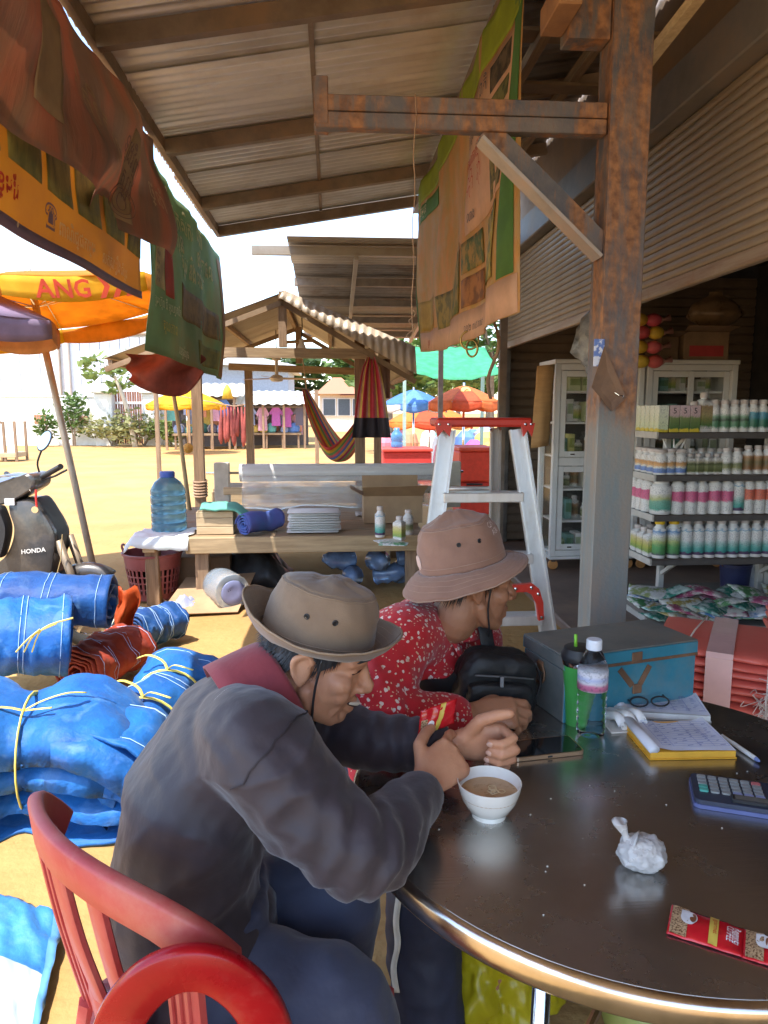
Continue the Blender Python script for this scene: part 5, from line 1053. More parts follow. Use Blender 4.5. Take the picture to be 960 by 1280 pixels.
def net_roll(label, p0, p1, r, turns=4, m=nblue, lump=.22, seed=1., squash=.9, pinch=(), ties=(), group=None, nseg=40):
    p0, p1 = Vector(p0), Vector(p1); t = thing('net_roll', label, 'net roll', (lerp(p0.x, p1.x, .5), lerp(p0.y, p1.y, .5), max(0, min(p0.z, p1.z)-r*squash)), group=group)
    mb = MB(); spiral_roll(mb, p0, p1, r, turns, lump=lump, seed=seed, squash=squash, nseg=nseg, n=26, pinch=pinch, flare=.05)
    o = mb.build('net', m, t, smooth=True, recalc=False); solidify(o, .012, 0)
    a, b, d = frame(p1-p0)
    hem = MB()
    for u in (.06, .30, .34, .60, .64, .93):
        k = 1.
        for (pu, am) in pinch: k *= 1-am*math.exp(-((u-pu)/.085)**2)
        pts = []
        for q in np.linspace(0, 1/turns, 22):
            th = q*turns*2*PI; rad = r*(.16+.84*(1-q))*(1+lump*fbm(u*3.1+seed, math.cos(th)*1.2, math.sin(th)*1.2+seed*2)+lump*.5*fbm(u*11+seed, math.cos(th)*2.5, math.sin(th)*2.5))*k*(1+.05*(2*u-1)**2)+.012
            pts.append(p0.lerp(p1, u+.012*math.sin(th*1.3+seed))+a*(rad*math.cos(th))+b*(rad*math.sin(th)*squash+.02*fbm(u*2+seed, seed)))
        hem.tube(pts, .0014, 4, cap=False)
    tag(hem.build('hem_threads', plain(.42, .60, .82, .7), t), kind='stuff')
    for (u, k) in ties:
        c = p0.lerp(p1, u); mb = MB(); rr = r*k
        mb.tube([c+a*(rr*math.cos(q))+b*(rr*squash*math.sin(q)) for q in np.linspace(0, 2*PI, 25)], (.009, .004), 6, cap=False)
        mb.tube(spline([c+b*rr*squash, c+b*(rr*squash+.03)+a*.03+d*.03, c+b*(rr*squash+.05)+a*.10+d*.05, c+b*(rr*squash+.02)+a*.17+d*.09], 8), [(.007, .0022)]*9, 5)
        mb.tube(spline([c+b*rr*squash, c+b*(rr*squash+.03)-a*.04-d*.02, c+b*(rr*squash+.02)-a*.13-d*.05], 8), [(.007, .0022)]*9, 5)
        mb.build('tie_ribbon', tie, t, smooth=True)
    return t
def fold_bundle(label, c, L_, W_, H_, layers, rz, m, seed, tiepos=None, name='net_bundle'):
    """net folded back and forth into a soft flat bundle"""
    c = Vector(c); t = thing(name, label, 'net bundle', (c.x, c.y, max(0, c.z))); Rm = Matrix.Rotation(rz, 3, 'Z')
    mb = MB(); N = layers*10
    def f(u, v):
        s = v*layers; i = min(int(s), layers-1); fr = s-i; x = (fr if i % 2 == 0 else 1-fr)
        e = abs(2*x-1)**6
        hh = H_*((i+fr)/layers)
        lx = (u-.5)*L_*(1+.06*fbm(i*1.7+seed, u*2)); ly = (x-.5)*W_*(1+.10*fbm(i*2.3+seed, u*3, 2))
        dome = 1-.45*(2*u-1)**4-.30*(2*x-1)**4
        pin = 1.
        if tiepos is not None: pin = 1-.36*math.exp(-((u-tiepos)/.10)**2)
        z = hh*dome*(1+.10*fbm(u*3+seed, x*3, i*.4))*(.62+.38*pin)+.01*fbm(u*13, x*13, i+seed)
        q = Rm @ Vector((lx, ly*pin, 0)); return Vector((c.x+q.x, c.y+q.y, c.z+max(.004, z)))
    mb.grid(f, 44, N); o = mb.build('net', m, t, smooth=True, recalc=False); solidify(o, .010, 0)
    if tiepos is not None:
        a = Rm @ Vector((0, 1, 0)); d = Rm @ Vector((1, 0, 0)); cc = c+d*((tiepos-.5)*L_); mb = MB()
        mb.tube([cc+a*(W_*.36*math.cos(q))+Vector((0, 0, H_*.45+H_*.45*math.sin(q))) for q in np.linspace(0, 2*PI, 25)], (.010, .004), 6, cap=False)
        tp = cc+Vector((0, 0, H_*.86))-a*(W_*.12)
        mb.tube(spline([tp, tp+d*.06+Vector((0, 0, .03)), tp+d*.14+a*.02+Vector((0, 0, .045)), tp+d*.2+a*.05+Vector((0, 0, .03))], 10), [(.008, .0022)]*11, 5)
        mb.tube(spline([tp, tp-d*.08+Vector((0, 0, .02)), tp-d*.2-a*.03+Vector((0, 0, .015)), tp-d*.3-a*.05+Vector((0, 0, -.01))], 10), [(.008, .0022)]*11, 5)
        mb.tube(spline([tp, tp+d*.05-a*.02+Vector((0, 0, .01)), tp+d*.1-a*.03+Vector((0, 0, .015))], 6), [(.008, .0022)]*7, 5)
        mb.build('tie_ribbon', tie, t, smooth=True)
    return t
def gp(px, py, z): return P(px, py, z=z)
fold_bundle('bright blue net bundle tied with a yellow ribbon bow', gp(40, 1010, .0)+Vector((-.05, .02, 0)), .95, .62, .46, 7, R(8), nblue, 1.3, tiepos=.56)
net_roll('long bright blue net roll tied at two places beside the man\'s back', gp(150, 985, .17)+Vector((-.08, 0.05, 0)), gp(235, 845, .17), .175, 4, nblue, .20, 2.1, .88, pinch=((.42, .22), (.72, .18)), ties=((.42, .86), (.72, .88)))
fold_bundle('lower blue net bundle with frayed fold edges under the ribboned one', gp(112, 1010, 0)+Vector((-.02, .18, 0)), .50, .60, .30, 6, R(62), nblue, 5.2)
net_roll('blue net roll showing its layered spiral end above the ribboned bundle', gp(-70, 800, .42), gp(88, 800, .36), .20, 5, nblue, .14, 3.7, .9)
net_roll('topmost dark blue net roll with an open tube end', gp(-60, 752, .50), gp(140, 755, .46), .17, 2.6, nblue2, .12, 4.4, .85)
net_roll('blue net roll under the open tubed one, next to the scooter', gp(-90, 770, .22), gp(60, 775, .2), .19, 4, nblue2, .16, 8.4, .85)
net_roll('red orange net roll between the blue rolls', gp(95, 842, .14), gp(165, 808, .14), .15, 5, nor, .24, 5.5, .85)
net_roll('short dark blue net roll at the back of the heap by the basket', gp(165, 792, .12), gp(218, 775, .12), .135, 4.5, nblue2, .22, 6.1, .85)
mb = MB(); q0 = P(157, 770, y=4.1); mb.grid(lambda u, v: q0+Vector(((u-.5)*.12+.02*math.sin(9*v), .05*math.sin(8*u+3*v), .16-.38*v+.02*fbm(u*4, v*4))), 10, 12); solidify(mb.top('orange_net_scrap', mat('orange_scrap', (.62, .10, .02), .6, translu=.3, var=.15), 'loose orange net edge sticking up between the blue rolls', 'net', smooth=True), .003)
g = np.random.default_rng(12)
for k in range(3):
    q = gp(20+10*k, 815, .6); mb = MB(); mb.tube(spline([q, q+Vector((.05, -.02, .05+.02*k)), q+Vector((.1+.03*k, -.03, .09+.02*k))], 8), .003, 4); mb.top('straw', tie, 'thin yellow straw standing out of the ribboned blue bundle', 'straw', group='straws in the net heap')
# blue and white tarp lying in the corner
mb = MB(); 
def tf(u, v):
    q = lerp(gp(-60, 1130, .0), gp(80, 1165, .0), u); r_ = lerp(gp(-60, 1420, 0), gp(20, 1420, 0), u); p = lerp(q, r_, v); p.z = .02+.035*abs(fbm(u*3, v*4, 2))+.008*fbm(u*9, v*9)+.05*(1-v)*math.sin(PI*u); return p
mb.grid(tf, 26, 40, mfn=lambda i, j: 2 if i >= 24 else (1 if j > 13 else 0)); o = mb.top('ground_tarp', [net_mat('pale_blue_tarp', (.05, .26, .62), (.03, .18, .5)), mat('white_tarp', (.50, .60, .70), .5, var=.1, translu=.15), plain(.12, .32, .66, .5)], 'blue and white plastic tarp spread on the sand behind the red chairs', 'tarp', smooth=True, recalc=False); solidify(o, .004)
# ================================================================== aluminium step ladder
LY = 3.3
alu = mat('aluminium', (.66, .65, .63), .36, metal=.55, var=.04, scale=5, stretch=(6, 6, .5), dirt=(.45, .36, .26), dscale=6, damt=.3); redpl = mat('red_plastic', (.52, .035, .02), .4, var=.1)
lt = P(600, 528, y=LY).z
Lf, Rf = P(541, 530, y=LY-.02).x, P(656, 530, y=LY-.02).x
lad = thing('step_ladder', 'aluminium step ladder with red plastic top cap and red braces', 'ladder', ((Lf+Rf)/2, LY, 0))
fl, fr = P(508, 880, y=LY-.25).x, P(700, 890, y=LY-.25).x
def rail(a, b, nm='rail', w_=.075, d_=.03):
    mb = MB(); mb.beam(a, b, w_, d_*.35, up=(0, 1, 0)); 
    A, B, D = frame(Vector(b)-Vector(a), (0, 1, 0))
    for s_ in (-1, 1): mb.beam(Vector(a)+A*(s_*(w_/2-.004))+B*(-d_*.35), Vector(b)+A*(s_*(w_/2-.004))+B*(-d_*.35), .008, d_, up=(0, 1, 0))
    return mb.build(nm, alu, lad)
rail((Lf+.055, LY-.09, lt-.03), (fl, LY-.30, 0), 'front_rail'); rail((Rf-.055, LY-.09, lt-.03), (fr, LY-.30, 0), 'front_rail')
rail((Lf+.16-.09, LY+.06, lt-.03), (Lf+.02, LY+.75, 0), 'rear_rail', .05); rail((Rf-.12, LY+.06, lt-.03), (Rf+.05, LY+.75, 0), 'rear_rail', .05)
for k in range(1, 5):
    u = k/5+.02; a = lerp(Vector((Lf+.055, LY-.09, lt-.03)), Vector((fl, LY-.30, 0)), u); b = lerp(Vector((Rf-.055, LY-.09, lt-.03)), Vector((fr, LY-.30, 0)), u)
    MB().rbox((a.x+.02, a.y-.03, a.z-.022), (b.x-.02, a.y+.06, a.z+.022), .004).build('tread', alu, lad)
    a = lerp(Vector((Lf+.07, LY+.06, lt-.03)), Vector((Lf+.02, LY+.75, 0)), u); b = lerp(Vector((Rf-.12, LY+.06, lt)), Vector((Rf+.05, LY+.75, 0)), u)
    MB().tube([a, Vector((b.x, a.y, a.z))], .012, 8).build('rear_rung', alu, lad, smooth=True)
cap = MB().rbox((Lf-.0, LY-.14, lt-.018), (Rf+.005, LY+.10, lt+.022), .01).build('top_cap', redpl, lad)
for X0, X1 in ((Lf-.008, Lf+.07), (Rf-.05, Rf+.012)):
    mb = MB(); mb.prism([(X0, lt+.0), (X1, lt+.0), (X1-.012, lt-.06), ((X0+X1)/2, lt-.03), (X0+.012, lt-.06)], LY-.147, LY-.128, mat=Matrix(((1, 0, 0, 0), (0, 0, 1, 0), (0, 1, 0, 0), (0, 0, 0, 1)))); mb.build('cap_bracket', redpl, cap)
    for X in (X0+.018, X1-.018): MB().lathe([(0, -.008), (.006, -.006), (.006, 0)], n=10, mat=Matrix.Translation((X, LY-.147, lt-.006)) @ Matrix.Rotation(R(-90), 4, 'X')).build('rivet', M['chrome'], cap)
def brace(px, py, flip=1):
    c = P(px, py, y=LY-.36); mb = MB(); pts = [(0, .028), (.085, .034), (.115, .01), (.135, -.05), (.14, -.125), (.118, -.13), (.108, -.06), (.085, -.015), (.06, -.002), (.0, -.004)]
    mb.prism([(c.x+flip*x, c.z+z) for x, z in pts], LY-.37, LY-.345, mat=Matrix(((1, 0, 0, 0), (0, 0, 1, 0), (0, 1, 0, 0), (0, 0, 0, 1)))); o = mb.build('red_brace', redpl, lad)
    for x, z in ((.012, .012), (.08, .016), (.11, -.012), (.128, -.115)): MB().lathe([(0, -.006), (.007, -.004), (.007, 0)], n=10, mat=Matrix.Translation((c.x+flip*x, LY-.37, c.z+z)) @ Matrix.Rotation(R(-90), 4, 'X')).build('rivet', M['chrome'], o)
brace(640, 739)
mb = MB(); mb.prism([(fl-.045, 0), (fl+.045, 0), (fl+.04, .05), (fl-.04, .05)], LY-.33, LY-.27, mat=Matrix(((1, 0, 0, 0), (0, 0, 1, 0), (0, 1, 0, 0), (0, 0, 0, 1)))); mb.build('foot', M['black'], lad)
mb = MB(); mb.prism([(fr-.045, 0), (fr+.045, 0), (fr+.04, .05), (fr-.04, .05)], LY-.33, LY-.27, mat=Matrix(((1, 0, 0, 0), (0, 0, 1, 0), (0, 1, 0, 0), (0, 0, 0, 1)))); mb.build('foot', M['black'], lad)

# ================================================================== white glass cabinets
FZ = .05
def cabinet(label, x0, x1, yf, dp, h, side_glass=True):
    t = thing('display_cabinet', label, 'cabinet', ((x0+x1)/2, yf+dp/2, FZ))
    z0 = FZ+.13; zt = FZ+h; wm_ = M['white']; zm = z0+(zt-z0)*.50
    for X in (x0, x1-.05):
        for Y in (yf, yf+dp-.05): MB().rbox((X, Y, z0), (X+.05, Y+.05, zt), .004).build('corner_post', wm_, t)
    MB().rbox((x0, yf+.001, z0-.03), (x1, yf+dp-.001, z0-.002), .004).build('bottom_board', wm_, t); MB().rbox((x0-.01, yf-.01, zt+.002), (x1+.01, yf+dp+.01, zt+.04), .006).build('top_board', wm_, t)
    MB().rbox((x0+.052, yf+dp-.02, z0), (x1-.052, yf+dp-.005, zt), .002).build('back_board', plain(.10, .09, .08, .6), t)  # near-black board: the shade inside the cabinet is put into its colour
    MB().rbox((x0+.051, yf+.01, zm-.035), (x1-.051, yf+.06, zm+.035), .004).build('middle_rail', wm_, t)
    for Y in (yf+.002,):
        MB().rbox((x0+.051, yf+.005, zt-.05), (x1-.051, yf+.045, zt-.001), .003).build('top_rail', wm_, t); MB().rbox((x0+.051, yf+.005, z0+.001), (x1-.051, yf+.045, z0+.05), .003).build('bottom_rail', wm_, t)
    lv = [z0+.005, z0+(zm-z0)*.36, z0+(zm-z0)*.70, zm+.04, zm+(zt-zm)*.40, zm+(zt-zm)*.72]
    for z in lv: MB().rbox((x0+.053, yf+.07, z-.009), (x1-.053, yf+dp-.025, z+.009), .002).build('shelf', wm_, t)
    # doors: two above, two below
    xm = (x0+x1)/2
    for za, zb_ in ((z0+.055, zm-.04), (zm+.04, zt-.055)):
        for k, (xa, xb_) in enumerate(((x0+.055, xm+.02), (xm-.02, x1-.055))):
            yy_ = yf+.012+.022*k; d = MB()
            d.rbox((xa, yy_, za), (xa+.05, yy_+.018, zb_), .003); d.rbox((xb_-.05, yy_, za), (xb_, yy_+.018, zb_), .003); d.rbox((xa+.05, yy_, za), (xb_-.05, yy_+.018, za+.05), .003); d.rbox((xa+.05, yy_, zb_-.05), (xb_-.05, yy_+.018, zb_), .003)
            dd = d.build('door', wm_, t); MB().box((xa+.05, yy_+.008, za+.05), (xb_-.05, yy_+.011, zb_-.05)).build('pane', M['glass'], dd)
            MB().rbox((xa+.10, yy_-.008, za+.018), (xa+.14, yy_-.001, za+.03), .002).build('handle', M['chrome'], dd)
    if side_glass: MB().box((x0+.02, yf+.052, z0), (x0+.024, yf+dp-.052, zt-.002)).build('pane', M['glass'], t)
    else: MB().box((x0+.01, yf+.052, z0), (x0+.03, yf+dp-.052, zt-.002)).build('side_board', wm_, t)
    MB().box((x1-.03, yf+.052, z0), (x1-.01, yf+dp-.052, zt-.002)).build('side_board', wm_, t)
    for X in (x0+.05, x1-.05):
        for Y in (yf+.06, yf+dp-.06):
            c = MB().rbox((X-.02, Y-.02, z0-.06), (X+.02, Y+.02, z0-.032), .003).build('caster', M['chrome'], t); MB().lathe([(0, -.015), (.04, -.015), (.045, -.008), (.045, .008), (.04, .015), (0, .015)], n=16, mat=Matrix.Translation((X, Y, FZ+.046)) @ Matrix.Rotation(R(90), 4, 'X')).build('wheel', plain(.55, .25, .08, .5), c)
    return lv
CY = 6.05
cx0, cx1, cx2 = P(690, 600, y=CY).x, P(800, 600, y=CY).x, P(914, 600, y=CY).x
lvA = cabinet('white glazed display cabinet on casters with a cardboard sheet on its side', cx0, cx1, CY, .45, 1.78)
lvB = cabinet('white glazed display cabinet behind the bottle shelves with cartons on top', cx1+.02, cx2, CY, .45, 1.78, False)
g = np.random.default_rng(41)
boxc = [(.60, .58, .50), (.50, .52, .30), (.62, .55, .2), (.45, .45, .42), (.6, .2, .15), (.2, .35, .3), (.66, .64, .6)]
for ci, (xa, xb_, lv, cn) in enumerate(((cx0+.08, cx1-.08, lvA, 'tall cabinet'), (cx1+.1, cx2-.08, lvB, 'rear cabinet'))):
    for li, z in enumerate(lv):
        x = xa
        while x < xb_-.06:
            r_ = g.random(); wd = g.uniform(.05, .11); hh = g.uniform(.1, .2)
            ln = ['lowest', 'second', 'third', 'fourth', 'fifth', 'topmost'][li]
            if r_ < .45:
                kd = ['crop', 'olive', 'farm', 'brown'][int(g.integers(4))]; bottle(kd, (x+.045, CY+.2+.06*g.random(), z+.010), 'on the %s shelf of the %s' % (ln, cn), 'goods inside the glass cabinets', g.uniform(0, 3)); x += .09
            else:
                c = boxc[int(g.integers(len(boxc)))]; cnm = ['cream', 'olive', 'mustard', 'grey', 'red', 'teal', 'white'][boxc.index(c)]
                mb = MB(); mb.rbox((x, CY+.14, z+.011), (x+wd, CY+.30, z+.011+hh), .003); mb.rbox((x+.006, CY+.137, z+.02+hh*.3), (x+wd-.006, CY+.1395, z+.011+hh*.8), .0005, m=1)
                mb.top('product_box', [plain(*c, .6), plain(c[0]*.5, c[1]*.6, c[2]*.4, .5)], '%s product box on the %s shelf of the %s' % (cnm, ln, cn), 'box', group='goods inside the glass cabinets'); x += wd+.012
# cardboard sheet on the cabinet side
cs0 = [P(a, b, y=CY+.02) for a, b in ((664, 560), (686, 556), (694, 456), (672, 458))]
mb = MB(); mb.grid(lambda u, v: lerp(lerp(cs0[0], cs0[1], u), lerp(cs0[3], cs0[2], u), v)+Vector((-.02, -.055-.03*math.sin(PI*u)+.012*fbm(u*3, v*3), 0)), 8, 10); solidify(mb.top('cardboard_sheet', mat('orange_cardboard', (.50, .29, .12), .75, c2=(.42, .24, .1), scale=5, stretch=(1, 1, 6)), 'bent orange brown cardboard sheet tucked against the cabinet corner', 'cardboard', smooth=True), .006)  # the sheet's own orange brown
# goods on top of the cabinets
ct = FZ+1.78+.042
q = P(872, 452, y=CY+.2); mb = MB()
def carton(name, label, x0, x1, y0, y1, z0, z1, m=M['card'], red=False):
    t = thing(name, label, 'carton', ((x0+x1)/2, (y0+y1)/2, z0)); MB().rbox((x0, y0, z0), (x1, y1, z1), .006).build('carton_body', m, t)
    mb = MB(); mb.add([(x0, y0-.001, z1+.001), (x1, y0-.001, z1+.001), (x1+.02, y0-.12, z1+.03), (x0-.02, y0-.12, z1+.035)], [(0, 1, 2, 3)]); solidify(mb.build('flap', m, t), .004)
    MB().box(((x0+x1)/2-.025, y0+.0, z1+.0015), ((x0+x1)/2+.025, y1, z1+.003)).build('tape', plain(.5, .38, .2, .3), t)
    if red: MB().box((x0+.05, y0-.003, z0+.03), (x1-.05, y0-.001, z0+(z1-z0)*.5), ).build('red_print', plain(.45, .05, .05, .6), t)
    return t
dcard = mat('dark_cardboard', (.26, .17, .10), .85, var=.12)  # deeper brown than the other cardboard
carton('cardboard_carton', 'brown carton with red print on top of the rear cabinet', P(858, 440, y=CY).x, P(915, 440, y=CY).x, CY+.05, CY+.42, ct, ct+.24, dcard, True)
carton('cardboard_carton', 'plain darker carton beside the printed one on the rear cabinet', P(832, 440, y=CY).x, P(855, 440, y=CY).x, CY+.1, CY+.42, ct, ct+.2, plain(.2, .13, .08, .85))
mb = MB(); q = P(893, 402, y=CY+.2); q.z = ct+.245
mb.grid(lambda u, v: q+Vector((.24*math.cos(2*PI*u)*math.sin(PI*min(v, .92))*(1+.25*fbm(u*6, v*3)), .18*math.sin(2*PI*u)*math.sin(PI*min(v, .92))*(1+.25*fbm(u*6, v*3, 3)), .002+.34*v)), 24, 12); mb.top('plastic_sack', mat('brown_film', (.28, .18, .10), .3, var=.25, translu=.2, bump=.4, bscale=18), 'crumpled brown plastic sack on the printed carton', 'sack', smooth=True)
# net bags of red and yellow balls
for k, (px, py, c1, c2, nm) in enumerate(((810, 452, (.72, .50, .06), (.66, .13, .12), 'lowest'), (808, 434, (.70, .46, .05), (.68, .14, .16), 'second'), (811, 416, (.62, .10, .12), (.72, .5, .06), 'third'), (808, 400, (.72, .44, .06), (.65, .1, .14), 'topmost'))):
    q = P(px, py, y=CY-.02); t = thing('ball_bag', 'clear bag of red and yellow foam balls, %s of its stack by the post' % nm, 'bag', (q.x, q.y, q.z-.055))
    for dx, c in ((-.06, c1), (.06, c2)): MB().ico((q.x+dx, q.y, q.z), (.07, .06, .055), 3).build('ball', plain(*c, .45), t, smooth=True)
    mb = MB(); mb.tube([(q.x+.12, q.y, q.z), (q.x+.15, q.y, q.z+.005), (q.x+.2, q.y, q.z+.02)], [.03, .012, .03], 8); mb.build('bag_twist', plain(.6, .3, .25, .3, translu=.3), t, smooth=True)
q = P(742, 425, y=3.6); mb = MB(); mb.ico(q, (.09, .07, .15), 3)
mb.v = [tuple(Vector(v)+Vector((1, .5, .7))*.05*fbm(v[0]*22, v[1]*22, v[2]*22)) for v in mb.v]; t = mb.top('plastic_wad', mat('grey_film', (.42, .42, .40), .3, c2=(.16, .17, .18), scale=16, bump=.4, translu=.2), 'crumpled grey plastic wad hanging behind the rusty post', 'plastic', smooth=True)
link('hook', MB().tube([(0, 0, .26), (0, .0, .7)], .004, 5).mesh('hook', M['black']), t)

# ================================================================== product shelves
SY = 4.32; SD = .42; sx0 = P(820, 600, y=SY).x; sx1 = 3.1
rk = thing('shelf_rack', 'four tier shelf rack with grey edged boards full of white bottles', 'shelf', ((sx0+sx1)/2, SY+SD/2, FZ))
brd = mat('shelf_board', (.14, .095, .07), .6, c2=(.09, .06, .05), scale=4, stretch=(1, 8, 8)); wedge = mat('shelf_edge', (.56, .53, .48), .5, var=.1)
lev = [P(880, y_, y=SY).z for y_ in (699, 644, 594, 540.5)]
for z in lev:
    MB().rbox((sx0+.004, SY+.016, z-.035), (sx1, SY+SD, z), .003).build('shelf_board', brd, rk)
    MB().rbox((sx0+.004, SY, z-.038), (sx1, SY+.015, z-.004), .002).build('front_edge', plain(.115, .10, .09, .55), rk); MB().rbox((sx0-.012, SY, z-.038), (sx0+.002, SY+SD, z+.003), .002).build('end_edge', wedge, rk)
for X in (sx0+.24, sx0+.95, sx1-.1):
    MB().rbox((X-.02, SY+SD-.06, FZ+.0), (X+.02, SY+SD-.02, lev[-1]+.1), .003).build('upright', wedge, rk)
    for z in lev: MB().beam((X, SY+SD-.06, z-.17), (X, SY+.14, z-.045), .018, .025).build('bracket', wedge, rk)
MB().rbox((sx0-.02, SY+.02, FZ+.09), (sx1, SY+.75, FZ+.12), .003).build('floor_shelf', plain(.20, .18, .16, .7), rk); MB().rbox((sx0-.02, SY-.22, FZ+.045), (sx1, SY+.018, FZ+.085), .003).build('front_ledge', plain(.30, .27, .24, .6), rk)
for X in (sx0+.05, sx0+.7, sx1-.1): MB().rbox((X, SY-.12, FZ), (X+.05, SY+.5, FZ+.043), .003).build('foot', wedge, rk)
def row(z, Y, items, tier, group, back=False): 
    for px, kind, *r_ in items:
        X = P(px, 600, y=Y).x; bottle(kind, (X, Y, z+.001), ('in the back row of the %s shelf' if Y > SY+.1 else 'on the %s shelf of the rack') % tier, group, g.uniform(-.4, .4), r_[0] if r_ else 1.)
G_ = 'bottles on the shelf rack'
Yr = SY+.07
# lowest tier: sea green labels, yellow caps first
row(lev[0], Yr, [(828+17.0*0, 'yellow'), (828+17.8, 'yellow')]+[(862+14.6*k, 'sea') for k in range(8)], 'lowest', G_)
row(lev[0], Yr+.11, [(858+14.6*k, 'sea') for k in range(8)], 'lowest', G_)
for k in range(3):
    for j in range(2): bottle('farm', (sx0+.045+.085*j*1.0, SY+.13+.095*k, lev[0]+.001), 'at the end of the lowest shelf', G_, .1)
# third tier: pink and coral
row(lev[1], Yr, [(848, 'pink'), (864.5, 'pink'), (877.5, 'pink', .97), (893.5, 'pink', 1.02), (909, 'pink'), (923, 'sea', 1.02), (936, 'coral'), (950, 'coral'), (963, 'coral')], 'second', G_)
row(lev[1], Yr+.12, [(856, 'pink'), (872, 'pink'), (888, 'coral'), (904, 'pink'), (920, 'coral'), (936, 'coral')], 'second', G_)
bottle('jug', (sx0+.075, SY+.085, lev[1]+.001), 'at the end of the second shelf', G_); bottle('jug', (sx0+.17, SY+.26, lev[1]+.001), 'behind the other on the second shelf', G_, .5)
for k in range(3): bottle('pink', (sx0+.045, SY+.2+.09*k, lev[1]+.001), 'at the end of the second shelf', G_)
# second tier from top
row(lev[2], Yr, [(834.5, 'jar', 1.02), (848, 'jar'), (860.5, 'olive'), (871, 'olive'), (883, 'olive'), (894, 'olive'), (905.5, 'crop'), (919, 'crop'), (932.5, 'brown', .9), (945, 'brown', .9), (956, 'brown', .9)], 'third', G_)
row(lev[2], Yr+.1, [(862+12*k, 'crop', .95) for k in range(8)], 'third', G_)
for k in range(4): bottle('jar', (sx0+.05, SY+.06+.092*k, lev[2]+.001), 'at the end of the third shelf', G_)
for k, a in enumerate((-.35, .05, .55)):
    q = Vector((P(833+9*k, 600, y=Yr).x, Yr+.02, lev[2]+.165)); mb = MB(); mb.tube([q, q+Vector((.10*math.sin(a), .02, .10*math.cos(a)))], .006, 6); mb.top('white_tube', plain(.74, .72, .68, .5), 'short white tube leaning upright among the jars on the third shelf', 'tube', group='white tubes among the jars')
# top tier: boxes then bottles
row(lev[3], Yr, [(862, 'green', .95), (873.5, 'tall', .9), (887, 'green'), (900, 'green'), (912, 'green'), (923.5, 'green'), (935, 'teal'), (947, 'teal'), (958.5, 'teal')], 'topmost', G_)
row(lev[3], Yr+.09, [(892+12*k, 'green', .96) for k in range(5)], 'topmost', G_)
bxl = label_mat('leaflet_box', (.7, .7, .5), (.0, .18, [(0, (.7, .55, .05)), (.11, (.7, .55, .05)), (.13, (.62, .68, .42)), (.5, (.70, .72, .52)), (1, (.76, .76, .66))])); bxg = label_mat('seed_box', (.6, .4, .4), (.0, .18, [(0, (.72, .56, .05)), (.11, (.72, .56, .05)), (.13, (.09, .17, .05)), (.5, (.22, .28, .10)), (.58, (.62, .44, .44)), (1, (.66, .5, .5))]))
for k in range(5):
    mb = MB(); X = sx0-.0+.0+.005; mb.rbox((0, -.03, 0), (.065, .03, .165), .002); o = link('leaflet_box', mb.mesh('leaflet_box', bxl)); o.location = (X, SY+.05+.068*k, lev[3]+.001); tag(o, 'cream and lime box in the row at the end of the topmost shelf', 'box', 'lime boxes on the topmost shelf')
for k in range(3):
    mb = MB(); mb.rbox((0, 0, 0), (.062, .05, .165), .002); o = link('seed_box', mb.mesh('seed_box', bxg)); o.location = (sx0+.078+.066*k, SY+.02, lev[3]+.001); tag(o, 'pink topped green seed box with a big 5 on the topmost shelf', 'box', 'pink topped seed boxes')
    text_mesh('5', .04, lambda u, v: Vector((sx0+.078+.066*k+.022+u, SY+.0185, lev[3]+.112+v)), 'lettering', M['black'], o) if False else None
    lt_ = text_mesh('5', .035, lambda u, v: Vector((.02+u, -.0012, .115+v)), 'numeral', M['black'], o)
    for v in lt_.data.vertices: v.co = v.co+Vector(o.location)
# buckets under the rack
for px, c, nm in ((915, (.03, .035, .10), 'navy'), (945, (.55, .56, .6), 'pale')):
    X = P(px, 700, y=SY+.55).x; t = thing('paint_bucket', '%s plastic bucket standing under the lowest rack shelf' % nm, 'bucket', (X, SY+.5, FZ+.121)); MB().lathe([(0, 0), (.09, 0), (.105, .18), (.11, .182), (.11, .2), (.1, .2)], n=20).build('pail', plain(*c, .4), t, smooth=40, local=True)
    MB().tube([(.11*math.cos(k), -.01-.06*math.sin(k), .19-.02*math.sin(k)) for k in np.linspace(0, PI, 14)], .003, 5).build('handle', M['chrome'], t, local=True)
# seed packets heaped on the floor shelf
pk_cols = [((.72, .70, .66), (.12, .30, .12), 'green and white'), ((.70, .66, .6), (.5, .12, .22), 'white and crimson'), ((.68, .7, .62), (.40, .30, .08), 'white and ochre'), ((.66, .68, .70), (.10, .22, .42), 'white and blue'), ((.5, .62, .56), (.05, .25, .18), 'mint'), ((.62, .62, .6), (.28, .34, .14), 'olive and white')]
pkm = [mat('packet_print_%d' % k, a, .25, c2=b, scale=16, contrast=(.44, .56), bump=.15, bscale=30, coat=.4) for k, (a, b, c) in enumerate(pk_cols)]
g = np.random.default_rng(55)
def packet_mesh(k, m):
    mb = MB(); mb.grid(lambda u, v: Vector(((u-.5)*.26, (v-.5)*.17, .022*(math.sin(PI*u)*math.sin(PI*v))**.6+.006*fbm(u*4, v*4, k*3.1)+.010*math.sin(3*u+k))), 12, 8); me = mb.mesh('seed_packet', m, True, recalc=False); return me
pms = [packet_mesh(k, pkm[k]) for k in range(6)]
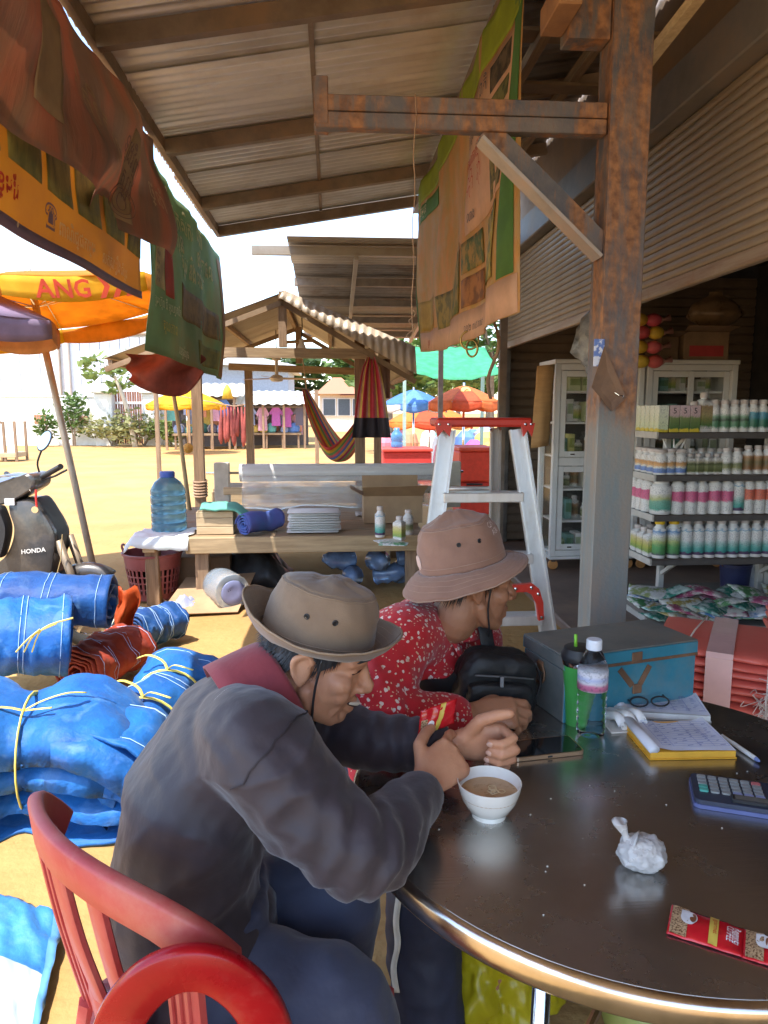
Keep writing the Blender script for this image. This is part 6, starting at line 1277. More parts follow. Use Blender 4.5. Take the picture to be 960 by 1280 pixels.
for k in range(46):
    lay = k//16; i = k % 16
    X = sx0+.03+(i % 8)*.135+g.uniform(-.03, .03); Y = SY-.13+(i//8)*.2+g.uniform(-.04, .04); z = FZ+.105+.032*lay+.012*g.random()+(.02 if i < 8 else .05)
    c = int(g.integers(6)); o = link('seed_packet', pms[c]); o.location = (X, Y, z); o.rotation_euler = (g.uniform(-.12, .30), g.uniform(-.25, .25), g.uniform(-.9, .9)); solidify(o, .004)
    tag(o, '%s seed packet in the heap below the shelf rack' % pk_cols[c][2], 'packet', 'seed packets heaped below the rack')
# ================================================================== round steel table
TC, TR, TZ = Vector((.545, 1.238)), .515, .75
tb = thing('round_table', 'round brushed stainless steel table with rolled rim and chrome legs', 'table', (TC.x, TC.y, 0))
stl = bpy.data.materials.new('brushed_steel'); stl.use_nodes = True
nt = stl.node_tree; L = nt.links; bsn = nt.nodes['Principled BSDF']; tcn = _n(nt, 'ShaderNodeTexCoord')
bsn.inputs['Metallic'].default_value = .95
n1 = _n(nt, 'ShaderNodeTexNoise'); n1.inputs['Scale'].default_value = 5; n1.inputs['Detail'].default_value = 8; n1.inputs['Roughness'].default_value = .65; L.new(tcn.outputs['Object'], n1.inputs[0])
rp = _n(nt, 'ShaderNodeValToRGB'); rp.color_ramp.elements[0].position = .3; rp.color_ramp.elements[0].color = (.40, .385, .37, 1); rp.color_ramp.elements[1].position = .72; rp.color_ramp.elements[1].color = (.54, .525, .505, 1); L.new(n1.outputs[0], rp.inputs[0]); L.new(rp.outputs[0], bsn.inputs['Base Color'])
mr = _n(nt, 'ShaderNodeMapRange'); mr.inputs[1].default_value = .3; mr.inputs[2].default_value = .7; mr.inputs[3].default_value = .20; mr.inputs[4].default_value = .31; L.new(n1.outputs[0], mr.inputs[0]); L.new(mr.outputs[0], bsn.inputs['Roughness'])
mp = _n(nt, 'ShaderNodeMapping'); mp.inputs['Rotation'].default_value = (0, 0, .5); mp.inputs['Scale'].default_value = (6, 260, 1); L.new(tcn.outputs['Object'], mp.inputs[0])
n2 = _n(nt, 'ShaderNodeTexNoise'); n2.inputs['Scale'].default_value = 1.; n2.inputs['Detail'].default_value = 5; L.new(mp.outputs[0], n2.inputs[0])
n3 = _n(nt, 'ShaderNodeTexNoise'); n3.inputs['Scale'].default_value = 7; n3.inputs['Detail'].default_value = 2; L.new(tcn.outputs['Object'], n3.inputs[0])
b1_ = _n(nt, 'ShaderNodeBump'); b1_.inputs['Strength'].default_value = .12; b1_.inputs['Distance'].default_value = .0012; L.new(n2.outputs[0], b1_.inputs['Height'])
b2_ = _n(nt, 'ShaderNodeBump'); b2_.inputs['Strength'].default_value = .10; b2_.inputs['Distance'].default_value = .004; L.new(n3.outputs[0], b2_.inputs['Height']); L.new(b1_.outputs[0], b2_.inputs['Normal']); L.new(b2_.outputs[0], bsn.inputs['Normal'])
MB().prism([((TR-.0125)*math.cos(k), (TR-.0125)*math.sin(k)) for k in np.linspace(0, 2*PI, 121)[:-1]], TZ-.012, TZ).build('top', stl, tb, local=True)
rimm = mat('rim_steel', (.62, .58, .53), .22, metal=1, var=.1, scale=12, bump=.05)
MB().lathe([(TR-.0118, TZ-.0008), (TR-.004, TZ-.003), (TR, TZ-.009), (TR, TZ-.034), (TR-.004, TZ-.040), (TR-.014, TZ-.042), (TR-.02, TZ-.036)], n=120).build('rim', rimm, tb, smooth=60, local=True)
MB().lathe([(0, TZ-.020), (TR-.03, TZ-.020)], n=60).build('underside', plain(.3, .28, .26, .4, metal=.6), tb, local=True)
for k in range(4):
    a = R(232+90*k); e = Vector((.40*math.cos(a), .40*math.sin(a), 0)); f_ = e*1.10
    MB().tube([Vector((e.x, e.y, TZ-.022)), Vector((f_.x, f_.y, .012))], .0135, 14).build('leg', M['chrome'], tb, smooth=True, local=True)
    MB().lathe([(0, 0), (.019, 0), (.019, .025), (.0137, .03)], (f_.x, f_.y, .0), 12).build('foot', M['black'], tb, smooth=40, local=True)
mb = MB(); 
for s_ in (-1, 1):
    a, b = R(232), R(232+90); 
MB().tube([(.42*math.cos(R(232)), .42*math.sin(R(232)), .36), (.42*math.cos(R(52)), .42*math.sin(R(52)), .36)], .009, 8).build('stretcher', M['chrome'], tb, local=True); MB().tube([(.42*math.cos(R(322)), .42*math.sin(R(322)), .381), (.42*math.cos(R(142)), .42*math.sin(R(142)), .381)], .009, 8).build('stretcher', M['chrome'], tb, local=True)
def tp(px, py, z=TZ): return P(px, py, z=z)
# bowl of coffee
b = tp(611, 1018); t = thing('coffee_bowl', 'small white porcelain bowl of milky coffee on the steel table', 'bowl', b)
por = mat('porcelain', (.80, .77, .70), .16, var=.03, coat=.4)
MB().lathe([(0, .004), (.026, .004), (.027, 0), (.030, 0), (.029, .007), (.036, .012), (.047, .03), (.0535, .05), (.0555, .062), (.0542, .0625), (.052, .05), (.045, .03), (.033, .014), (0, .010)], n=48).build('bowl', por, t, smooth=60, local=True)
MB().prism([(.0505*math.cos(k), .0505*math.sin(k)) for k in np.linspace(0, 2*PI, 41)[:-1]], .040, .0435).build('coffee', mat('coffee', (.46, .29, .14), .3, var=.08, scale=30, bump=0), t, local=True)
g = np.random.default_rng(8)
for k in range(7): MB().lathe([(.007-.0004*k, 0), (.0078-.0004*k, .0006), (.007-.0004*k, .0012), (.0062-.0004*k, .0006), (.007-.0004*k, 0)], (.012+g.uniform(-.012, .012), g.uniform(-.012, .012), .0434), 12).build('bubble', plain(.7, .55, .32, .2), t, smooth=True, local=True)
# knotted plastic bag
q = tp(802, 1083); pbm = mat('thin_white_bag', (.74, .72, .70), .28, var=.08, trans=.25, translu=.15, bump=.6, bscale=45, bdist=.006)
mb = MB(); mb.ico((0, 0, 0), (.036, .033, .026), 5); vv = []
for v in mb.v:
    v = Vector(v); d = fbm(v.x*55, v.y*55, v.z*55)*.005+.003*abs(fbm(v.x*120, v.y*120, v.z*120)); vv.append(tuple(v*(1+d/.035)))
mb.v = vv; mb.v = [(x+q.x, y+q.y, max(z, -.022)+q.z+.0235) for x, y, z in mb.v]
kp = q+Vector((-.022, .006, .042))
mb.tube(spline([q+Vector((-.012, .0, .038)), kp, kp+Vector((-.005, .002, .012)), kp+Vector((-.012, .004, .027)), kp+Vector((-.012, .004, .030))], 12), [.022, .018, .012, .009, .006, .005, .006, .008, .0095, .011, .012, .008, .002], 12)
mb.top('plastic_bag', pbm, 'small knotted white plastic bag sitting alone on the steel table', 'bag', smooth=True)
# phone
pc = [tp(a, b_) for a, b_ in ((629, 944), (690, 917), (727, 937), (648, 957))]
c = (tp(632, 938)+tp(724, 937))/2; c = tp(678, 938); t = thing('phone', 'gold edged smartphone lying face up by the woman\'s hand', 'phone', c, rz=R(8))
mb = MB(); hw, hh, rr = .077, .037, .01
def rrect(w_, h_, r_, n=5): return [(sx*(w_-r_)+r_*math.cos(a), sy*(h_-r_)+r_*math.sin(a)) for sx, sy, a0 in ((1, 1, 0), (-1, 1, PI/2), (-1, -1, PI), (1, -1, 1.5*PI)) for a in np.linspace(a0, a0+PI/2, n)]
MB().prism(rrect(hw, hh, rr), .001, .009).build('case', mat('gold_frame', (.62, .42, .26), .3, metal=.7, var=.08), t, local=True); MB().prism(rrect(hw-.003, hh-.003, rr-.002), .0092, .0098).build('screen', mat('phone_glass', (.012, .012, .014), .05, var=.1, bump=0, coat=.5), t, local=True)
MB().box((-.005, -hh-.0006, .003), (.005, -hh+.001, .0065)).build('port', M['black'], t, local=True)
# water bottle
q = tp(738, 918); t = thing('water_bottle', 'small clear water bottle with pink label and white cap on the table', 'bottle', q)
petm = bpy.data.materials.new('clear_bottle'); petm.use_nodes = True; b0 = petm.node_tree.nodes['Principled BSDF']; b0.inputs['Base Color'].default_value = (.93, .96, .98, 1); b0.inputs['Roughness'].default_value = .04; b0.inputs['Transmission Weight'].default_value = 1; b0.inputs['IOR'].default_value = 1.22
pr = [(0, .004), (.022, .0), (.0295, .006), (.031, .016)]
for k in range(5): pr += [(.0315, .02+.017*k), (.029, .0275+.017*k), (.0315, .034+.017*k)]
pr += [(.0316, .108), (.0316, .15), (.029, .163), (.019, .186), (.0135, .193), (.0135, .20)]
MB().lathe(pr, n=36).build('bottle', petm, t, smooth=True, local=True)
lbl = label_mat('pink_band', (.75, .72, .75), (.105, .152, [(0, (.72, .66, .70)), (.12, (.75, .20, .38)), (.3, (.78, .25, .42)), (.42, (.72, .70, .74)), (.6, (.45, .5, .72)), (.75, (.74, .72, .76)), (1, (.74, .74, .78))])); lbl.node_tree.nodes['Principled BSDF'].inputs['Alpha'].default_value = .85
MB().lathe([(.0322, .106), (.0322, .150)], n=36).build('label', lbl, t, smooth=True, local=True)
MB().lathe([(0, .1935), (.0165, .1935), (.0168, .197), (.0165, .213), (.015, .215), (0, .215)], n=24).build('cap', plain(.72, .76, .82, .35), t, smooth=35, local=True)
# green tumbler
q = tp(721, 903); t = thing('green_tumbler', 'green travel tumbler with black lid and a lime straw beside the water bottle', 'cup', q)
MB().lathe([(0, 0), (.027, 0), (.028, .003), (.037, .142)], n=32).build('cup', mat('green_cup', (.06, .33, .07), .35, var=.1), t, smooth=40, local=True); MB().lathe([(.0372, .138), (.0385, .14), (.0385, .148), (.037, .149)], n=32).build('steel_band', M['chrome'], t, smooth=40, local=True)
MB().lathe([(.039, .1492), (.040, .152), (.040, .162), (.036, .168), (.034, .176), (.03, .178), (0, .177)], n=32).build('lid', M['black'], t, smooth=35, local=True); MB().tube([(-.008, .004, .177), (-.009, .004, .205)], .0038, 10).build('straw', plain(.25, .62, .06, .4), t, smooth=True, local=True)
# open receipt book with yellow cover, and stacked books
def book(label, c, rz, w_, d_, h_, cover, seed, name='receipt_book', pages=None):
    t = thing(name, label, 'book', c, rz=rz); g = np.random.default_rng(seed)
    MB().rbox((-w_/2-.003, -d_/2-.002, 0), (w_/2+.002, d_/2+.002, .0025), .0008).build('cover', cover, t, local=True); MB().rbox((-w_/2, -d_/2, .0027), (w_/2, d_/2, h_), .0008).build('page_block', pages or plain(.68, .66, .62, .8), t, local=True)
    mb = MB(); mb.grid(lambda u, v: Vector((lerp(-w_/2, w_/2, u), lerp(-d_/2, d_/2, v), h_+.0015+.010*math.exp(-((u-.02)/.16)**2)+.0025*math.sin(PI*u)*math.sin(3*v+seed)+.006*smoothstep(.85, 1, u)*v)), 20, 12)
    pg = mb.build('top_page', plain(.70, .72, .80, .75), t, smooth=True, local=True, recalc=False)
    mb = MB(); mb.tube([(-w_/2+.006, -d_/2, h_+.006), (-w_/2+.006, d_/2, h_+.008)], (.012, .009), 14); mb.build('folded_page', plain(.70, .70, .74, .75), t, smooth=True, local=True)
    ink = plain(.13, .17, .42, .7); lm = MB()
    zf = lambda u: h_+.0021+.010*math.exp(-((u-.02)/.16)**2)+.003
    for k in range(13):
        v = .08+.066*k; lm.add([Vector((lerp(-w_/2, w_/2, u), lerp(-d_/2, d_/2, v+dv), zf(u)+.0012)) for u in (.16, .5, .96) for dv in (0, .007)], [(0, 2, 3, 1), (2, 4, 5, 3)])
    for u in (.16, .3, .62, .78, .96): lm.add([Vector((lerp(-w_/2, w_/2, u+du), lerp(-d_/2, d_/2, v), zf(u)+.0012)) for v in (.08, .88) for du in (0, .005)], [(0, 1, 3, 2)])
    lm.build('ruled_lines', plain(.30, .34, .62, .7), pg, local=True)
    sm_ = MB()
    for k in range(11):
        for j in range(6):
            if g.random() < .7: u = .19+.13*j+g.uniform(0, .05); v = .10+.066*k; wv = g.uniform(.03, .08); sm_.add([Vector((lerp(-w_/2, w_/2, u+a), lerp(-d_/2, d_/2, v+b_), zf(u)+.0016)) for a, b_ in ((0, 0), (wv, .012), (wv, .024), (0, .014))], [(0, 1, 2, 3)])
    sm_.build('handwriting', ink, pg, local=True)
    return t
c = tp(855, 930); book('open receipt book with yellow cover and ruled handwritten page', Vector((c.x-.012, c.y+.005, TZ+.0005)), R(-2), .175, .145, .016, plain(.75, .38, .03, .5), 1, pages=plain(.78, .40, .04, .55))
c = tp(835, 893); bb = book('worn white notebook lying open behind the yellow covered receipt book', Vector((c.x-.01, c.y+.03, TZ+.0005)), R(-12), .20, .12, .014, plain(.5, .48, .45, .6), 2, 'notebook')
c = tp(785, 903)
t = thing('rolled_pages', 'curled stack of loose white pages left of the notebooks', 'paper', (c.x-.005, c.y+.01, TZ))
for k in range(3): mb = MB(); a = Vector((c.x-.03+.022*k, c.y-.05, TZ+.013+.004*k)); spiral_roll(mb, a, a+Vector((-.035, .13, .004)), .013-.001*k, 1.6, nseg=8, n=14); solidify(mb.build('curled_page', plain(.74, .72, .70, .8), t, smooth=True), .001)
MB().rbox((c.x-.06, c.y-.055, TZ+.0006), (c.x+.03, c.y+.05, TZ+.004), .0006).build('loose_sheets', plain(.66, .62, .56, .8), t)
# spectacles-like dark clip on the notebook
q = tp(812, 878, TZ+.03); t = thing('folded_glasses', 'folded dark spectacles resting on the white notebook', 'glasses', (q.x, q.y, TZ+.026))
for dx in (-.025, .025): MB().tube([q+Vector((dx+.021*math.cos(k), .006*math.sin(k)*1.2, .002+.014*math.sin(k)*.6)) for k in np.linspace(0, 2*PI, 17)], .0022, 5, cap=False).build('lens_rim', M['black'], t, smooth=True)
MB().tube([q+Vector((.045, 0, .004)), q+Vector((.05, .05, .0)), q+Vector((.0, .06, 0))], .002, 5).build('temple', M['black'], t); MB().tube([q+Vector((-.045, 0, .004)), q+Vector((-.05, .045, 0)), q+Vector((.0, .05, 0))], .002, 5).build('temple', M['black'], t)
# calculator
c = tp(912, 1000); t = thing('calculator', 'dark desk calculator with grey keys and a slanted display', 'calculator', Vector((c.x+.01, c.y, TZ)), rz=R(-22))
cb = mat('calc_body', (.045, .05, .075), .4, var=.12); hw, hh = .072, .05
MB().prism(rrect(hw+.002, hh+.002, .012), .0005, .008).build('base', plain(.12, .14, .30, .4), t, local=True)
cbp = MB(); cbp.prism(rrect(hw, hh, .012), .0082, .016); cbp.build('body', cb, t, local=True)
km = {k: plain(*c_, .5) for k, c_ in (('g', (.30, .31, .30)), ('r', (.55, .16, .16)), ('b', (.30, .34, .55)), ('t', (.10, .42, .34)))}
for i in range(6):
    for j in range(5):
        kk_ = 'g'
        if i == 5 and j == 4: kk_ = 'r'
        if i == 0 and j < 2: kk_ = 't'
        if i >= 3 and j == 0: kk_ = 'b'
        X = -hw+.018+i*.0185; Y = -hh+.036+j*.0125
        kb = MB(); kb.prism([(X+a, Y+b_) for a, b_ in rrect(.0075, .0048, .003, 4)], .0161, .0195); kb.build('key', km[kk_], t, local=True)
MB().rbox((-hw+.06, -hh+.005, .0161), (hw-.006, -hh+.026, .024), .002).build('display_housing', M['black'], t, local=True); MB().rbox((-hw+.066, -hh+.0085, .0241), (hw-.011, -hh+.0225, .0246), .0003).build('display', plain(.14, .13, .11, .15), t, local=True)
# pen
a, b_ = tp(903, 920, TZ+.006), tp(950, 952, TZ+.006); t = thing('pen', 'white ballpoint pen lying beside the receipt book', 'pen', (lerp(a.x, b_.x, .5), lerp(a.y, b_.y, .5), TZ))
MB().tube([a, lerp(a, b_, .9)], .0048, 10).build('barrel', plain(.68, .66, .62, .4), t, smooth=40); MB().tube([lerp(a, b_, .9), lerp(a, b_, .97), b_], [.0048, .003, .0008], 10).build('tip', plain(.15, .2, .4, .4), t, smooth=40); MB().beam(lerp(a, b_, .03)+Vector((0, 0, .006)), lerp(a, b_, .3)+Vector((0, 0, .0065)), .003, .0012).build('clip', M['chrome'], t)
# strip of red coffee sachets
s0, s1 = tp(836, 1152), tp(1040, 1215); dv = (s1-s0); ln = dv.length; dx = dv.normalized(); dy = Vector((-dx.y, dx.x, 0)); W_ = .058
red = mat('sachet_red', (.55, .012, .02), .22, var=.1, bump=.3, bscale=40, coat=.5, bdist=.003); gold = plain(.62, .45, .08, .3); beans = mat('bean_print', (.50, .33, .18), .3, c2=(.12, .05, .02), scale=420, contrast=(.42, .52), bump=0)
t = thing('sachet_strip', 'strip of red coffee sachets with cup pictures near the table rim', 'sachets', (s0.x, s0.y, TZ)); SL = .092
def sf(i, u, v, lift=0.):
    s_ = (i+u)*SL; return s0+dx*s_+dy*((v-.5)*W_)+Vector((0, 0, .003+.0055*(math.sin(PI*u)*math.sin(PI*v))**.7+.0015*fbm(u*6, v*5, i)+.004*(i == 0)*(1-u)*(v)+lift))
for i in range(3):
    mb = MB(); mb.grid(lambda u, v: sf(i, u, v), 18, 12); o = mb.build('sachet', red, t, smooth=True, recalc=False); solidify(o, .0012, -1)
    def pt(nm, u0, u1, v0, v1, m_, l=.0012):
        mb = MB(); mb.grid(lambda u, v: sf(i, lerp(u0, u1, u), lerp(v0, v1, v), l), 8, 8); return mb.build(nm, m_, o, smooth=True, recalc=False)
    pt('bean_print', .03, .26, .03, .97, beans); pt('gold_band', .55, .67, .03, .99, gold)
    mb = MB(); mb.add([sf(i, .27+.115*math.cos(k), .62+.24*math.sin(k), .0018) for k in np.linspace(0, 2*PI, 21)[:-1]], [tuple(range(20))]); mb.add([sf(i, .27+.10*(a-.5), .62+bb_, .0018) for a, bb_ in ((-.6, .0), (-.6, .25), (.5, .28), (.5, -.1))], [(0, 1, 2, 3)]); mb.build('cup_picture', plain(.78, .77, .76, .4), o)
    mb = MB(); mb.add([sf(i, .325+.045*math.cos(k), .62+.17*math.sin(k), .0023) for k in np.linspace(0, 2*PI, 21)[:-1]], [tuple(range(20))]); mb.build('coffee_picture', plain(.24, .09, .04, .3), o)
    # rotated lettering: reads across the strip
    for s_, u_, h_, wm_ in (('COFFEE', .80, .0085, .030), ('Regenta', .90, .008, .032)):
        text_mesh(s_, h_, lambda a, b_: sf(i, u_+b_/SL*1.0-.02, .80-a/W_, .0022), 'lettering', plain(.78, .76, .74, .4), o, bold=.01, wmax=wm_)
    text_mesh('gourmet', .006, lambda a, b_: sf(i, .635-.0+b_/SL-.03, .85-a/W_, .0018), 'lettering', red, o, wmax=.03)
# steel blue cash box
x0b, x1b = P(706, 900, z=TZ), P(866, 882, z=TZ)
t = thing('metal_cash_box', 'blue painted metal box with rusty hasp and ring handle on the table', 'box', (.68, 1.66, TZ))
bt = mat('teal_paint', (.05, .25, .34), .4, metal=.15, c2=(.035, .18, .25), scale=6, bump=.15, dirt=(.30, .24, .18), dscale=5, damt=.35); bs2 = mat('bare_box_steel', (.30, .31, .29), .42, metal=.5, c2=(.17, .20, .20), scale=6, dirt=(.26, .18, .11), dscale=3, damt=.6)
rusty = mat('hasp_rust', (.22, .12, .07), .6, metal=.4, var=.3)
# corners on the table
A_, B_ = tp(704, 905), tp(866, 878); ex = (B_-A_); ex.z = 0; Lb = ex.length; ex.normalize(); ey = Vector((-ex.y, ex.x, 0)); Db = .175; Hb = .122; hl = .032
def BX(a, b_, c): return A_+ex*a+ey*b_+Vector((0, 0, c))
Mb = Matrix(((ex.x, ey.x, 0, A_.x), (ex.y, ey.y, 0, A_.y), (0, 0, 1, TZ), (0, 0, 0, 1)))
def bb3(a, b_, name, m_, p=t, r_=.002): return MB().rbox(a, b_, r_, mat=Mb).build(name, m_, p)
bb3((0, 0, .001), (Lb, .003, Hb), 'front_panel', bt); bb3((.0, Db-.003, .001), (Lb, Db, Hb), 'back_panel', bt); bb3((0, .0032, .001), (.003, Db-.0032, Hb), 'side_panel', bs2); bb3((Lb-.003, .0032, .001), (Lb, Db-.0032, Hb), 'side_panel', bs2); bb3((.004, .004, .0005), (Lb-.004, Db-.004, .004), 'bottom_panel', bs2)
lid = bb3((-.003, -.003, Hb+hl), (Lb+.003, Db+.003, Hb+hl+.004), 'lid', bs2); bb3((-.003, -.003, Hb+.003), (Lb+.003, .0, Hb+hl-.0005), 'lid_front', bt, lid); bb3((-.003, .0005, Hb+.003), (.0, Db, Hb+hl-.0005), 'lid_side', bs2, lid); bb3((Lb, .0005, Hb+.003), (Lb+.003, Db, Hb+hl-.0005), 'lid_side', bs2, lid); bb3((-.003, Db+.0005, Hb+.003), (Lb+.003, Db+.003, Hb+hl-.0005), 'lid_back', bt, lid)
bb3((-.002, -.0045, Hb-.002), (Lb+.002, -.0032, Hb+.0055), 'seam_strip', rusty)
bb3((Lb*.48, -.007, Hb+.004), (Lb*.56, -.0035, Hb+hl-.006), 'hasp_plate', rusty, lid); bb3((Lb*.50, -.006, Hb-.075), (Lb*.57, -.0012, Hb-.052), 'lock_plate', rusty)
for a_, b_ in (((.40, -.012), (.50, -.055)), ((.63, -.012), (.56, -.055))): MB().beam(Mb @ Vector((Lb*a_[0], -.0012, Hb+a_[1])), Mb @ Vector((Lb*b_[0], -.0012, Hb+b_[1])), .0022, .014, up=(0, 0, 1)).build('rust_patch', rusty, t)
mb = MB(); hc = BX(-.006, Db*.55, Hb-.025); mb.tube([hc+ey*(.022*math.cos(k))+Vector((0, 0, .025*math.sin(k)-.01)) for k in np.linspace(0, 2*PI, 19)], .0028, 6, cap=False); mb.build('ring_handle', rusty, t, smooth=True); bb3((-.006, Db*.55-.012, Hb-.03), (-.0008, Db*.55+.012, Hb-.005), 'handle_plate', rusty)
# crumbs
g = np.random.default_rng(17)
for k in range(26):
    a = g.uniform(0, 2*PI); r_ = TR*.9*math.sqrt(g.random()); X, Y = TC.x+r_*math.cos(a), TC.y+r_*math.sin(a)
    if Y > 1.42: continue
    mb = MB(); mb.ico((X, Y, TZ+.0009), (.0012+.001*g.random(), .0012, .0009), 1); mb.top('crumb', plain(.66, .62, .55, .7), 'tiny pale crumb on the brushed steel table top', 'crumb', group='crumbs on the table')

# ================================================================== bench with red tarp bundles, right
t = thing('plank_bench', 'rough brown plank bench carrying the red tarp bundles', 'bench', (1.35, 2.05, 0))
for k in range(4): MB().rbox((.72, 1.76+.15*k, .545), (2.1, 1.905+.15*k, .575+.002*(k % 2)), .003).build('plank', mat('bench_wood', (.20, .11, .085), .6, c2=(.12, .07, .05), scale=4, stretch=(1, 12, 12), rnd=.1) if k == 0 else bpy.data.materials['bench_wood'], t)
for X in (.8, 2.0):
    for Y in (1.82, 2.28): MB().rbox((X-.03, Y-.03, 0), (X+.03, Y+.03, .543), .004).build('leg', M['wood_z'], t)
rt = mat('coral_tarp', (.74, .165, .12), .42, c2=(.62, .12, .09), scale=4, bump=.25, bscale=22, bdist=.006, coat=.15); tape = mat('clear_tape', (.72, .45, .42), .2, var=.05, coat=.5)
def tarp_bundle(label, c, Lx, Wy, layers, rz, tapes=True, seed=0):
    t = thing('tarp_bundle', label, 'tarp', c); Rm = Matrix.Translation(c) @ Matrix.Rotation(rz, 4, 'Z'); g = np.random.default_rng(seed); z = 0.
    for k in range(layers):
        hh = .022+.006*g.random(); ox, oy = g.uniform(-.008, .008), g.uniform(-.012, .012); L2, W2 = Lx*(1-.01*k), Wy*(1-.015*k)
        mb = MB(); N = 14
        def f(u, v):
            a = 2*PI*v; cx = math.copysign(abs(math.cos(a))**.35, math.cos(a)); sz = math.copysign(abs(math.sin(a))**.8, math.sin(a))
            x = (u-.5)*L2; e = 1-.25*abs(2*u-1)**10
            wob = .006*fbm(u*6, a, seed+k)
            return Rm @ Vector((x+ox, cx*W2/2+oy+wob, z+hh/2+sz*hh/2*e+.002*fbm(u*5, cx*2, k+seed)))
        mb.grid(f, 18, 22); mb.add([f(0, j/22) for j in range(22)], [tuple(range(22))]); mb.add([f(1, j/22) for j in range(22)], [tuple(range(22))]); mb.build('folded_layer', rt, t, smooth=60); z += hh*.93
    if tapes:
        for u in (-.22,):
            mb = MB(); loop = [(-1.02, 0), (-1.02, z*.95), (-.97, z+.004), (0, z+.006), (.97, z+.004), (1.02, z*.95), (1.02, 0)]
            for (a, za), (b_, zb_) in zip(loop[:-1], loop[1:]): mb.add([Rm @ Vector((u*Lx+du, s_*Wy/2, zz)) for s_, zz in ((a, za), (b_, zb_)) for du in (0, .07)], [(0, 1, 3, 2)])
            solidify(mb.build('tape_band', tape, t), .0008)
        for u in (.1, -.3): mb = MB(); mb.tube([Rm @ Vector((u*Lx+.02*s_, s_*Wy*.52, zz)) for s_, zz in ((-1, .005), (-1.0, z), (0, z+.008), (1., z), (1.0, .005))], .0028, 5); mb.build('string', plain(.75, .68, .60, .6), t, smooth=True)
    return t, z
c0 = P(905, 880, z=.577); tarp_bundle('folded coral red tarp bundle tied with string and tape on the bench', Vector((c0.x+.10, 2.0, .578)), .56, .40, 8, R(-32), True, 3)
tarp_bundle('second coral red tarp bundle lying behind the taped one', Vector((c0.x+.52, 2.22, .578)), .40, .30, 8, R(-20), False, 6)
# frayed white fibres
fb = P(955, 862, z=.68); t = thing('frayed_fibres', 'tuft of frayed white fibres at the end of the taped tarp bundle', 'fibres', (fb.x, fb.y, .578)); g = np.random.default_rng(23); mb = MB()
for k in range(60):
    a = Vector(g.normal(size=3))*.02; q = Vector((fb.x, fb.y-.05, .66))+a; mb.tube(spline([q, q+Vector(g.normal(size=3))*.02+Vector((-.01, -.01, 0)), q+Vector(g.normal(size=3))*.03+Vector((-.005, -.02, -.03))], 5), .0012, 3, cap=False)
mb.build('fibres', plain(.70, .62, .55, .8), t)

# ---- under the table
ym = mat('yellow_bag', (.62, .52, .02), .3, c2=(.5, .40, .015), scale=8, translu=.35, bump=.5, bscale=25, bdist=.01, coat=.3)
def crumple(name, label, c, r, m_, seed, cat='bag', amp=.35, sub=5):
    mb = MB(); mb.ico((0, 0, 0), 1, sub); vv = []
    for v in mb.v:
        v = Vector(v); k = 1+amp*fbm(v.x*1.6+seed, v.y*1.6, v.z*1.6)+amp*.5*abs(fbm(v.x*4, v.y*4+seed, v.z*4))
        vv.append((c[0]+v.x*r[0]*k, c[1]+v.y*r[1]*k, max(.004, c[2]+v.z*r[2]*k)))
    mb.v = vv; return mb.top(name, m_, label, cat, smooth=True)
q = P(612, 1252, z=.12); crumple('yellow_bag', 'translucent yellow plastic bag slumped under the table beside the leg', (q.x+.02, q.y+.05, .15), (.13, .13, .19), ym, 2.)
q = P(700, 1235, z=.22); mb = MB(); mb.grid(lambda u, v: Vector((q.x-.12+.22*u, q.y+.06+.02*math.sin(5*u), .30-.09*u-.02*v+.015*fbm(u*5, v*4))), 14, 6); solidify(mb.top('yellow_bag_tail', ym, 'loose yellow bag handle trailing to the right under the table', 'bag', smooth=True), .002)
q = P(815, 1275, z=.1); t = thing('green_coconut', 'green coconut lying on the ground under the table', 'coconut', (q.x, q.y+.03, 0)); mb = MB(); mb.ico((0, 0, 0), (.105, .105, .105), 4); mb.v = [(x*(1+.05*math.cos(3*math.atan2(y, x))), y*(1+.05*math.cos(3*math.atan2(y, x))), z+.10) for x, y, z in mb.v]; mb.build('husk', mat('coconut_husk', (.30, .38, .06), .45, c2=(.40, .40, .12), scale=4, stretch=(4, 4, .6), dirt=(.3, .2, .08), damt=.3), t, smooth=True, local=True)
MB().lathe([(0, .198), (.02, .200), (.024, .21), (.012, .216), (0, .214)], n=12).build('stalk', plain(.32, .25, .12, .8), t, local=True)
q = P(885, 1276, z=.06); mb = MB(); mb.lathe([(0, 0), (.02, 0), (.022, .01), (.022, .12), (.012, .15), (.012, .17), (0, .17)], (q.x, q.y, .004), 14); mb.top('green_bottle', plain(.05, .22, .14, .3), 'small dark green bottle standing under the table beside the coconut', 'bottle', smooth=40)
q = P(545, 1235, z=.03); t = thing('white_slipper', 'white slipper lying on the ground by the table leg', 'slipper', (q.x, q.y+.05, 0)); Mx = Matrix.Translation((q.x, q.y+.05, 0)) @ Matrix.Rotation(R(-40), 4, 'Z')
MB().prism([(a*.045, b_*.125) for a, b_ in ((-.7, -1), (.6, -1), (.95, -.4), (.8, .1), (1.05, .6), (.7, 1), (-.4, 1), (-1, .5), (-.85, 0), (-.95, -.6))], .004, .024, mat=Mx).build('sole', plain(.72, .73, .76, .6), t)
mb = MB(); mb.grid(lambda u, v: Mx @ Vector((.046*math.cos(PI*u), lerp(.02, .09, v)-.02*math.sin(PI*u), .024+.045*math.sin(PI*u))), 12, 4); solidify(mb.build('strap', plain(.66, .68, .74, .6), t, smooth=True), .004)
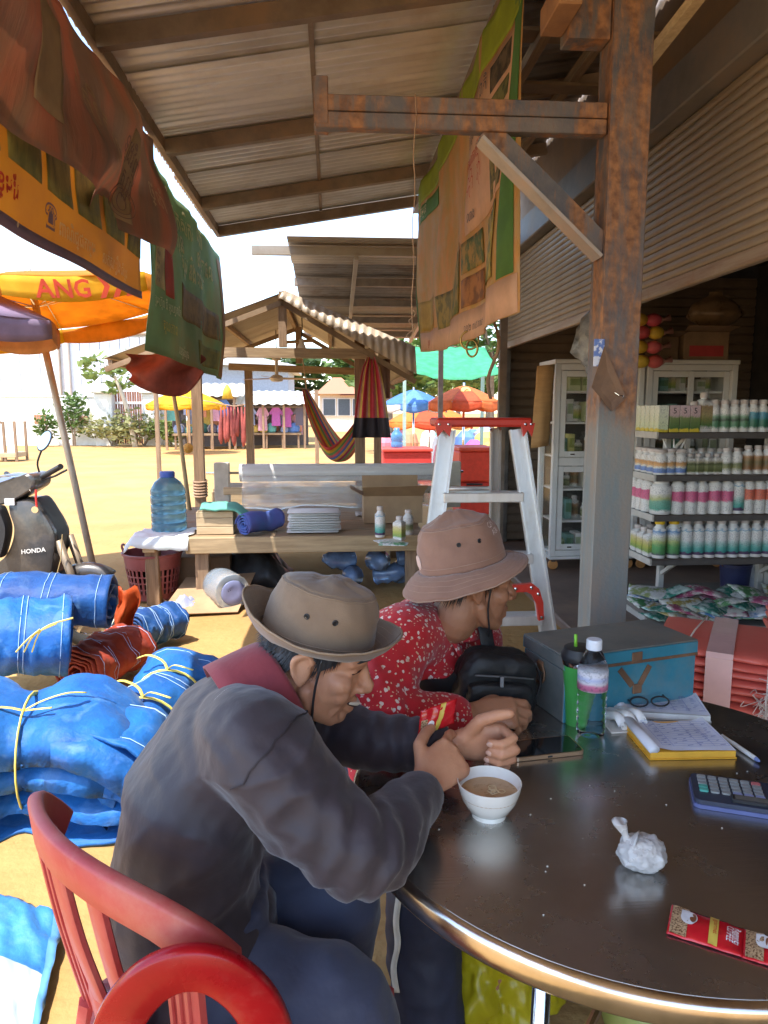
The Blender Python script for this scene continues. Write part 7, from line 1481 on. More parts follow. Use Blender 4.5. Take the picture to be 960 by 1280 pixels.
# ================================================================== red plastic chairs
def bez_band(mb, path, w_, th, upv, n=24):
    """flat band swept along a path: w_ across (along upv), th thick"""
    pts = spline(path, n); ws = w_ if callable(w_) else (lambda u: w_)
    rings = []
    for i, p in enumerate(pts):
        d = (pts[min(i+1, n)]-pts[max(i-1, 0)]).normalized(); u_ = Vector(upv(i/n)) if callable(upv) else Vector(upv); u_ = (u_-d*u_.dot(d)).normalized(); s_ = d.cross(u_); k = ws(i/n)/2
        c8 = [(-1, -.6), (-.85, -1), (.85, -1), (1, -.6), (1, .6), (.85, 1), (-.85, 1), (-1, .6)]
        rings.append([p+u_*(a*k)+s_*(b*th/2) for a, b in c8])
    vs = [q for r_ in rings for q in r_]; m = 8; fs = [tuple(range(m)), tuple(range(len(vs)-1, len(vs)-m-1, -1))]
    for i in range(n): fs += [(i*m+k, i*m+(k+1) % m, (i+1)*m+(k+1) % m, (i+1)*m+k) for k in range(m)]
    mb.add(vs, fs); return mb
def plastic_chair(label, loc, rz, m_, hoop=False):
    t = thing('plastic_chair', label, 'chair', loc, rz=rz)
    mb = MB(); mb.grid(lambda u, v: Vector(((u-.5)*.42*(1-.08*(1-v)), (v-.5)*.36-.03, .435-.012*math.sin(PI*u)*math.sin(PI*v)+.01*(v-.5))), 14, 14); solidify(mb.build('seat', m_, t, smooth=True, local=True, recalc=False), .02)
    for sx in (-1, 1):
        MB().tube(spline([(sx*.18, .12, .43), (sx*.20, .14, .2), (sx*.215, .16, .0)], 6), [(.03, .022), (.03, .022), (.028, .02), (.027, .02), (.026, .02), (.025, .02), (.025, .02)], 8).build('leg', m_, t, smooth=40, local=True)
        MB().tube(spline([(sx*.18, -.2, .43), (sx*.20, -.235, .2), (sx*.22, -.26, .0)], 6), [(.03, .022)]*7, 8).build('leg', m_, t, smooth=40, local=True)
    if not hoop:
        mb = MB(); bez_band(mb, [(-.235, -.215, .735), (-.20, -.262, .80), (-.10, -.30, .825), (0, -.312, .83), (.10, -.30, .825), (.20, -.262, .80), (.235, -.215, .735)], lambda u: .062, .022, (0, -.1, 1)); mb.build('top_rail', m_, t, smooth=50, local=True)
        for sx in (-1, 1):
            up = MB(); bez_band(up, [(sx*.165, -.205, .42), (sx*.185, -.235, .60), (sx*.205, -.255, .775)], lambda u: lerp(.085, .075, u), .016, (1, 0, 0), 12); uo = up.build('upright', m_, t, smooth=50, local=True)
            for k in (-1, 0, 1):
                rb_ = MB(); bez_band(rb_, [(sx*.165+k*.022, -.2145, .43), (sx*.185+k*.022, -.2445, .60), (sx*.205+k*.02, -.2645, .77)], .009, .006, (1, 0, 0), 10); rb_.build('rib', m_, uo, smooth=50, local=True)
        mb = MB(); bez_band(mb, [(-.16, -.215, .50), (0, -.25, .50), (.16, -.215, .50)], .05, .014, (0, 0, 1)); mb.build('lower_rail', m_, t, smooth=50, local=True)
        for X in (-.06, .06):
            mb = MB(); bez_band(mb, [(X, -.24, .52), (X, -.275, .66), (X, -.30, .81)], .045, .012, (1, 0, 0), 8); mb.build('slat', m_, t, smooth=50, local=True)
    else:
        path = [(-.115, -.20, .43), (-.11, -.215, .58), (-.088, -.23, .70), (-.048, -.238, .765), (0, -.24, .785), (.048, -.238, .765), (.088, -.23, .70), (.11, -.215, .58), (.115, -.20, .43)]
        mb = MB(); bez_band(mb, path, .058, .02, lambda u: Vector((math.cos(PI*u)*-1, -.05, math.sin(PI*u)+.02)), 40); mb.build('back_hoop', m_, t, smooth=50, local=True)
        mb = MB(); bez_band(mb, [(-.12, -.215, .56), (0, -.225, .56), (.12, -.215, .56)], .06, .014, (0, 0, 1), 10); mb.build('back_rail', m_, t, smooth=50, local=True)
    return t
chm = mat('faded_red_plastic', (.52, .105, .095), .42, c2=(.45, .05, .05), scale=7, bump=.12, bscale=50, dirt=(.55, .28, .2), dscale=6, damt=.4, translu=.08); chr_ = mat('red_plastic_gloss', (.42, .004, .010), .28, c2=(.33, .003, .008), scale=9, bump=.06, dirt=(.5, .12, .1), dscale=14, damt=.25, translu=.08)
ra, rb2 = P(22, 1012, z=.80), P(214, 1188, z=.80); rcx = (ra+rb2)/2; dv = (rb2-ra); fd = Vector((-dv.y, dv.x, 0)).normalized()
plastic_chair('faded pinkish red plastic chair the man sits on', (rcx.x+fd.x*.285, rcx.y+fd.y*.285, 0), math.atan2(fd.y, fd.x)-PI/2, chm)
h2 = P(215, 1206, z=.79)
plastic_chair('glossy deep red plastic chair with a rounded hoop back', (h2.x+.02, h2.y+.245, 0), R(4), chr_, True).location = (h2.x+.0-.24*math.sin(R(8))*0, h2.y+.24, 0)

# ================================================================== people
def remeshed(mb, voxel, it, name, m_, parent, dis=None, dec=None):
    me = mb.mesh(name, m_, True); o = link(name, me); md = o.modifiers.new('r', 'REMESH'); md.mode = 'VOXEL'; md.voxel_size = voxel; md.use_smooth_shade = True
    if it: s_ = o.modifiers.new('s', 'SMOOTH'); s_.factor = .5; s_.iterations = it
    if dec: d_ = o.modifiers.new('d', 'DECIMATE'); d_.ratio = dec
    dg = bpy.context.evaluated_depsgraph_get(); m2 = bpy.data.meshes.new_from_object(o.evaluated_get(dg)); bpy.data.objects.remove(o); m2.name = name
    m2.materials.clear(); m2.materials.append(m_)
    if dis:
        nr = [v.normal.copy() for v in m2.vertices]
        for v, n_ in zip(m2.vertices, nr): v.co = v.co+n_*dis(v.co, n_)
    m2.polygons.foreach_set('use_smooth', [True]*len(m2.polygons)); m2.update()
    off = _acc(parent)
    for v in m2.vertices: v.co -= off
    return link(name, m2, parent)
def loft(mb, cs, lat, n=28, cap=True, e=2.4):
    """superellipse sections: cs = [(centre, half width along lat, half depth)], lat = lateral axis (vector or per section)"""
    N = len(cs); rings = []
    for i, (c, a, b) in enumerate(cs):
        c = Vector(c); d = Vector(cs[min(i+1, N-1)][0])-Vector(cs[max(i-1, 0)][0]); d.normalize(); l = Vector(lat[i] if isinstance(lat, list) else lat); l = (l-d*l.dot(d)).normalized(); f = d.cross(l)
        ring_ = []
        for k in range(n):
            t = 2*PI*k/n; ct, st = math.cos(t), math.sin(t); ring_.append(c+l*(a*math.copysign(abs(ct)**(2/e), ct))+f*(b*math.copysign(abs(st)**(2/e), st)))
        rings.append(ring_)
    vs = [q for r_ in rings for q in r_]; fs = [tuple(range(n-1, -1, -1)), tuple((N-1)*n+k for k in range(n))]
    for i in range(N-1): fs += [(i*n+k, i*n+(k+1) % n, (i+1)*n+(k+1) % n, (i+1)*n+k) for k in range(n)]
    mb.add(vs, fs); return mb
def limb(mb, pts, rs, n=18, sub=6):
    ps = spline(pts, (len(pts)-1)*sub); m = len(ps)-1; rr = []
    for i in range(m+1):
        u = i/m*(len(rs)-1); k = min(int(u), len(rs)-2); rr.append(lerp(rs[k], rs[k+1], u-k))
    a, b = (ps[1]-ps[0]).normalized(), (ps[-1]-ps[-2]).normalized()
    ps = [ps[0]-a*rr[0]*.7]+ps+[ps[-1]+b*rr[-1]*.7]; rr = [rr[0]*.45]+rr+[rr[-1]*.45]
    mb.tube(ps, rr, n); return mb
class Fr:
    """local frame r (person's right), f (forward), u (up)"""
    def __init__(s, o, f, u):
        s.o = Vector(o); s.f = Vector(f).normalized(); u = Vector(u); s.u = (u-s.f*u.dot(s.f)).normalized(); s.r = s.f.cross(s.u)
    def __call__(s, r, f, u): return s.o+s.r*r+s.f*f+s.u*u
    def M(s): return Matrix(((s.r.x, s.f.x, s.u.x, s.o.x), (s.r.y, s.f.y, s.u.y, s.o.y), (s.r.z, s.f.z, s.u.z, s.o.z), (0, 0, 0, 1)))
def head(mb, H, k=1., smile=False, female=False):
    R3 = H.M().to_3x3().to_4x4()
    def el(c, r, sub=3): mb.ico(H(*[x*k for x in c]), tuple(x*k for x in r), sub, mat=R3)
    def tb_(pts, rs): limb(mb, [H(*[x*k for x in p]) for p in pts], [r*k for r in rs], 12, 4)
    el((0, -.012, .035), (.075, .096, .085)); el((0, .028, -.035), (.061, .064, .085)); el((0, .055, .025), (.056, .045, .055))
    el((0, .058, -.103), (.027, .027, .020))
    for s in (-1, 1):
        tb_([(s*.054, .002, -.045), (s*.046, .025, -.083), (s*.02, .058, -.103)], [.020, .019, .018])
        el((s*.042, .056, -.026), (.025, .026, .024)); el((s*.032, .074, .002), (.017, .012, .010)); el((s*.0135, .098, -.040), (.0105, .012, .009))
        tb_([(s*.010, .090, .020), (s*.030, .087, .024), (s*.052, .068, .018)], [.010, .011, .010])
        # ear
        el((s*.076, -.012, -.006), (.007, .016, .029)); tb_([(s*.077, .004, .012), (s*.082, -.012, .025), (s*.085, -.030, .012), (s*.082, -.026, -.012), (s*.076, -.010, -.032)], [.0055, .0055, .006, .0055, .007])
        if smile: el((s*.036, .062, -.045), (.024, .020, .026)); tb_([(s*.018, .086, -.045), (s*.034, .072, -.062), (s*.040, .056, -.088)], [.006, .007, .006])
    tb_([(0, .085, .015), (0, .098, -.015), (0, .111, -.036)], [.010, .011, .013]); el((0, .109, -.040), (.0135, .012, .010))
    w_ = .030 if smile else .024; cz = .010 if smile else 0.
    tb_([(-w_, .068, -.070+cz), (-.012, .086, -.0685), (0, .0905, -.0665), (.012, .086, -.0685), (w_, .068, -.070+cz)], [.005, .0075, .0075, .0075, .005])
    tb_([(-w_, .067, -.074+cz), (-.012, .082, -.084), (0, .087, -.0845), (.012, .082, -.084), (w_, .067, -.074+cz)], [.005, .0075, .0085, .0075, .005])
def hand(mb, wr, d, n_, right, k=1., curl=(.9, 1.2, .9), spread=.0, thumb=((.5, .8, -.1), (.9, .35, -.1), (1, .1, -.1)), fcurl=None):
    d = Vector(d).normalized(); n_ = Vector(n_); n_ = (n_-d*n_.dot(d)).normalized(); s = (n_.cross(d) if right else d.cross(n_)); wr = Vector(wr)
    q = lambda a, b, c: wr+d*(a*k)+s*(b*k)+n_*(c*k)
    loft(mb, [(q(-.012, 0, 0), .023*k, .018*k), (q(.0, .0, 0), .027*k, .018*k), (q(.03, .002, 0), .037*k, .017*k), (q(.065, .001, .001), .041*k, .0155*k), (q(.088, -.001, .001), .041*k, .0125*k), (q(.096, -.001, 0), .036*k, .008*k)], s, 20, e=2.6)
    lens = [(.043, .026, .021), (.047, .030, .023), (.044, .028, .022), (.034, .021, .019)]; rad = [.0092, .0095, .009, .008]
    tips = []
    for i in range(4):
        b = .030-.0195*i; p = q(.090-.006*abs(i-1.2), b, .001); dd = (d+s*(.10-.06*i+spread*(1.5-i))).normalized(); nn = n_.copy(); pts = [p-dd*.012*k, p]; cu = fcurl[i] if fcurl else curl
        for j in range(3):
            a = cu[j]; nd = (dd*math.cos(a)-nn*math.sin(a)).normalized(); nn = (nn*math.cos(a)+dd*math.sin(a)).normalized(); dd = nd; p = p+dd*lens[i][j]*k; pts.append(p)
        # straight segments with a little rounding at the joints
        out = []
        for j in range(len(pts)-1):
            for t in (0, .34, .67): out.append(pts[j].lerp(pts[j+1], t))
        out.append(pts[-1]); r0 = rad[i]*k; m_ = len(out)-1
        rr = [lerp(r0*1.12, r0*.84, j/m_)*(1.07 if j % 3 == 0 and 0 < j < m_ else 1) for j in range(m_+1)]
        e_ = (out[-1]-out[-2]).normalized(); mb.tube(out+[out[-1]+e_*r0*.55, out[-1]+e_*r0*.8], rr+[r0*.6, r0*.22], 12); tips.append((pts[-1], dd, nn, r0))
    for i in range(4):
        b = .030-.0195*i; mb.ico(q(.090-.006*abs(i-1.2), b, .006), (.0092*k,)*3, 2); limb(mb, [q(.012, b*.35, .0125), q(.05, b*.75, .0125), q(.086, b, .009)], [.0028*k, .0034*k, .004*k], 8, 3)
    p = q(.022, .026, -.004); pts = [q(.010, .012, -.004), p]
    for (a, b, c), L_ in zip(thumb, (.038, .033, .025)): v = (d*a+s*b+n_*c).normalized(); p = p+v*L_*k; pts.append(p)
    out = []
    for j in range(len(pts)-1):
        for t in (0, .34, .67): out.append(pts[j].lerp(pts[j+1], t))
    out.append(pts[-1]); m_ = len(out)-1; rr = [lerp(.0155, .0095, j/m_)*k for j in range(m_+1)]; e_ = (out[-1]-out[-2]).normalized()
    mb.tube(out+[out[-1]+e_*.006*k, out[-1]+e_*.009*k], rr+[.006*k, .002*k], 12); tips.append((pts[-1], e_, n_, .010*k))
    return tips
def nails(tips, parent, m_):
    for p, d, n_, r_ in tips:
        mb = MB(); Mx = Matrix.Translation(p+n_*r_*.62-d*r_*.1) ; a, b, c = frame(d, n_)
        R4 = Matrix(((a.x, c.x, n_.x, 0), (a.y, c.y, n_.y, 0), (a.z, c.z, n_.z, 0), (0, 0, 0, 1)))
        mb.ico(p+n_*r_*.62-d*r_*.05, (r_*.62, r_*.75, r_*.22), 2, mat=R4); mb.build('fingernail', m_, parent, smooth=True)
def skin_mat(name, c, c2):
    m = mat(name, c, .48, c2=c2, scale=14, bump=.35, bscale=260, bdist=.0015, spec=.45, contrast=(.3, .7), rvar=.1, detail=9); nt, bsn = nodes_of(m)
    bsn.inputs['Subsurface Weight'].default_value = .12; bsn.inputs['Subsurface Radius'].default_value = (.012, .005, .003); bsn.inputs['Subsurface Scale'].default_value = 1.; return m
def bucket_hat(t, H, k, m_, band, brimw, brim_fn, crown_h=.105, c=(0, .0, .048), rr=(.086, .104), taper=.80, seed=0., name='hat', topd=.012, back_label=None):
    """crown, stitched brim; brim_fn(theta) -> drop of the outer edge; theta 0 = forward"""
    hat = bpy.data.objects.new(name, None); col.objects.link(hat); hat.parent = t
    def ring_(th, s, z): return H((c[0]+rr[0]*s*math.sin(th))*k, (c[1]+rr[1]*s*math.cos(th))*k, (c[2]+z)*k)
    prof = [(1.0, 0), (1.0, .22), (.985, .45), (.955, .68), (.90, .87), (.82, 1.0)]
    mb = MB(); N = 56
    def fcr(u, v):
        th = 2*PI*u; s = None; z = v*crown_h
        for (s0, z0), (s1, z1) in zip(prof[:-1], prof[1:]):
            if z0 <= v <= z1+1e-9: s = lerp(s0, s1, (v-z0)/(z1-z0))
        s *= 1+(.062*fbm(math.cos(th)*1.6+seed, math.sin(th)*1.6, v*2.2)+.018*fbm(math.cos(th)*5, math.sin(th)*5+seed, v*5))*(.25+v); return ring_(th, s*lerp(1, taper/.85, v), z*(1+.05*fbm(math.cos(th)+seed, math.sin(th), 3)))
    mb.grid(fcr, N, 14); o = mb.build('crown', m_, hat, smooth=True, recalc=False); solidify(o, .0025)
    mb = MB(); mb.grid(lambda u, v: (lambda e: e.lerp(ring_(0, 0, crown_h+topd*(1+1.2*fbm(math.cos(2*PI*u)*2*(1-v)+seed, math.sin(2*PI*u)*2*(1-v)))), 1-(1-v)))(fcr(u, 1.))+H.u*(topd*k*math.sin(v*PI/2)*.6), N, 10); o = mb.build('crown_top', m_, hat, smooth=True, recalc=False); solidify(o, .0025)
    mb = MB()
    def fbr(u, v):
        th = 2*PI*u; s_in = ring_(th, 1.0, .0); out = (ring_(th, 2., 0)-ring_(th, 1., 0)).normalized(); wv = brimw*k*v; dr = brim_fn(th)*k
        return s_in+out*wv*(1-.12*v)-H.u*(dr*(v**1.5))+H.u*(.003*k*fbm(math.cos(th)*3+seed, math.sin(th)*3, v*2))
    mb.grid(fbr, 72, 10); o = mb.build('brim', m_, hat, smooth=True, recalc=False); solidify(o, .003)
    mb = MB(); mb.tube([fbr(u, 1.0) for u in np.linspace(0, 1, 73)], .0022*k, 6, cap=False); mb.build('brim_edge', band, hat, smooth=True)
    st = MB()
    for vz in (.16, .97): 
        ring2 = [fcr(u, vz)+(fcr(u, vz)-ring_(0, 0, vz*crown_h)).normalized()*.0018 for u in np.linspace(0, 1, 73)]; st.tube(ring2, .0009*k, 4, cap=False)
    for vz in (.35, .55, .75): st.tube([fbr(u, vz)+H.u*.002 for u in np.linspace(0, 1, 73)], .0006*k, 4, cap=False)
    st.build('stitching', band, hat)
    for s_, th0 in ((1, PI/2), (-1, -PI/2)):
        for dth in (-.28, .22):
            p = fcr(((th0+dth)/(2*PI)) % 1, .62); nn = (p-ring_(0, 0, .6*crown_h)).normalized(); a, b, d_ = frame(nn); mb = MB(); mb.tube([p+nn*.0015+a*(.0042*math.cos(q))+b*(.0042*math.sin(q)) for q in np.linspace(0, 2*PI, 13)], .0013, 5, cap=False); mb.build('eyelet', M['black'], hat, smooth=True)
            mb = MB(); mb.lathe([(0, 0), (.003, 0)], n=10, mat=Matrix(((a.x, b.x, nn.x, (p+nn*.0018).x), (a.y, b.y, nn.y, (p+nn*.0018).y), (a.z, b.z, nn.z, (p+nn*.0018).z), (0, 0, 0, 1)))); mb.build('eyelet_hole', M['black'], hat)
    return hat, fcr, ring_
def cloth_wr(seed, amp, fine=.35):
    def f(co, n_): return amp*fbm(co.x*9+seed, co.y*9, co.z*13)+amp*fine*fbm(co.x*34, co.y*34+seed, co.z*34, 2)
    return f
# ------------------------------------------------------------------ the man
mt = thing('person', 'man in a brown bucket hat and dark shirt bent over the table holding a sachet', 'person', (-.2, 1.15, 0))
skm = skin_mat('tan_skin', (.56, .285, .165), (.44, .20, .115))
Hm = Fr(P(394, 818, y=1.25), (.955, -.10, -.24), (.26, -.04, .96)); KM = .96
LAT = Vector((.10, -1, 0)).normalized()
pel = Vector((-.235, 1.15, .525)); T1 = P(232, 1105, y=1.165); T2 = P(248, 985, y=1.195); T3 = P(288, 912, y=1.215); NK = P(332, 862, y=1.235)
SR = P(325, 935, y=1.05); SL = P(392, 900, y=1.39); ER = P(458, 1068, y=.985); WR = P(527, 985, z=.812); EL = P(468, 925, z=.815); WL = P(566, 936, z=.815)
ER.z = max(ER.z, TZ+.055)
KR = Vector((.012, 1.0, .49)); KL = Vector((.0, 1.24, .53)); HPR = pel+LAT*.10+Vector((.03, 0, -.015)); HPL = pel-LAT*.10+Vector((.03, 0, -.015)); FR_ = Vector((-.03, .98, .06)); FL_ = Vector((-.10, 1.30, .06))
mb = MB(); head(mb, Hm, KM, smile=True)
limb(mb, [Hm(0, -.022*KM, -.04*KM), Hm(0, -.035*KM, -.09*KM), NK, T3], [.055, .053, .056, .07])
loft(mb, [(pel, .14, .10), (T1, .13, .095), (T2, .15, .09), (T3, .15, .07)], LAT)
limb(mb, [T3.lerp(SR, .5), SR, ER, WR], [.045, .046, .036, .025]); limb(mb, [T3.lerp(SL, .5), SL, EL, WL], [.045, .046, .034, .025])
for h_, k_, f_ in ((HPR, KR, FR_), (HPL, KL, FL_)): limb(mb, [pel.lerp(h_, .5), h_, k_, f_], [.07, .07, .05, .035]); limb(mb, [f_+Vector((-.03, 0, -.02)), f_+Vector((.14, -.01, -.035))], [.035, .025])
dR = Vector((.70, .62, .22)); nR = Vector((.30, -.72, .62))
tR = hand(mb, WR+Vector((.006, .012, .002)), dR, nR, True, .98, fcurl=[(.40, 1.05, .75), (.95, 1.35, .9), (1.25, 1.4, 1.), (1.35, 1.4, 1.)], thumb=((.62, .75, -.15), (.92, .25, -.25), (.95, .0, -.3)))
dL = Vector((.98, -.12, .06)); nL = Vector((.10, .98, .12))
tL = hand(mb, WL+Vector((.008, -.006, .012)), dL, nL, False, 1.0, fcurl=[(1.15, 1.5, .9), (1.25, 1.5, 1.), (1.3, 1.5, 1.), (1.3, 1.5, 1.)], thumb=((.55, .8, -.25), (.92, .38, -.15), (1., .12, .0)))
bodyo = remeshed(mb, .0032, 6, 'body', skm, mt, dis=lambda c, n_: .0006*fbm(c.x*70, c.y*70, c.z*70, 2))
nailm = mat('nail', (.60, .36, .27), .35, var=.06); nails(tR[:0]+tL, mt, nailm)
# face details
lips = mat('lips', (.36, .12, .09), .45, var=.1)
mb = MB(); limb(mb, [Hm(-.033*KM, .071*KM, -.0605*KM), Hm(0, .0955*KM, -.0745*KM), Hm(.033*KM, .071*KM, -.0605*KM)], [.0028, .0062, .0028], 8, 6); mb.build('mouth_line', plain(.06, .02, .018, .6), mt, smooth=True)
mb = MB(); limb(mb, [Hm(-.024*KM, .0845*KM, -.0665*KM), Hm(0, .0995*KM, -.0722*KM), Hm(.024*KM, .0845*KM, -.0665*KM)], [.0024, .0048, .0024], 8, 6); mb.build('teeth', plain(.72, .66, .55, .3), mt, smooth=True)
hairm = mat('grey_black_hair', (.055, .055, .062), .55, c2=(.02, .02, .022), scale=60, stretch=(1, 1, .15), bump=.6, bscale=200)
for s in (-1, 1):
    mb = MB(); limb(mb, [Hm(s*.022*KM, .090*KM, .0035*KM), Hm(s*.034*KM, .086*KM, .0015*KM), Hm(s*.047*KM, .076*KM, -.002*KM)], [.0012, .0022, .0012], 6, 4); mb.build('eye_line', plain(.05, .02, .015, .6), mt, smooth=True)
    mb = MB(); limb(mb, [Hm(s*.013*KM, .101*KM, .022*KM), Hm(s*.032*KM, .098*KM, .028*KM), Hm(s*.052*KM, .078*KM, .022*KM)], [.002, .0035, .002], 6, 4); mb.build('eyebrow', hairm, mt, smooth=True)
def hair_cap(H, k, parent, m_, band, seed=0, n=1500, L_=.016):
    """short hair strands rooted on the skull: band(th) -> (lowest u, highest u); th 0 = forward"""
    g = np.random.default_rng(seed); mb = MB(); sh = MB()
    for i in range(n):
        th = g.uniform(-PI, PI); lo, hi = band(abs(th))
        if hi-lo < .003: continue
        u = g.uniform(lo, hi); s = math.sqrt(max(.05, 1-((u-.035)/.088)**2)); p = H(.0775*s*math.sin(th)*k, (-.012+.0985*s*math.cos(th))*k, u*k); out = (p-H(0, -.012*k, .03*k)).normalized()
        d = (-H.u+out*.28-H.f*.35+Vector(g.normal(size=3))*.12).normalized(); t_ = out.cross(d).normalized()*.0011; L2 = L_*g.uniform(.6, 1.2)*k
        mb.add([p-t_-out*.001, p+t_-out*.001, p+d*L2+out*.001], [(0, 1, 2)])
    mb.build('hair', m_, parent, recalc=False)
    def f(u, v):
        th = lerp(-PI, PI, u); lo, hi = band(abs(th)); hi = max(hi, lo+.001); uu = lerp(lo, hi, v); s = math.sqrt(max(.05, 1-((uu-.035)/.088)**2)); return H(.0765*s*math.sin(th)*k, (-.012+.0975*s*math.cos(th))*k, uu*k)
    sh.grid(f, 60, 8); sh.build('hair_base', m_, parent, smooth=True, recalc=False)
def band_m(th):
    if th < .85: return (.045, .06)
    if th < 1.35: return (lerp(.02, -.014, (th-.85)/.5), .06)
    if th < 1.75: return (.014, .06)
    return (lerp(.0, -.055, min(1, (th-1.75)/.5)), .06)
hair_cap(Hm, KM, mt, hairm, band_m, 3, 2600)
hatm = mat('khaki_cotton', (.25, .175, .115), .85, c2=(.19, .128, .082), scale=7, dirt=(.15, .10, .065), dscale=9, damt=.5, bump=.35, bscale=420, sheen=.25, bdist=.0012); hatb = plain(.30, .22, .15, .8)
hat, fcr, ring_ = bucket_hat(mt, Hm, KM, hatm, hatb, .052, lambda th: -.026-.030*math.cos(th)**2*(1.15 if math.cos(th) < 0 else .8), crown_h=.105, c=(0, -.004, .030), rr=(.088, .106), seed=2., taper=.82)
mb = MB(); mb.tube(spline([Hm(.093*KM, .018*KM, .03*KM), Hm(.086*KM, .018*KM, -.03*KM), Hm(.072*KM, .024*KM, -.085*KM), Hm(.03*KM, .03*KM, -.132*KM), Hm(-.03*KM, .03*KM, -.125*KM), Hm(-.07*KM, .02*KM, -.04*KM)], 24), .0022, 6); mb.build('chin_cord', M['black'], hat, smooth=True)
text_mesh('CAMO', .014, lambda a, b: (lambda p: p+(p-ring_(0, 0, .06)).normalized()*.0018)(fcr(((PI/2-.75-a/.1)/(2*PI)) % 1, .62+b/.105)), 'lettering', plain(.16, .105, .06, .8), hat) if False else None
# shirt
shm = mat('faded_black_shirt', (.038, .028, .036), .6, c2=(.027, .020, .026), scale=3.5, bump=.35, bscale=16, bdist=.012, sheen=.25)
mb = MB()
loft(mb, [(pel+Vector((-.01, 0, -.03)), .185, .135), (pel+Vector((-.005, 0, .06)), .185, .138), (T1, .182, .130), (T2, .195, .122), (T3, .19, .098), (T3.lerp(NK, .62), .125, .082), (NK+Vector((.0, 0, .0)), .074, .068)], LAT, e=2.25)
limb(mb, [T3.lerp(SR, .3), SR, SR.lerp(ER, .5)+Vector((-.012, -.012, -.006)), ER, ER.lerp(WR, .55), WR-(WR-ER)*.02], [.085, .088, .077, .068, .052, .039], 20)
limb(mb, [T3.lerp(SL, .3), SL, EL+Vector((-.01, 0, 0)), EL.lerp(WL, .6), WL-(WL-EL)*.05], [.085, .082, .055, .047, .037], 20)
def wr_m(co, n_):
    d = .0055*fbm(co.x*7+2, co.y*7, co.z*11)+.006*(1-abs(fbm(co.x*5+4, co.y*3, co.z*9-co.x*4, 2)))**4-.003+.0015*fbm(co.x*26, co.y*26, co.z*26, 2)
    e = math.exp(-((co-ER).length/.11)**2); d += e*.0050*math.sin((co-ER).dot((WR-SR).normalized())*150+2*fbm(co.x*15, co.y*15, co.z*15))
    e = math.exp(-((co-(EL.lerp(WL, .4))).length/.10)**2); d += e*.0035*math.sin((co-EL).dot((WL-EL).normalized())*170+2*fbm(co.x*15, co.y*15, co.z*15))
    e = math.exp(-((co-(SR+Vector((.03, 0, -.06)))).length/.12)**2); d += e*.004*math.sin((co.x+co.z)*75+3*fbm(co.x*8, co.y*8, co.z*8))
    e = math.exp(-((co-(T1+Vector((.09, -.1, -.03)))).length/.14)**2); d += e*.006*math.sin((co.x*.6-co.z)*70+2.5*fbm(co.x*9, co.y*9, co.z*9))
    return d
shirt = remeshed(mb, .0062, 5, 'shirt', shm, mt, dis=wr_m)
# armhole seam of the near sleeve
bvh = BVHTree.FromPolygons([v.co+_acc(mt) for v in shirt.data.vertices], [p.vertices[:] for p in shirt.data.polygons])
def on_shirt(p, lift=.0015):
    l, n_, i, d_ = bvh.find_nearest(Vector(p)); return l+n_*lift, n_
seam = plain(.035, .028, .033, .8)
ax = (ER-SR).normalized(); a, b, d_ = frame(ax, (0, 0, 1)); sc_ = SR.lerp(ER, .06)
mb = MB(); mb.tube([on_shirt(sc_+a*(.12*math.cos(k))+b*(.12*math.sin(k)))[0] for k in np.linspace(.15, PI*1.05, 30)], .0014, 4, cap=False)
mb.build('armhole_seam', seam, mt)
# printed block on the shoulder blade
pc = P(262, 838, y=1.05)
for k, s in enumerate(('ម៉ាក គុណភាព', 'ROMDOUL', 'កសិកម្ម ខ្មែរ')):
    o0 = P(243+4*k, 846+8*k, y=1.08); d1 = (P(285+4*k, 812+8*k, y=1.12)-o0); d1.normalize()
    up_ = (P(240, 838, y=1.08)-P(244, 846, y=1.08)).normalized()
    text_mesh(s, .010, lambda u, v: on_shirt(o0+d1*u+up_*v, .0014)[0], 'shirt_print', plain(.45, .42, .45, .7), mt, wmax=.075)
# collar
colm = mat('maroon_collar', (.30, .045, .055), .75, c2=(.22, .03, .04), scale=6, bump=.2, bscale=90, sheen=.2)
nd = (Hm(0, -.035*KM, -.09*KM)-T3).normalized(); ca, cb_, cdn = frame(nd, LAT)
mb = MB(); cc = NK.lerp(Hm(0, -.035*KM, -.09*KM), .30)
def colf(u, v):
    th = lerp(-2.75, 2.75, u)+PI  # open at the throat
    fwd = Vector((1, 0, -.2)); fwd = (fwd-nd*fwd.dot(nd)).normalized(); sd_ = nd.cross(fwd)
    rad = lerp(.070, .094, v)+.004*math.sin(5*u); rise = .040*(1-(2*v-1)**2 if v < .5 else 1-(2*v-1)**2*1.9)+.0
    return cc-nd*.018+(fwd*math.cos(th-PI)*-1*1.02+sd_*math.sin(th-PI))*rad*1.0+nd*(rise-.028*max(0, v-.5)*2)
mb.grid(colf, 40, 12); solidify(mb.build('collar', colm, mt, smooth=True, recalc=False), .003)
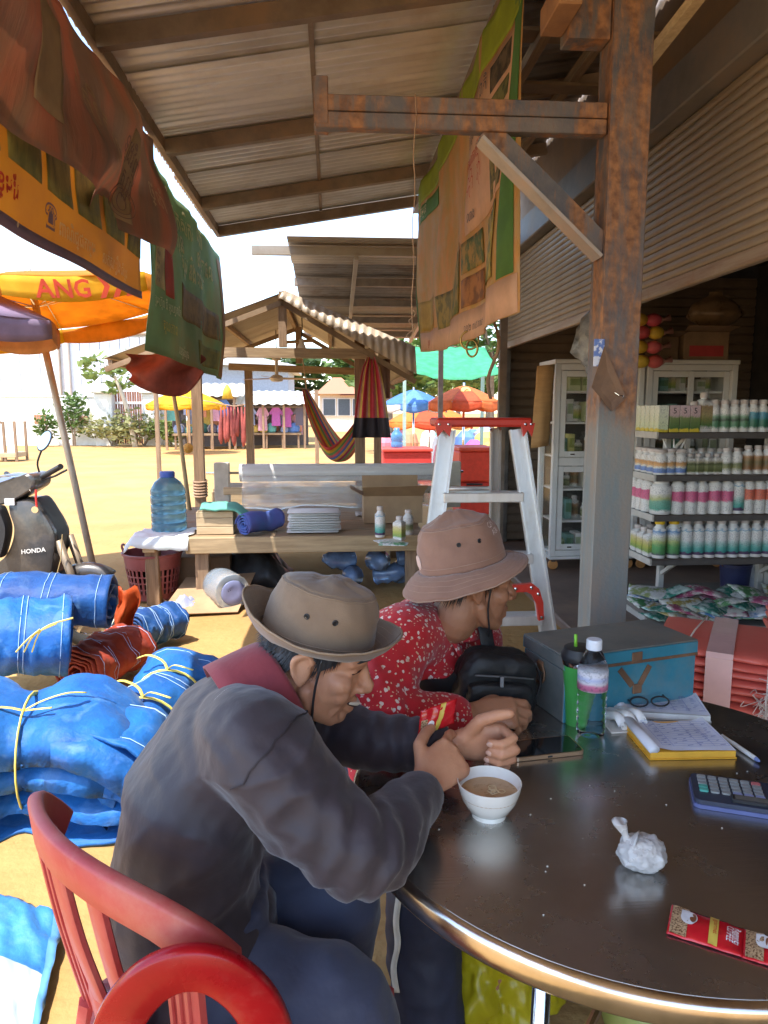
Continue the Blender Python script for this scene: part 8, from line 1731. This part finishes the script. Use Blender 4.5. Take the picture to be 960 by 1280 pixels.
# trousers
trm = mat('navy_trousers', (.052, .060, .105), .7, c2=(.035, .042, .078), scale=4, bump=.4, bscale=12, bdist=.015, sheen=.2)
mb = MB(); loft(mb, [(pel+Vector((-.005, 0, -.085)), .165, .125), (pel+Vector((-.0, 0, -.03)), .18, .132), (pel+Vector((.0, 0, .06)), .17, .122), (pel+Vector((.0, 0, .12)), .16, .115)], LAT, e=2.4)
limb(mb, [HPR, HPR.lerp(KR, .5)+Vector((0, 0, .01)), KR, KR.lerp(FR_, .55)+Vector((-.02, 0, 0)), FR_+Vector((-.01, 0, .05))], [.115, .108, .090, .078, .070], 20); limb(mb, [HPL, HPL.lerp(KL, .5)+Vector((0, 0, .01)), KL, KL.lerp(FL_, .55), FL_+Vector((-.01, 0, .05))], [.112, .100, .084, .074, .068], 20)
def wr_t(co, n_):
    d = .006*fbm(co.x*6+1, co.y*8, co.z*8)+.002*fbm(co.x*22, co.y*22, co.z*22, 2)
    e = math.exp(-((co-HPR-Vector((.05, -.05, .05))).length/.16)**2); return d+e*.007*math.sin((co.x+.4*co.z)*55+2*fbm(co.x*7, co.y*7, co.z*7))
remeshed(mb, .0075, 5, 'trousers', trm, mt, dis=wr_t)
for f_ in (FR_, FL_):
    mb = MB(); limb(mb, [f_+Vector((-.055, 0, -.045)), f_+Vector((.07, -.005, -.045)), f_+Vector((.17, -.01, -.05))], [.028, .038, .026]); mb.v = [(x, y, max(z, .004)) for x, y, z in mb.v]; mb.build('sandal', plain(.05, .04, .035, .7), mt, smooth=True)
# sachet in the fingers
fp = tR[4][0]+Vector((.012, .010, .016)); t = thing('coffee_sachet', 'torn red coffee sachet with gold band pinched in the man\'s fingers', 'sachet', (fp.x, fp.y, fp.z-.03))
e0 = Vector((.88, .25, .18)).normalized(); e1 = Vector((-.15, .0, 1)); e1 = (e1-e0*e1.dot(e0)).normalized(); en = e0.cross(e1)
def scf(u, v, l=0.): return fp+e0*((u-.5)*.075+.016*(v-.5))+e1*((v-.5)*.046)+en*(.004*math.sin(PI*u)*math.sin(PI*v)+.003*fbm(u*5, v*5)+l)
mb = MB(); mb.grid(scf, 14, 10); so_ = mb.build('sachet', red, t, smooth=True, recalc=False); solidify(so_, .0015)
for sg in (1, -1):
    mb = MB(); mb.grid(lambda u, v: scf(lerp(.48, .62, u)+.16*(v-.5), v, sg*.0016), 4, 8); mb.build('gold_band', gold, so_, smooth=True, recalc=False)
    mb = MB(); mb.grid(lambda u, v: scf(lerp(.04, .2, u), lerp(.0, .6, v), sg*.0016), 4, 6); mb.build('bean_print', beans, so_, smooth=True, recalc=False)
    mb = MB(); mb.add([scf(.30+.10*math.cos(q), .30+.22*math.sin(q), sg*.0018) for q in np.linspace(0, 2*PI, 17)[:-1]], [tuple(range(16))]); mb.build('cup_picture', plain(.78, .77, .76, .4), so_)
text_mesh('COFFEE', .012, lambda u, v: scf(.74+v/.075, .9-u/.046, -.003), 'lettering', plain(.75, .74, .72, .4), so_, wmax=.035)

# ------------------------------------------------------------------ the woman
wt = thing('person', 'woman in a brown bucket hat and red floral blouse looking aside at the table', 'person', (.22, 1.72, 0))
skw = skin_mat('brown_skin', (.40, .19, .105), (.30, .135, .072))
Hw = Fr(P(590, 728, y=1.62), (.97, .16, -.02), (.0, .0, 1)); KW = .93
LW = Vector((.22, -1, 0)).normalized()
pw = Vector((.12, 1.78, .50)); W1 = P(510, 930, y=1.76); W2 = P(528, 858, y=1.74); W3 = P(542, 795, y=1.71); NW = P(556, 777, y=1.68)
SRw = P(503, 800, y=1.58); SLw = P(592, 800, y=1.85); ERw = P(470, 893, z=.835); CW = P(574, 894, z=.80); WRw = P(588, 893, z=.80); ELw = P(585, 862, y=1.95); WLw = P(630, 868, y=1.78)
KRw = Vector((.42, 1.50, .52)); KLw = Vector((.50, 1.74, .52)); FRw = Vector((.30, 1.42, .06)); FLw = Vector((.45, 1.80, .06))
mb = MB(); head(mb, Hw, KW, female=True)
limb(mb, [Hw(0, -.024*KW, -.04*KW), Hw(0, -.040*KW, -.10*KW), NW, W3], [.050, .048, .052, .06])
loft(mb, [(pw, .14, .10), (W1, .12, .09), (W2, .11, .07), (W3, .09, .045)], LW)
limb(mb, [W3.lerp(SRw, .5), SRw, ERw, WRw], [.04, .042, .034, .025]); limb(mb, [W3.lerp(SLw, .5), SLw, ELw, WLw], [.04, .042, .034, .024])
for h_, k_, f_ in ((pw+LW*.1, KRw, FRw), (pw-LW*.1, KLw, FLw)): limb(mb, [pw.lerp(h_, .5), h_, k_, f_], [.07, .07, .05, .035]); limb(mb, [f_+Vector((-.03, 0, -.02)), f_+Vector((.13, -.02, -.035))], [.033, .024])
tW = hand(mb, WRw+Vector((.012, 0, .004)), (.97, -.05, -.02), (.05, -.62, .78), True, .92, fcurl=[(.35, .8, .5), (.5, .9, .6), (.65, 1., .6), (.8, 1., .6)], thumb=((.7, .6, -.35), (.95, .15, -.4), (1, -.05, -.4)))
limb(mb, [WLw, WLw+Vector((.05, -.03, -.01)), WLw+Vector((.09, -.06, -.02))], [.026, .03, .02])
remeshed(mb, .0034, 6, 'body', skw, wt, dis=lambda c, n_: .0005*fbm(c.x*70, c.y*70, c.z*70, 2)); nails(tW[:4], wt, mat('nail_brown', (.45, .25, .18), .35, var=.06))
lipw = mat('lips_brown', (.26, .085, .065), .4, var=.1)
mb = MB(); limb(mb, [Hw(-.020*KW, .0745*KW, -.070*KW), Hw(0, .0925*KW, -.0665*KW), Hw(.020*KW, .0745*KW, -.070*KW)], [.0035, .0052, .0035], 8, 5); limb(mb, [Hw(-.018*KW, .074*KW, -.082*KW), Hw(0, .088*KW, -.0845*KW), Hw(.018*KW, .074*KW, -.082*KW)], [.004, .0062, .004], 8, 5); mb.build('lips', lipw, wt, smooth=True)
mb = MB(); limb(mb, [Hw(-.022*KW, .072*KW, -.0755*KW), Hw(0, .0935*KW, -.0755*KW), Hw(.022*KW, .072*KW, -.0755*KW)], [.0014, .0016, .0014], 6, 5); mb.build('mouth_line', plain(.05, .018, .015, .6), wt)
for s in (-1, 1):
    mb = MB(); mb.ico(Hw(s*.032*KW, .0745*KW, .002*KW), .0115*KW, 3); eo = mb.build('eye', plain(.7, .66, .6, .15), wt, smooth=True); mb = MB(); mb.ico(Hw(s*.0325*KW, .0825*KW, .002*KW), .0052*KW, 2); mb.build('iris', plain(.03, .015, .01, .1), eo, smooth=True)
    mb = MB(); limb(mb, [Hw(s*.013*KW, .098*KW, .026*KW), Hw(s*.032*KW, .096*KW, .030*KW), Hw(s*.052*KW, .078*KW, .024*KW)], [.0016, .003, .0016], 6, 4); mb.build('eyebrow', M['black'], wt, smooth=True)
hairw = mat('black_hair', (.018, .013, .011), .45, c2=(.01, .008, .007), scale=60, bump=.5, bscale=200)
def band_w(th):
    if th < .8: return (.05, .055)
    if th < 1.3: return (lerp(.03, -.01, (th-.8)/.5), .055)
    if th < 1.8: return (.015, .055)
    return (lerp(.0, -.07, min(1, (th-1.8)/.5)), .055)
hair_cap(Hw, KW, wt, hairw, band_w, 5, 1800, .03)
hatw = mat('brown_cotton', (.29, .16, .11), .85, c2=(.225, .12, .08), scale=7, dirt=(.19, .10, .07), dscale=9, damt=.5, bump=.35, bscale=420, sheen=.25, bdist=.0012); hatwb = plain(.34, .22, .16, .8)
Hh = Fr(Hw.o, (.945, .12, .20), (-.20, 0, .98))
hat2, fcr2, ring2_ = bucket_hat(wt, Hh, KW, hatw, hatwb, .058, lambda th: .030-.014*math.cos(th)+.006*math.sin(th), crown_h=.108, c=(0, -.014, .052), rr=(.090, .110), seed=6., taper=.80, topd=.016)
mb = MB(); mb.tube(spline([Hw(.094*KW, .014*KW, .02*KW), Hw(.083*KW, .012*KW, -.045*KW), Hw(.066*KW, .024*KW, -.10*KW), Hw(.025*KW, .04*KW, -.137*KW), Hw(-.02*KW, .04*KW, -.132*KW), Hw(-.075*KW, .02*KW, -.03*KW)], 24), .0022, 6); mb.build('chin_cord', M['black'], hat2, smooth=True)
lp = fcr2(.5, .28); nn = (lp-ring2_(0, 0, .03)).normalized(); a, b, d_ = frame(nn); mb = MB(); mb.lathe([(0, .002), (.017, .0018), (.0175, 0)], n=20, mat=Matrix(((a.x, b.x, nn.x, lp.x), (a.y, b.y, nn.y, lp.y), (a.z, b.z, nn.z, lp.z), (0, 0, 0, 1)))); mb.build('round_patch', plain(.62, .45, .38, .8), hat2)
for k, s in enumerate(('CAM', 'AGRI')): text_mesh(s, .012, lambda u, v: (lambda p: p+(p-ring2_(0, 0, .05)).normalized()*.003)(fcr2((.135-u/.62) % 1, min(.99, .78-.16*k+v/.105))), 'lettering', plain(.66, .52, .45, .7), hat2)
# floral blouse
fl = mat('floral_blouse', (.58, .018, .028), .75, c2=(.48, .012, .02), scale=4, bump=.3, bscale=18, bdist=.01, sheen=.2); nt, bsn = nodes_of(fl); L = nt.links; tcn = _n(nt, 'ShaderNodeTexCoord')
src = bsn.inputs['Base Color'].links[0].from_socket; prev = src
nzz = _n(nt, 'ShaderNodeTexNoise'); nzz.inputs['Scale'].default_value = 60; L.new(tcn.outputs['Object'], nzz.inputs[0]); vmx = _n(nt, 'ShaderNodeMix', data_type='VECTOR'); vmx.inputs[0].default_value = .012; L.new(tcn.outputs['Object'], vmx.inputs[4]); L.new(nzz.outputs['Color'], vmx.inputs[5])
for scl, th_, colr, keep in ((80, .32, (.74, .60, .52), .5), (130, .28, (.70, .50, .32), .4), (55, .22, (.76, .62, .56), .45)):
    vo = _n(nt, 'ShaderNodeTexVoronoi'); vo.inputs['Scale'].default_value = scl; L.new(vmx.outputs[1], vo.inputs['Vector'])
    lt1 = _n(nt, 'ShaderNodeMath', operation='LESS_THAN'); lt1.inputs[1].default_value = th_; L.new(vo.outputs['Distance'], lt1.inputs[0]); sp = _n(nt, 'ShaderNodeSeparateColor'); L.new(vo.outputs['Color'], sp.inputs[0]); lt2 = _n(nt, 'ShaderNodeMath', operation='LESS_THAN'); lt2.inputs[1].default_value = keep; L.new(sp.outputs[0], lt2.inputs[0])
    mu = _n(nt, 'ShaderNodeMath', operation='MULTIPLY'); L.new(lt1.outputs[0], mu.inputs[0]); L.new(lt2.outputs[0], mu.inputs[1]); mx = _n(nt, 'ShaderNodeMix', data_type='RGBA'); L.new(mu.outputs[0], mx.inputs[0]); L.new(prev, mx.inputs[6]); mx.inputs[7].default_value = (*colr, 1); prev = mx.outputs[2]
L.new(prev, bsn.inputs['Base Color'])
mb = MB(); loft(mb, [(pw+Vector((0, 0, .02)), .19, .15), (W1, .185, .145), (W2, .185, .128), (W3, .165, .10), (W3.lerp(NW, .6), .11, .08), (NW, .066, .062)], LW, e=2.25)
limb(mb, [W3.lerp(SRw, .3), SRw, SRw.lerp(ERw, .5)+Vector((-.01, -.01, 0)), ERw, ERw.lerp(CW, .5), CW], [.085, .083, .075, .064, .052, .042], 20); limb(mb, [W3.lerp(SLw, .3), SLw, ELw, WLw], [.085, .08, .06, .042], 20)
def wr_w(co, n_):
    d = .0045*fbm(co.x*9+5, co.y*9, co.z*12)+.0018*fbm(co.x*30, co.y*30, co.z*30, 2); e = math.exp(-((co-ERw).length/.10)**2); d += e*.005*math.sin((co.x+co.z*.6)*110+2*fbm(co.x*14, co.y*14, co.z*14))
    e = math.exp(-((co-W2-Vector((.1, -.05, 0))).length/.12)**2); return d+e*.006*math.sin((co.x*.5+co.z)*80+2*fbm(co.x*10, co.y*10, co.z*10))
blouse = remeshed(mb, .0062, 4, 'blouse', fl, wt, dis=wr_w)
bw = BVHTree.FromPolygons([v.co+_acc(wt) for v in blouse.data.vertices], [p.vertices[:] for p in blouse.data.polygons])
def on_bl(p, lift=.002): l, n_, i, d_ = bw.find_nearest(Vector(p)); return l+n_*lift
# shirt front placket and open collar
mb = MB(); mb.grid(lambda u, v: on_bl(lerp(P(575, 775, y=1.58), P(610, 850, y=1.58), u)+Vector((.02*(v-.5)+.01*math.sin(3*u), .02*(v-.5), .012*(v-.5))), .004), 14, 3); solidify(mb.build('placket', fl, wt, smooth=True), .003)
mb = MB()
def wcol(u, v):
    th = lerp(-2.6, 2.6, u); fwd = Vector((.97, .16, -.1)); sd_ = Vector((0, 0, 1)).cross(fwd); rad = lerp(.060, .088, v); return NW+Vector((.0, 0, .006))-(fwd*math.cos(th)*1.03+sd_*math.sin(th))*rad+Vector((0, 0, .022*(1-(2*v-1)**2)-.03*max(0, v-.5)*2))
mb.grid(wcol, 36, 8); solidify(mb.build('collar', fl, wt, smooth=True), .003)
# trousers with a pale side stripe
mb = MB(); loft(mb, [(pw+Vector((0, 0, -.05)), .17, .13), (pw+Vector((0, 0, .05)), .175, .13), (pw+Vector((0, 0, .1)), .16, .12)], LW)
KS = Vector((.10, 1.32, .52)); fS = Vector((.13, 1.29, .10))
limb(mb, [pw+LW*.1, (pw+LW*.1).lerp(KRw, .55)+Vector((-.05, -.04, .02)), Vector((.20, 1.43, .53)), Vector((.185, 1.39, .30)), Vector((.20, 1.36, .10))], [.11, .10, .088, .080, .072], 20); limb(mb, [pw-LW*.1, KLw, FLw+Vector((0, 0, .05))], [.11, .085, .07], 20)
trw = remeshed(mb, .0075, 4, 'trousers', mat('navy_sport_trousers', (.022, .026, .05), .65, var=.15, bump=.3, bscale=14, bdist=.01), wt, dis=cloth_wr(4., .006))
bt_ = BVHTree.FromPolygons([v.co+_acc(wt) for v in trw.data.vertices], [p.vertices[:] for p in trw.data.polygons])
mb = MB(); co_ = Vector((0, 0, CAMH)); ps = spline([Vector((q[0], q[1], 0)) for q in ((501, 1112), (496, 1150), (498, 1180), (493, 1210), (497, 1240))], 24)
def stripe(u, v):   # laid on the cloth where the seam runs
    q = ps[min(24, int(round(u*24)))]; d0 = (P(q.x+7*(v-.5), q.y, y=1.)-co_).normalized(); l, n_, i, d_ = bt_.ray_cast(co_, d0)
    if l is None: l, n_, i, d_ = bt_.find_nearest(co_+d0*1.6)
    return l+n_*.0022
mb.grid(stripe, 24, 2); solidify(mb.build('side_stripe', plain(.62, .56, .46, .8), wt, smooth=True), .0015)
# stool under the woman
t = thing('plastic_stool', 'low red plastic stool the woman sits on', 'stool', (.12, 1.78, 0)); MB().rbox((-.15, -.15, .36), (.15, .15, .392), .012).build('seat', chr_, t, local=True)
for sx in (-1, 1):
    for sy in (-1, 1): MB().beam((sx*.12, sy*.12, .36), (sx*.16, sy*.16, 0), .04, .03, up=(0, 1, 0)).build('leg', chr_, t, local=True)
# black cross-body bag
bgm = mat('black_nylon', (.012, .012, .013), .55, var=.25, bump=.4, bscale=160, bdist=.0012); bc = P(618, 850, y=1.56)
t = thing('crossbody_bag', 'black nylon cross-body bag worn against the woman\'s chest', 'bag', (bc.x, bc.y, bc.z-.085))
bx_, by_, bz_ = Vector((.93, .12, -.12)).normalized(), Vector((-.1, 1, .12)).normalized(), None; bz_ = bx_.cross(by_).normalized(); by_ = bz_.cross(bx_)
def bagf(c, r, e=3., seed=0, squ=0.):
    mb = MB(); mb.ico((0, 0, 0), 1, 5); out = []
    for v in mb.v:
        v = Vector(v); m_ = (abs(v.x)**e+abs(v.y)**e+abs(v.z)**e)**(1/e); v = v/m_; k = 1+.05*fbm(v.x*2+seed, v.y*2, v.z*2)+.02*fbm(v.x*6, v.y*6+seed, v.z*6); x = v.x*r[0]*k*(1-squ*v.z); out.append(tuple(Vector(c)+bx_*x+by_*(v.y*r[1]*k)+bz_*(v.z*r[2]*k)))
    mb.v = out; return mb
bagf(bc, (.095, .045, .075), 4., 1, .16).build('main_pouch', bgm, t, smooth=True); bagf(bc-by_*.045-bz_*.022, (.078, .02, .042), 4., 3).build('front_pocket', bgm, t, smooth=True)
MB().tube([bc-by_*.052+bz_*.035-bx_*.07, bc-by_*.058+bz_*.038, bc-by_*.05+bz_*.032+bx_*.07], .0022, 5).build('zipper', plain(.12, .12, .12, .4, metal=.4), t); MB().rbox((-.004, -.002, -.012), (.004, .002, .012), .001, mat=Matrix.Translation(bc-by_*.064+bz_*.028-bx_*.01)).build('zip_puller', plain(.2, .2, .2, .4), t)
# straps: one across to the left, one up to the shoulder, loose cord on the right
def strap(pts, w_, nm, up_): mb = MB(); bez_band(mb, pts, w_, .004, up_, 24); return mb.build(nm, bgm, t, smooth=50)
s_pts = [bc-bx_*.085+bz_*.0, P(560, 858, y=1.55), P(535, 862, y=1.545), P(516, 868, y=1.56)]; strap([s_pts[0]]+[on_bl(q, .006) for q in s_pts[1:]], .045, 'waist_strap', (0, -.2, 1))
strap([bc+bz_*.06+bx_*.01, P(612, 812, y=1.585), P(606, 785, y=1.60), P(598, 768, y=1.63), P(580, 765, y=1.72)], .034, 'shoulder_strap', (1, .3, 0))
MB().tube(spline([bc+bx_*.09+bz_*.05, bc+bx_*.115, bc+bx_*.105-bz_*.06, bc+bx_*.08-bz_*.085], 12), .003, 6).build('cord', M['black'], t, smooth=True)
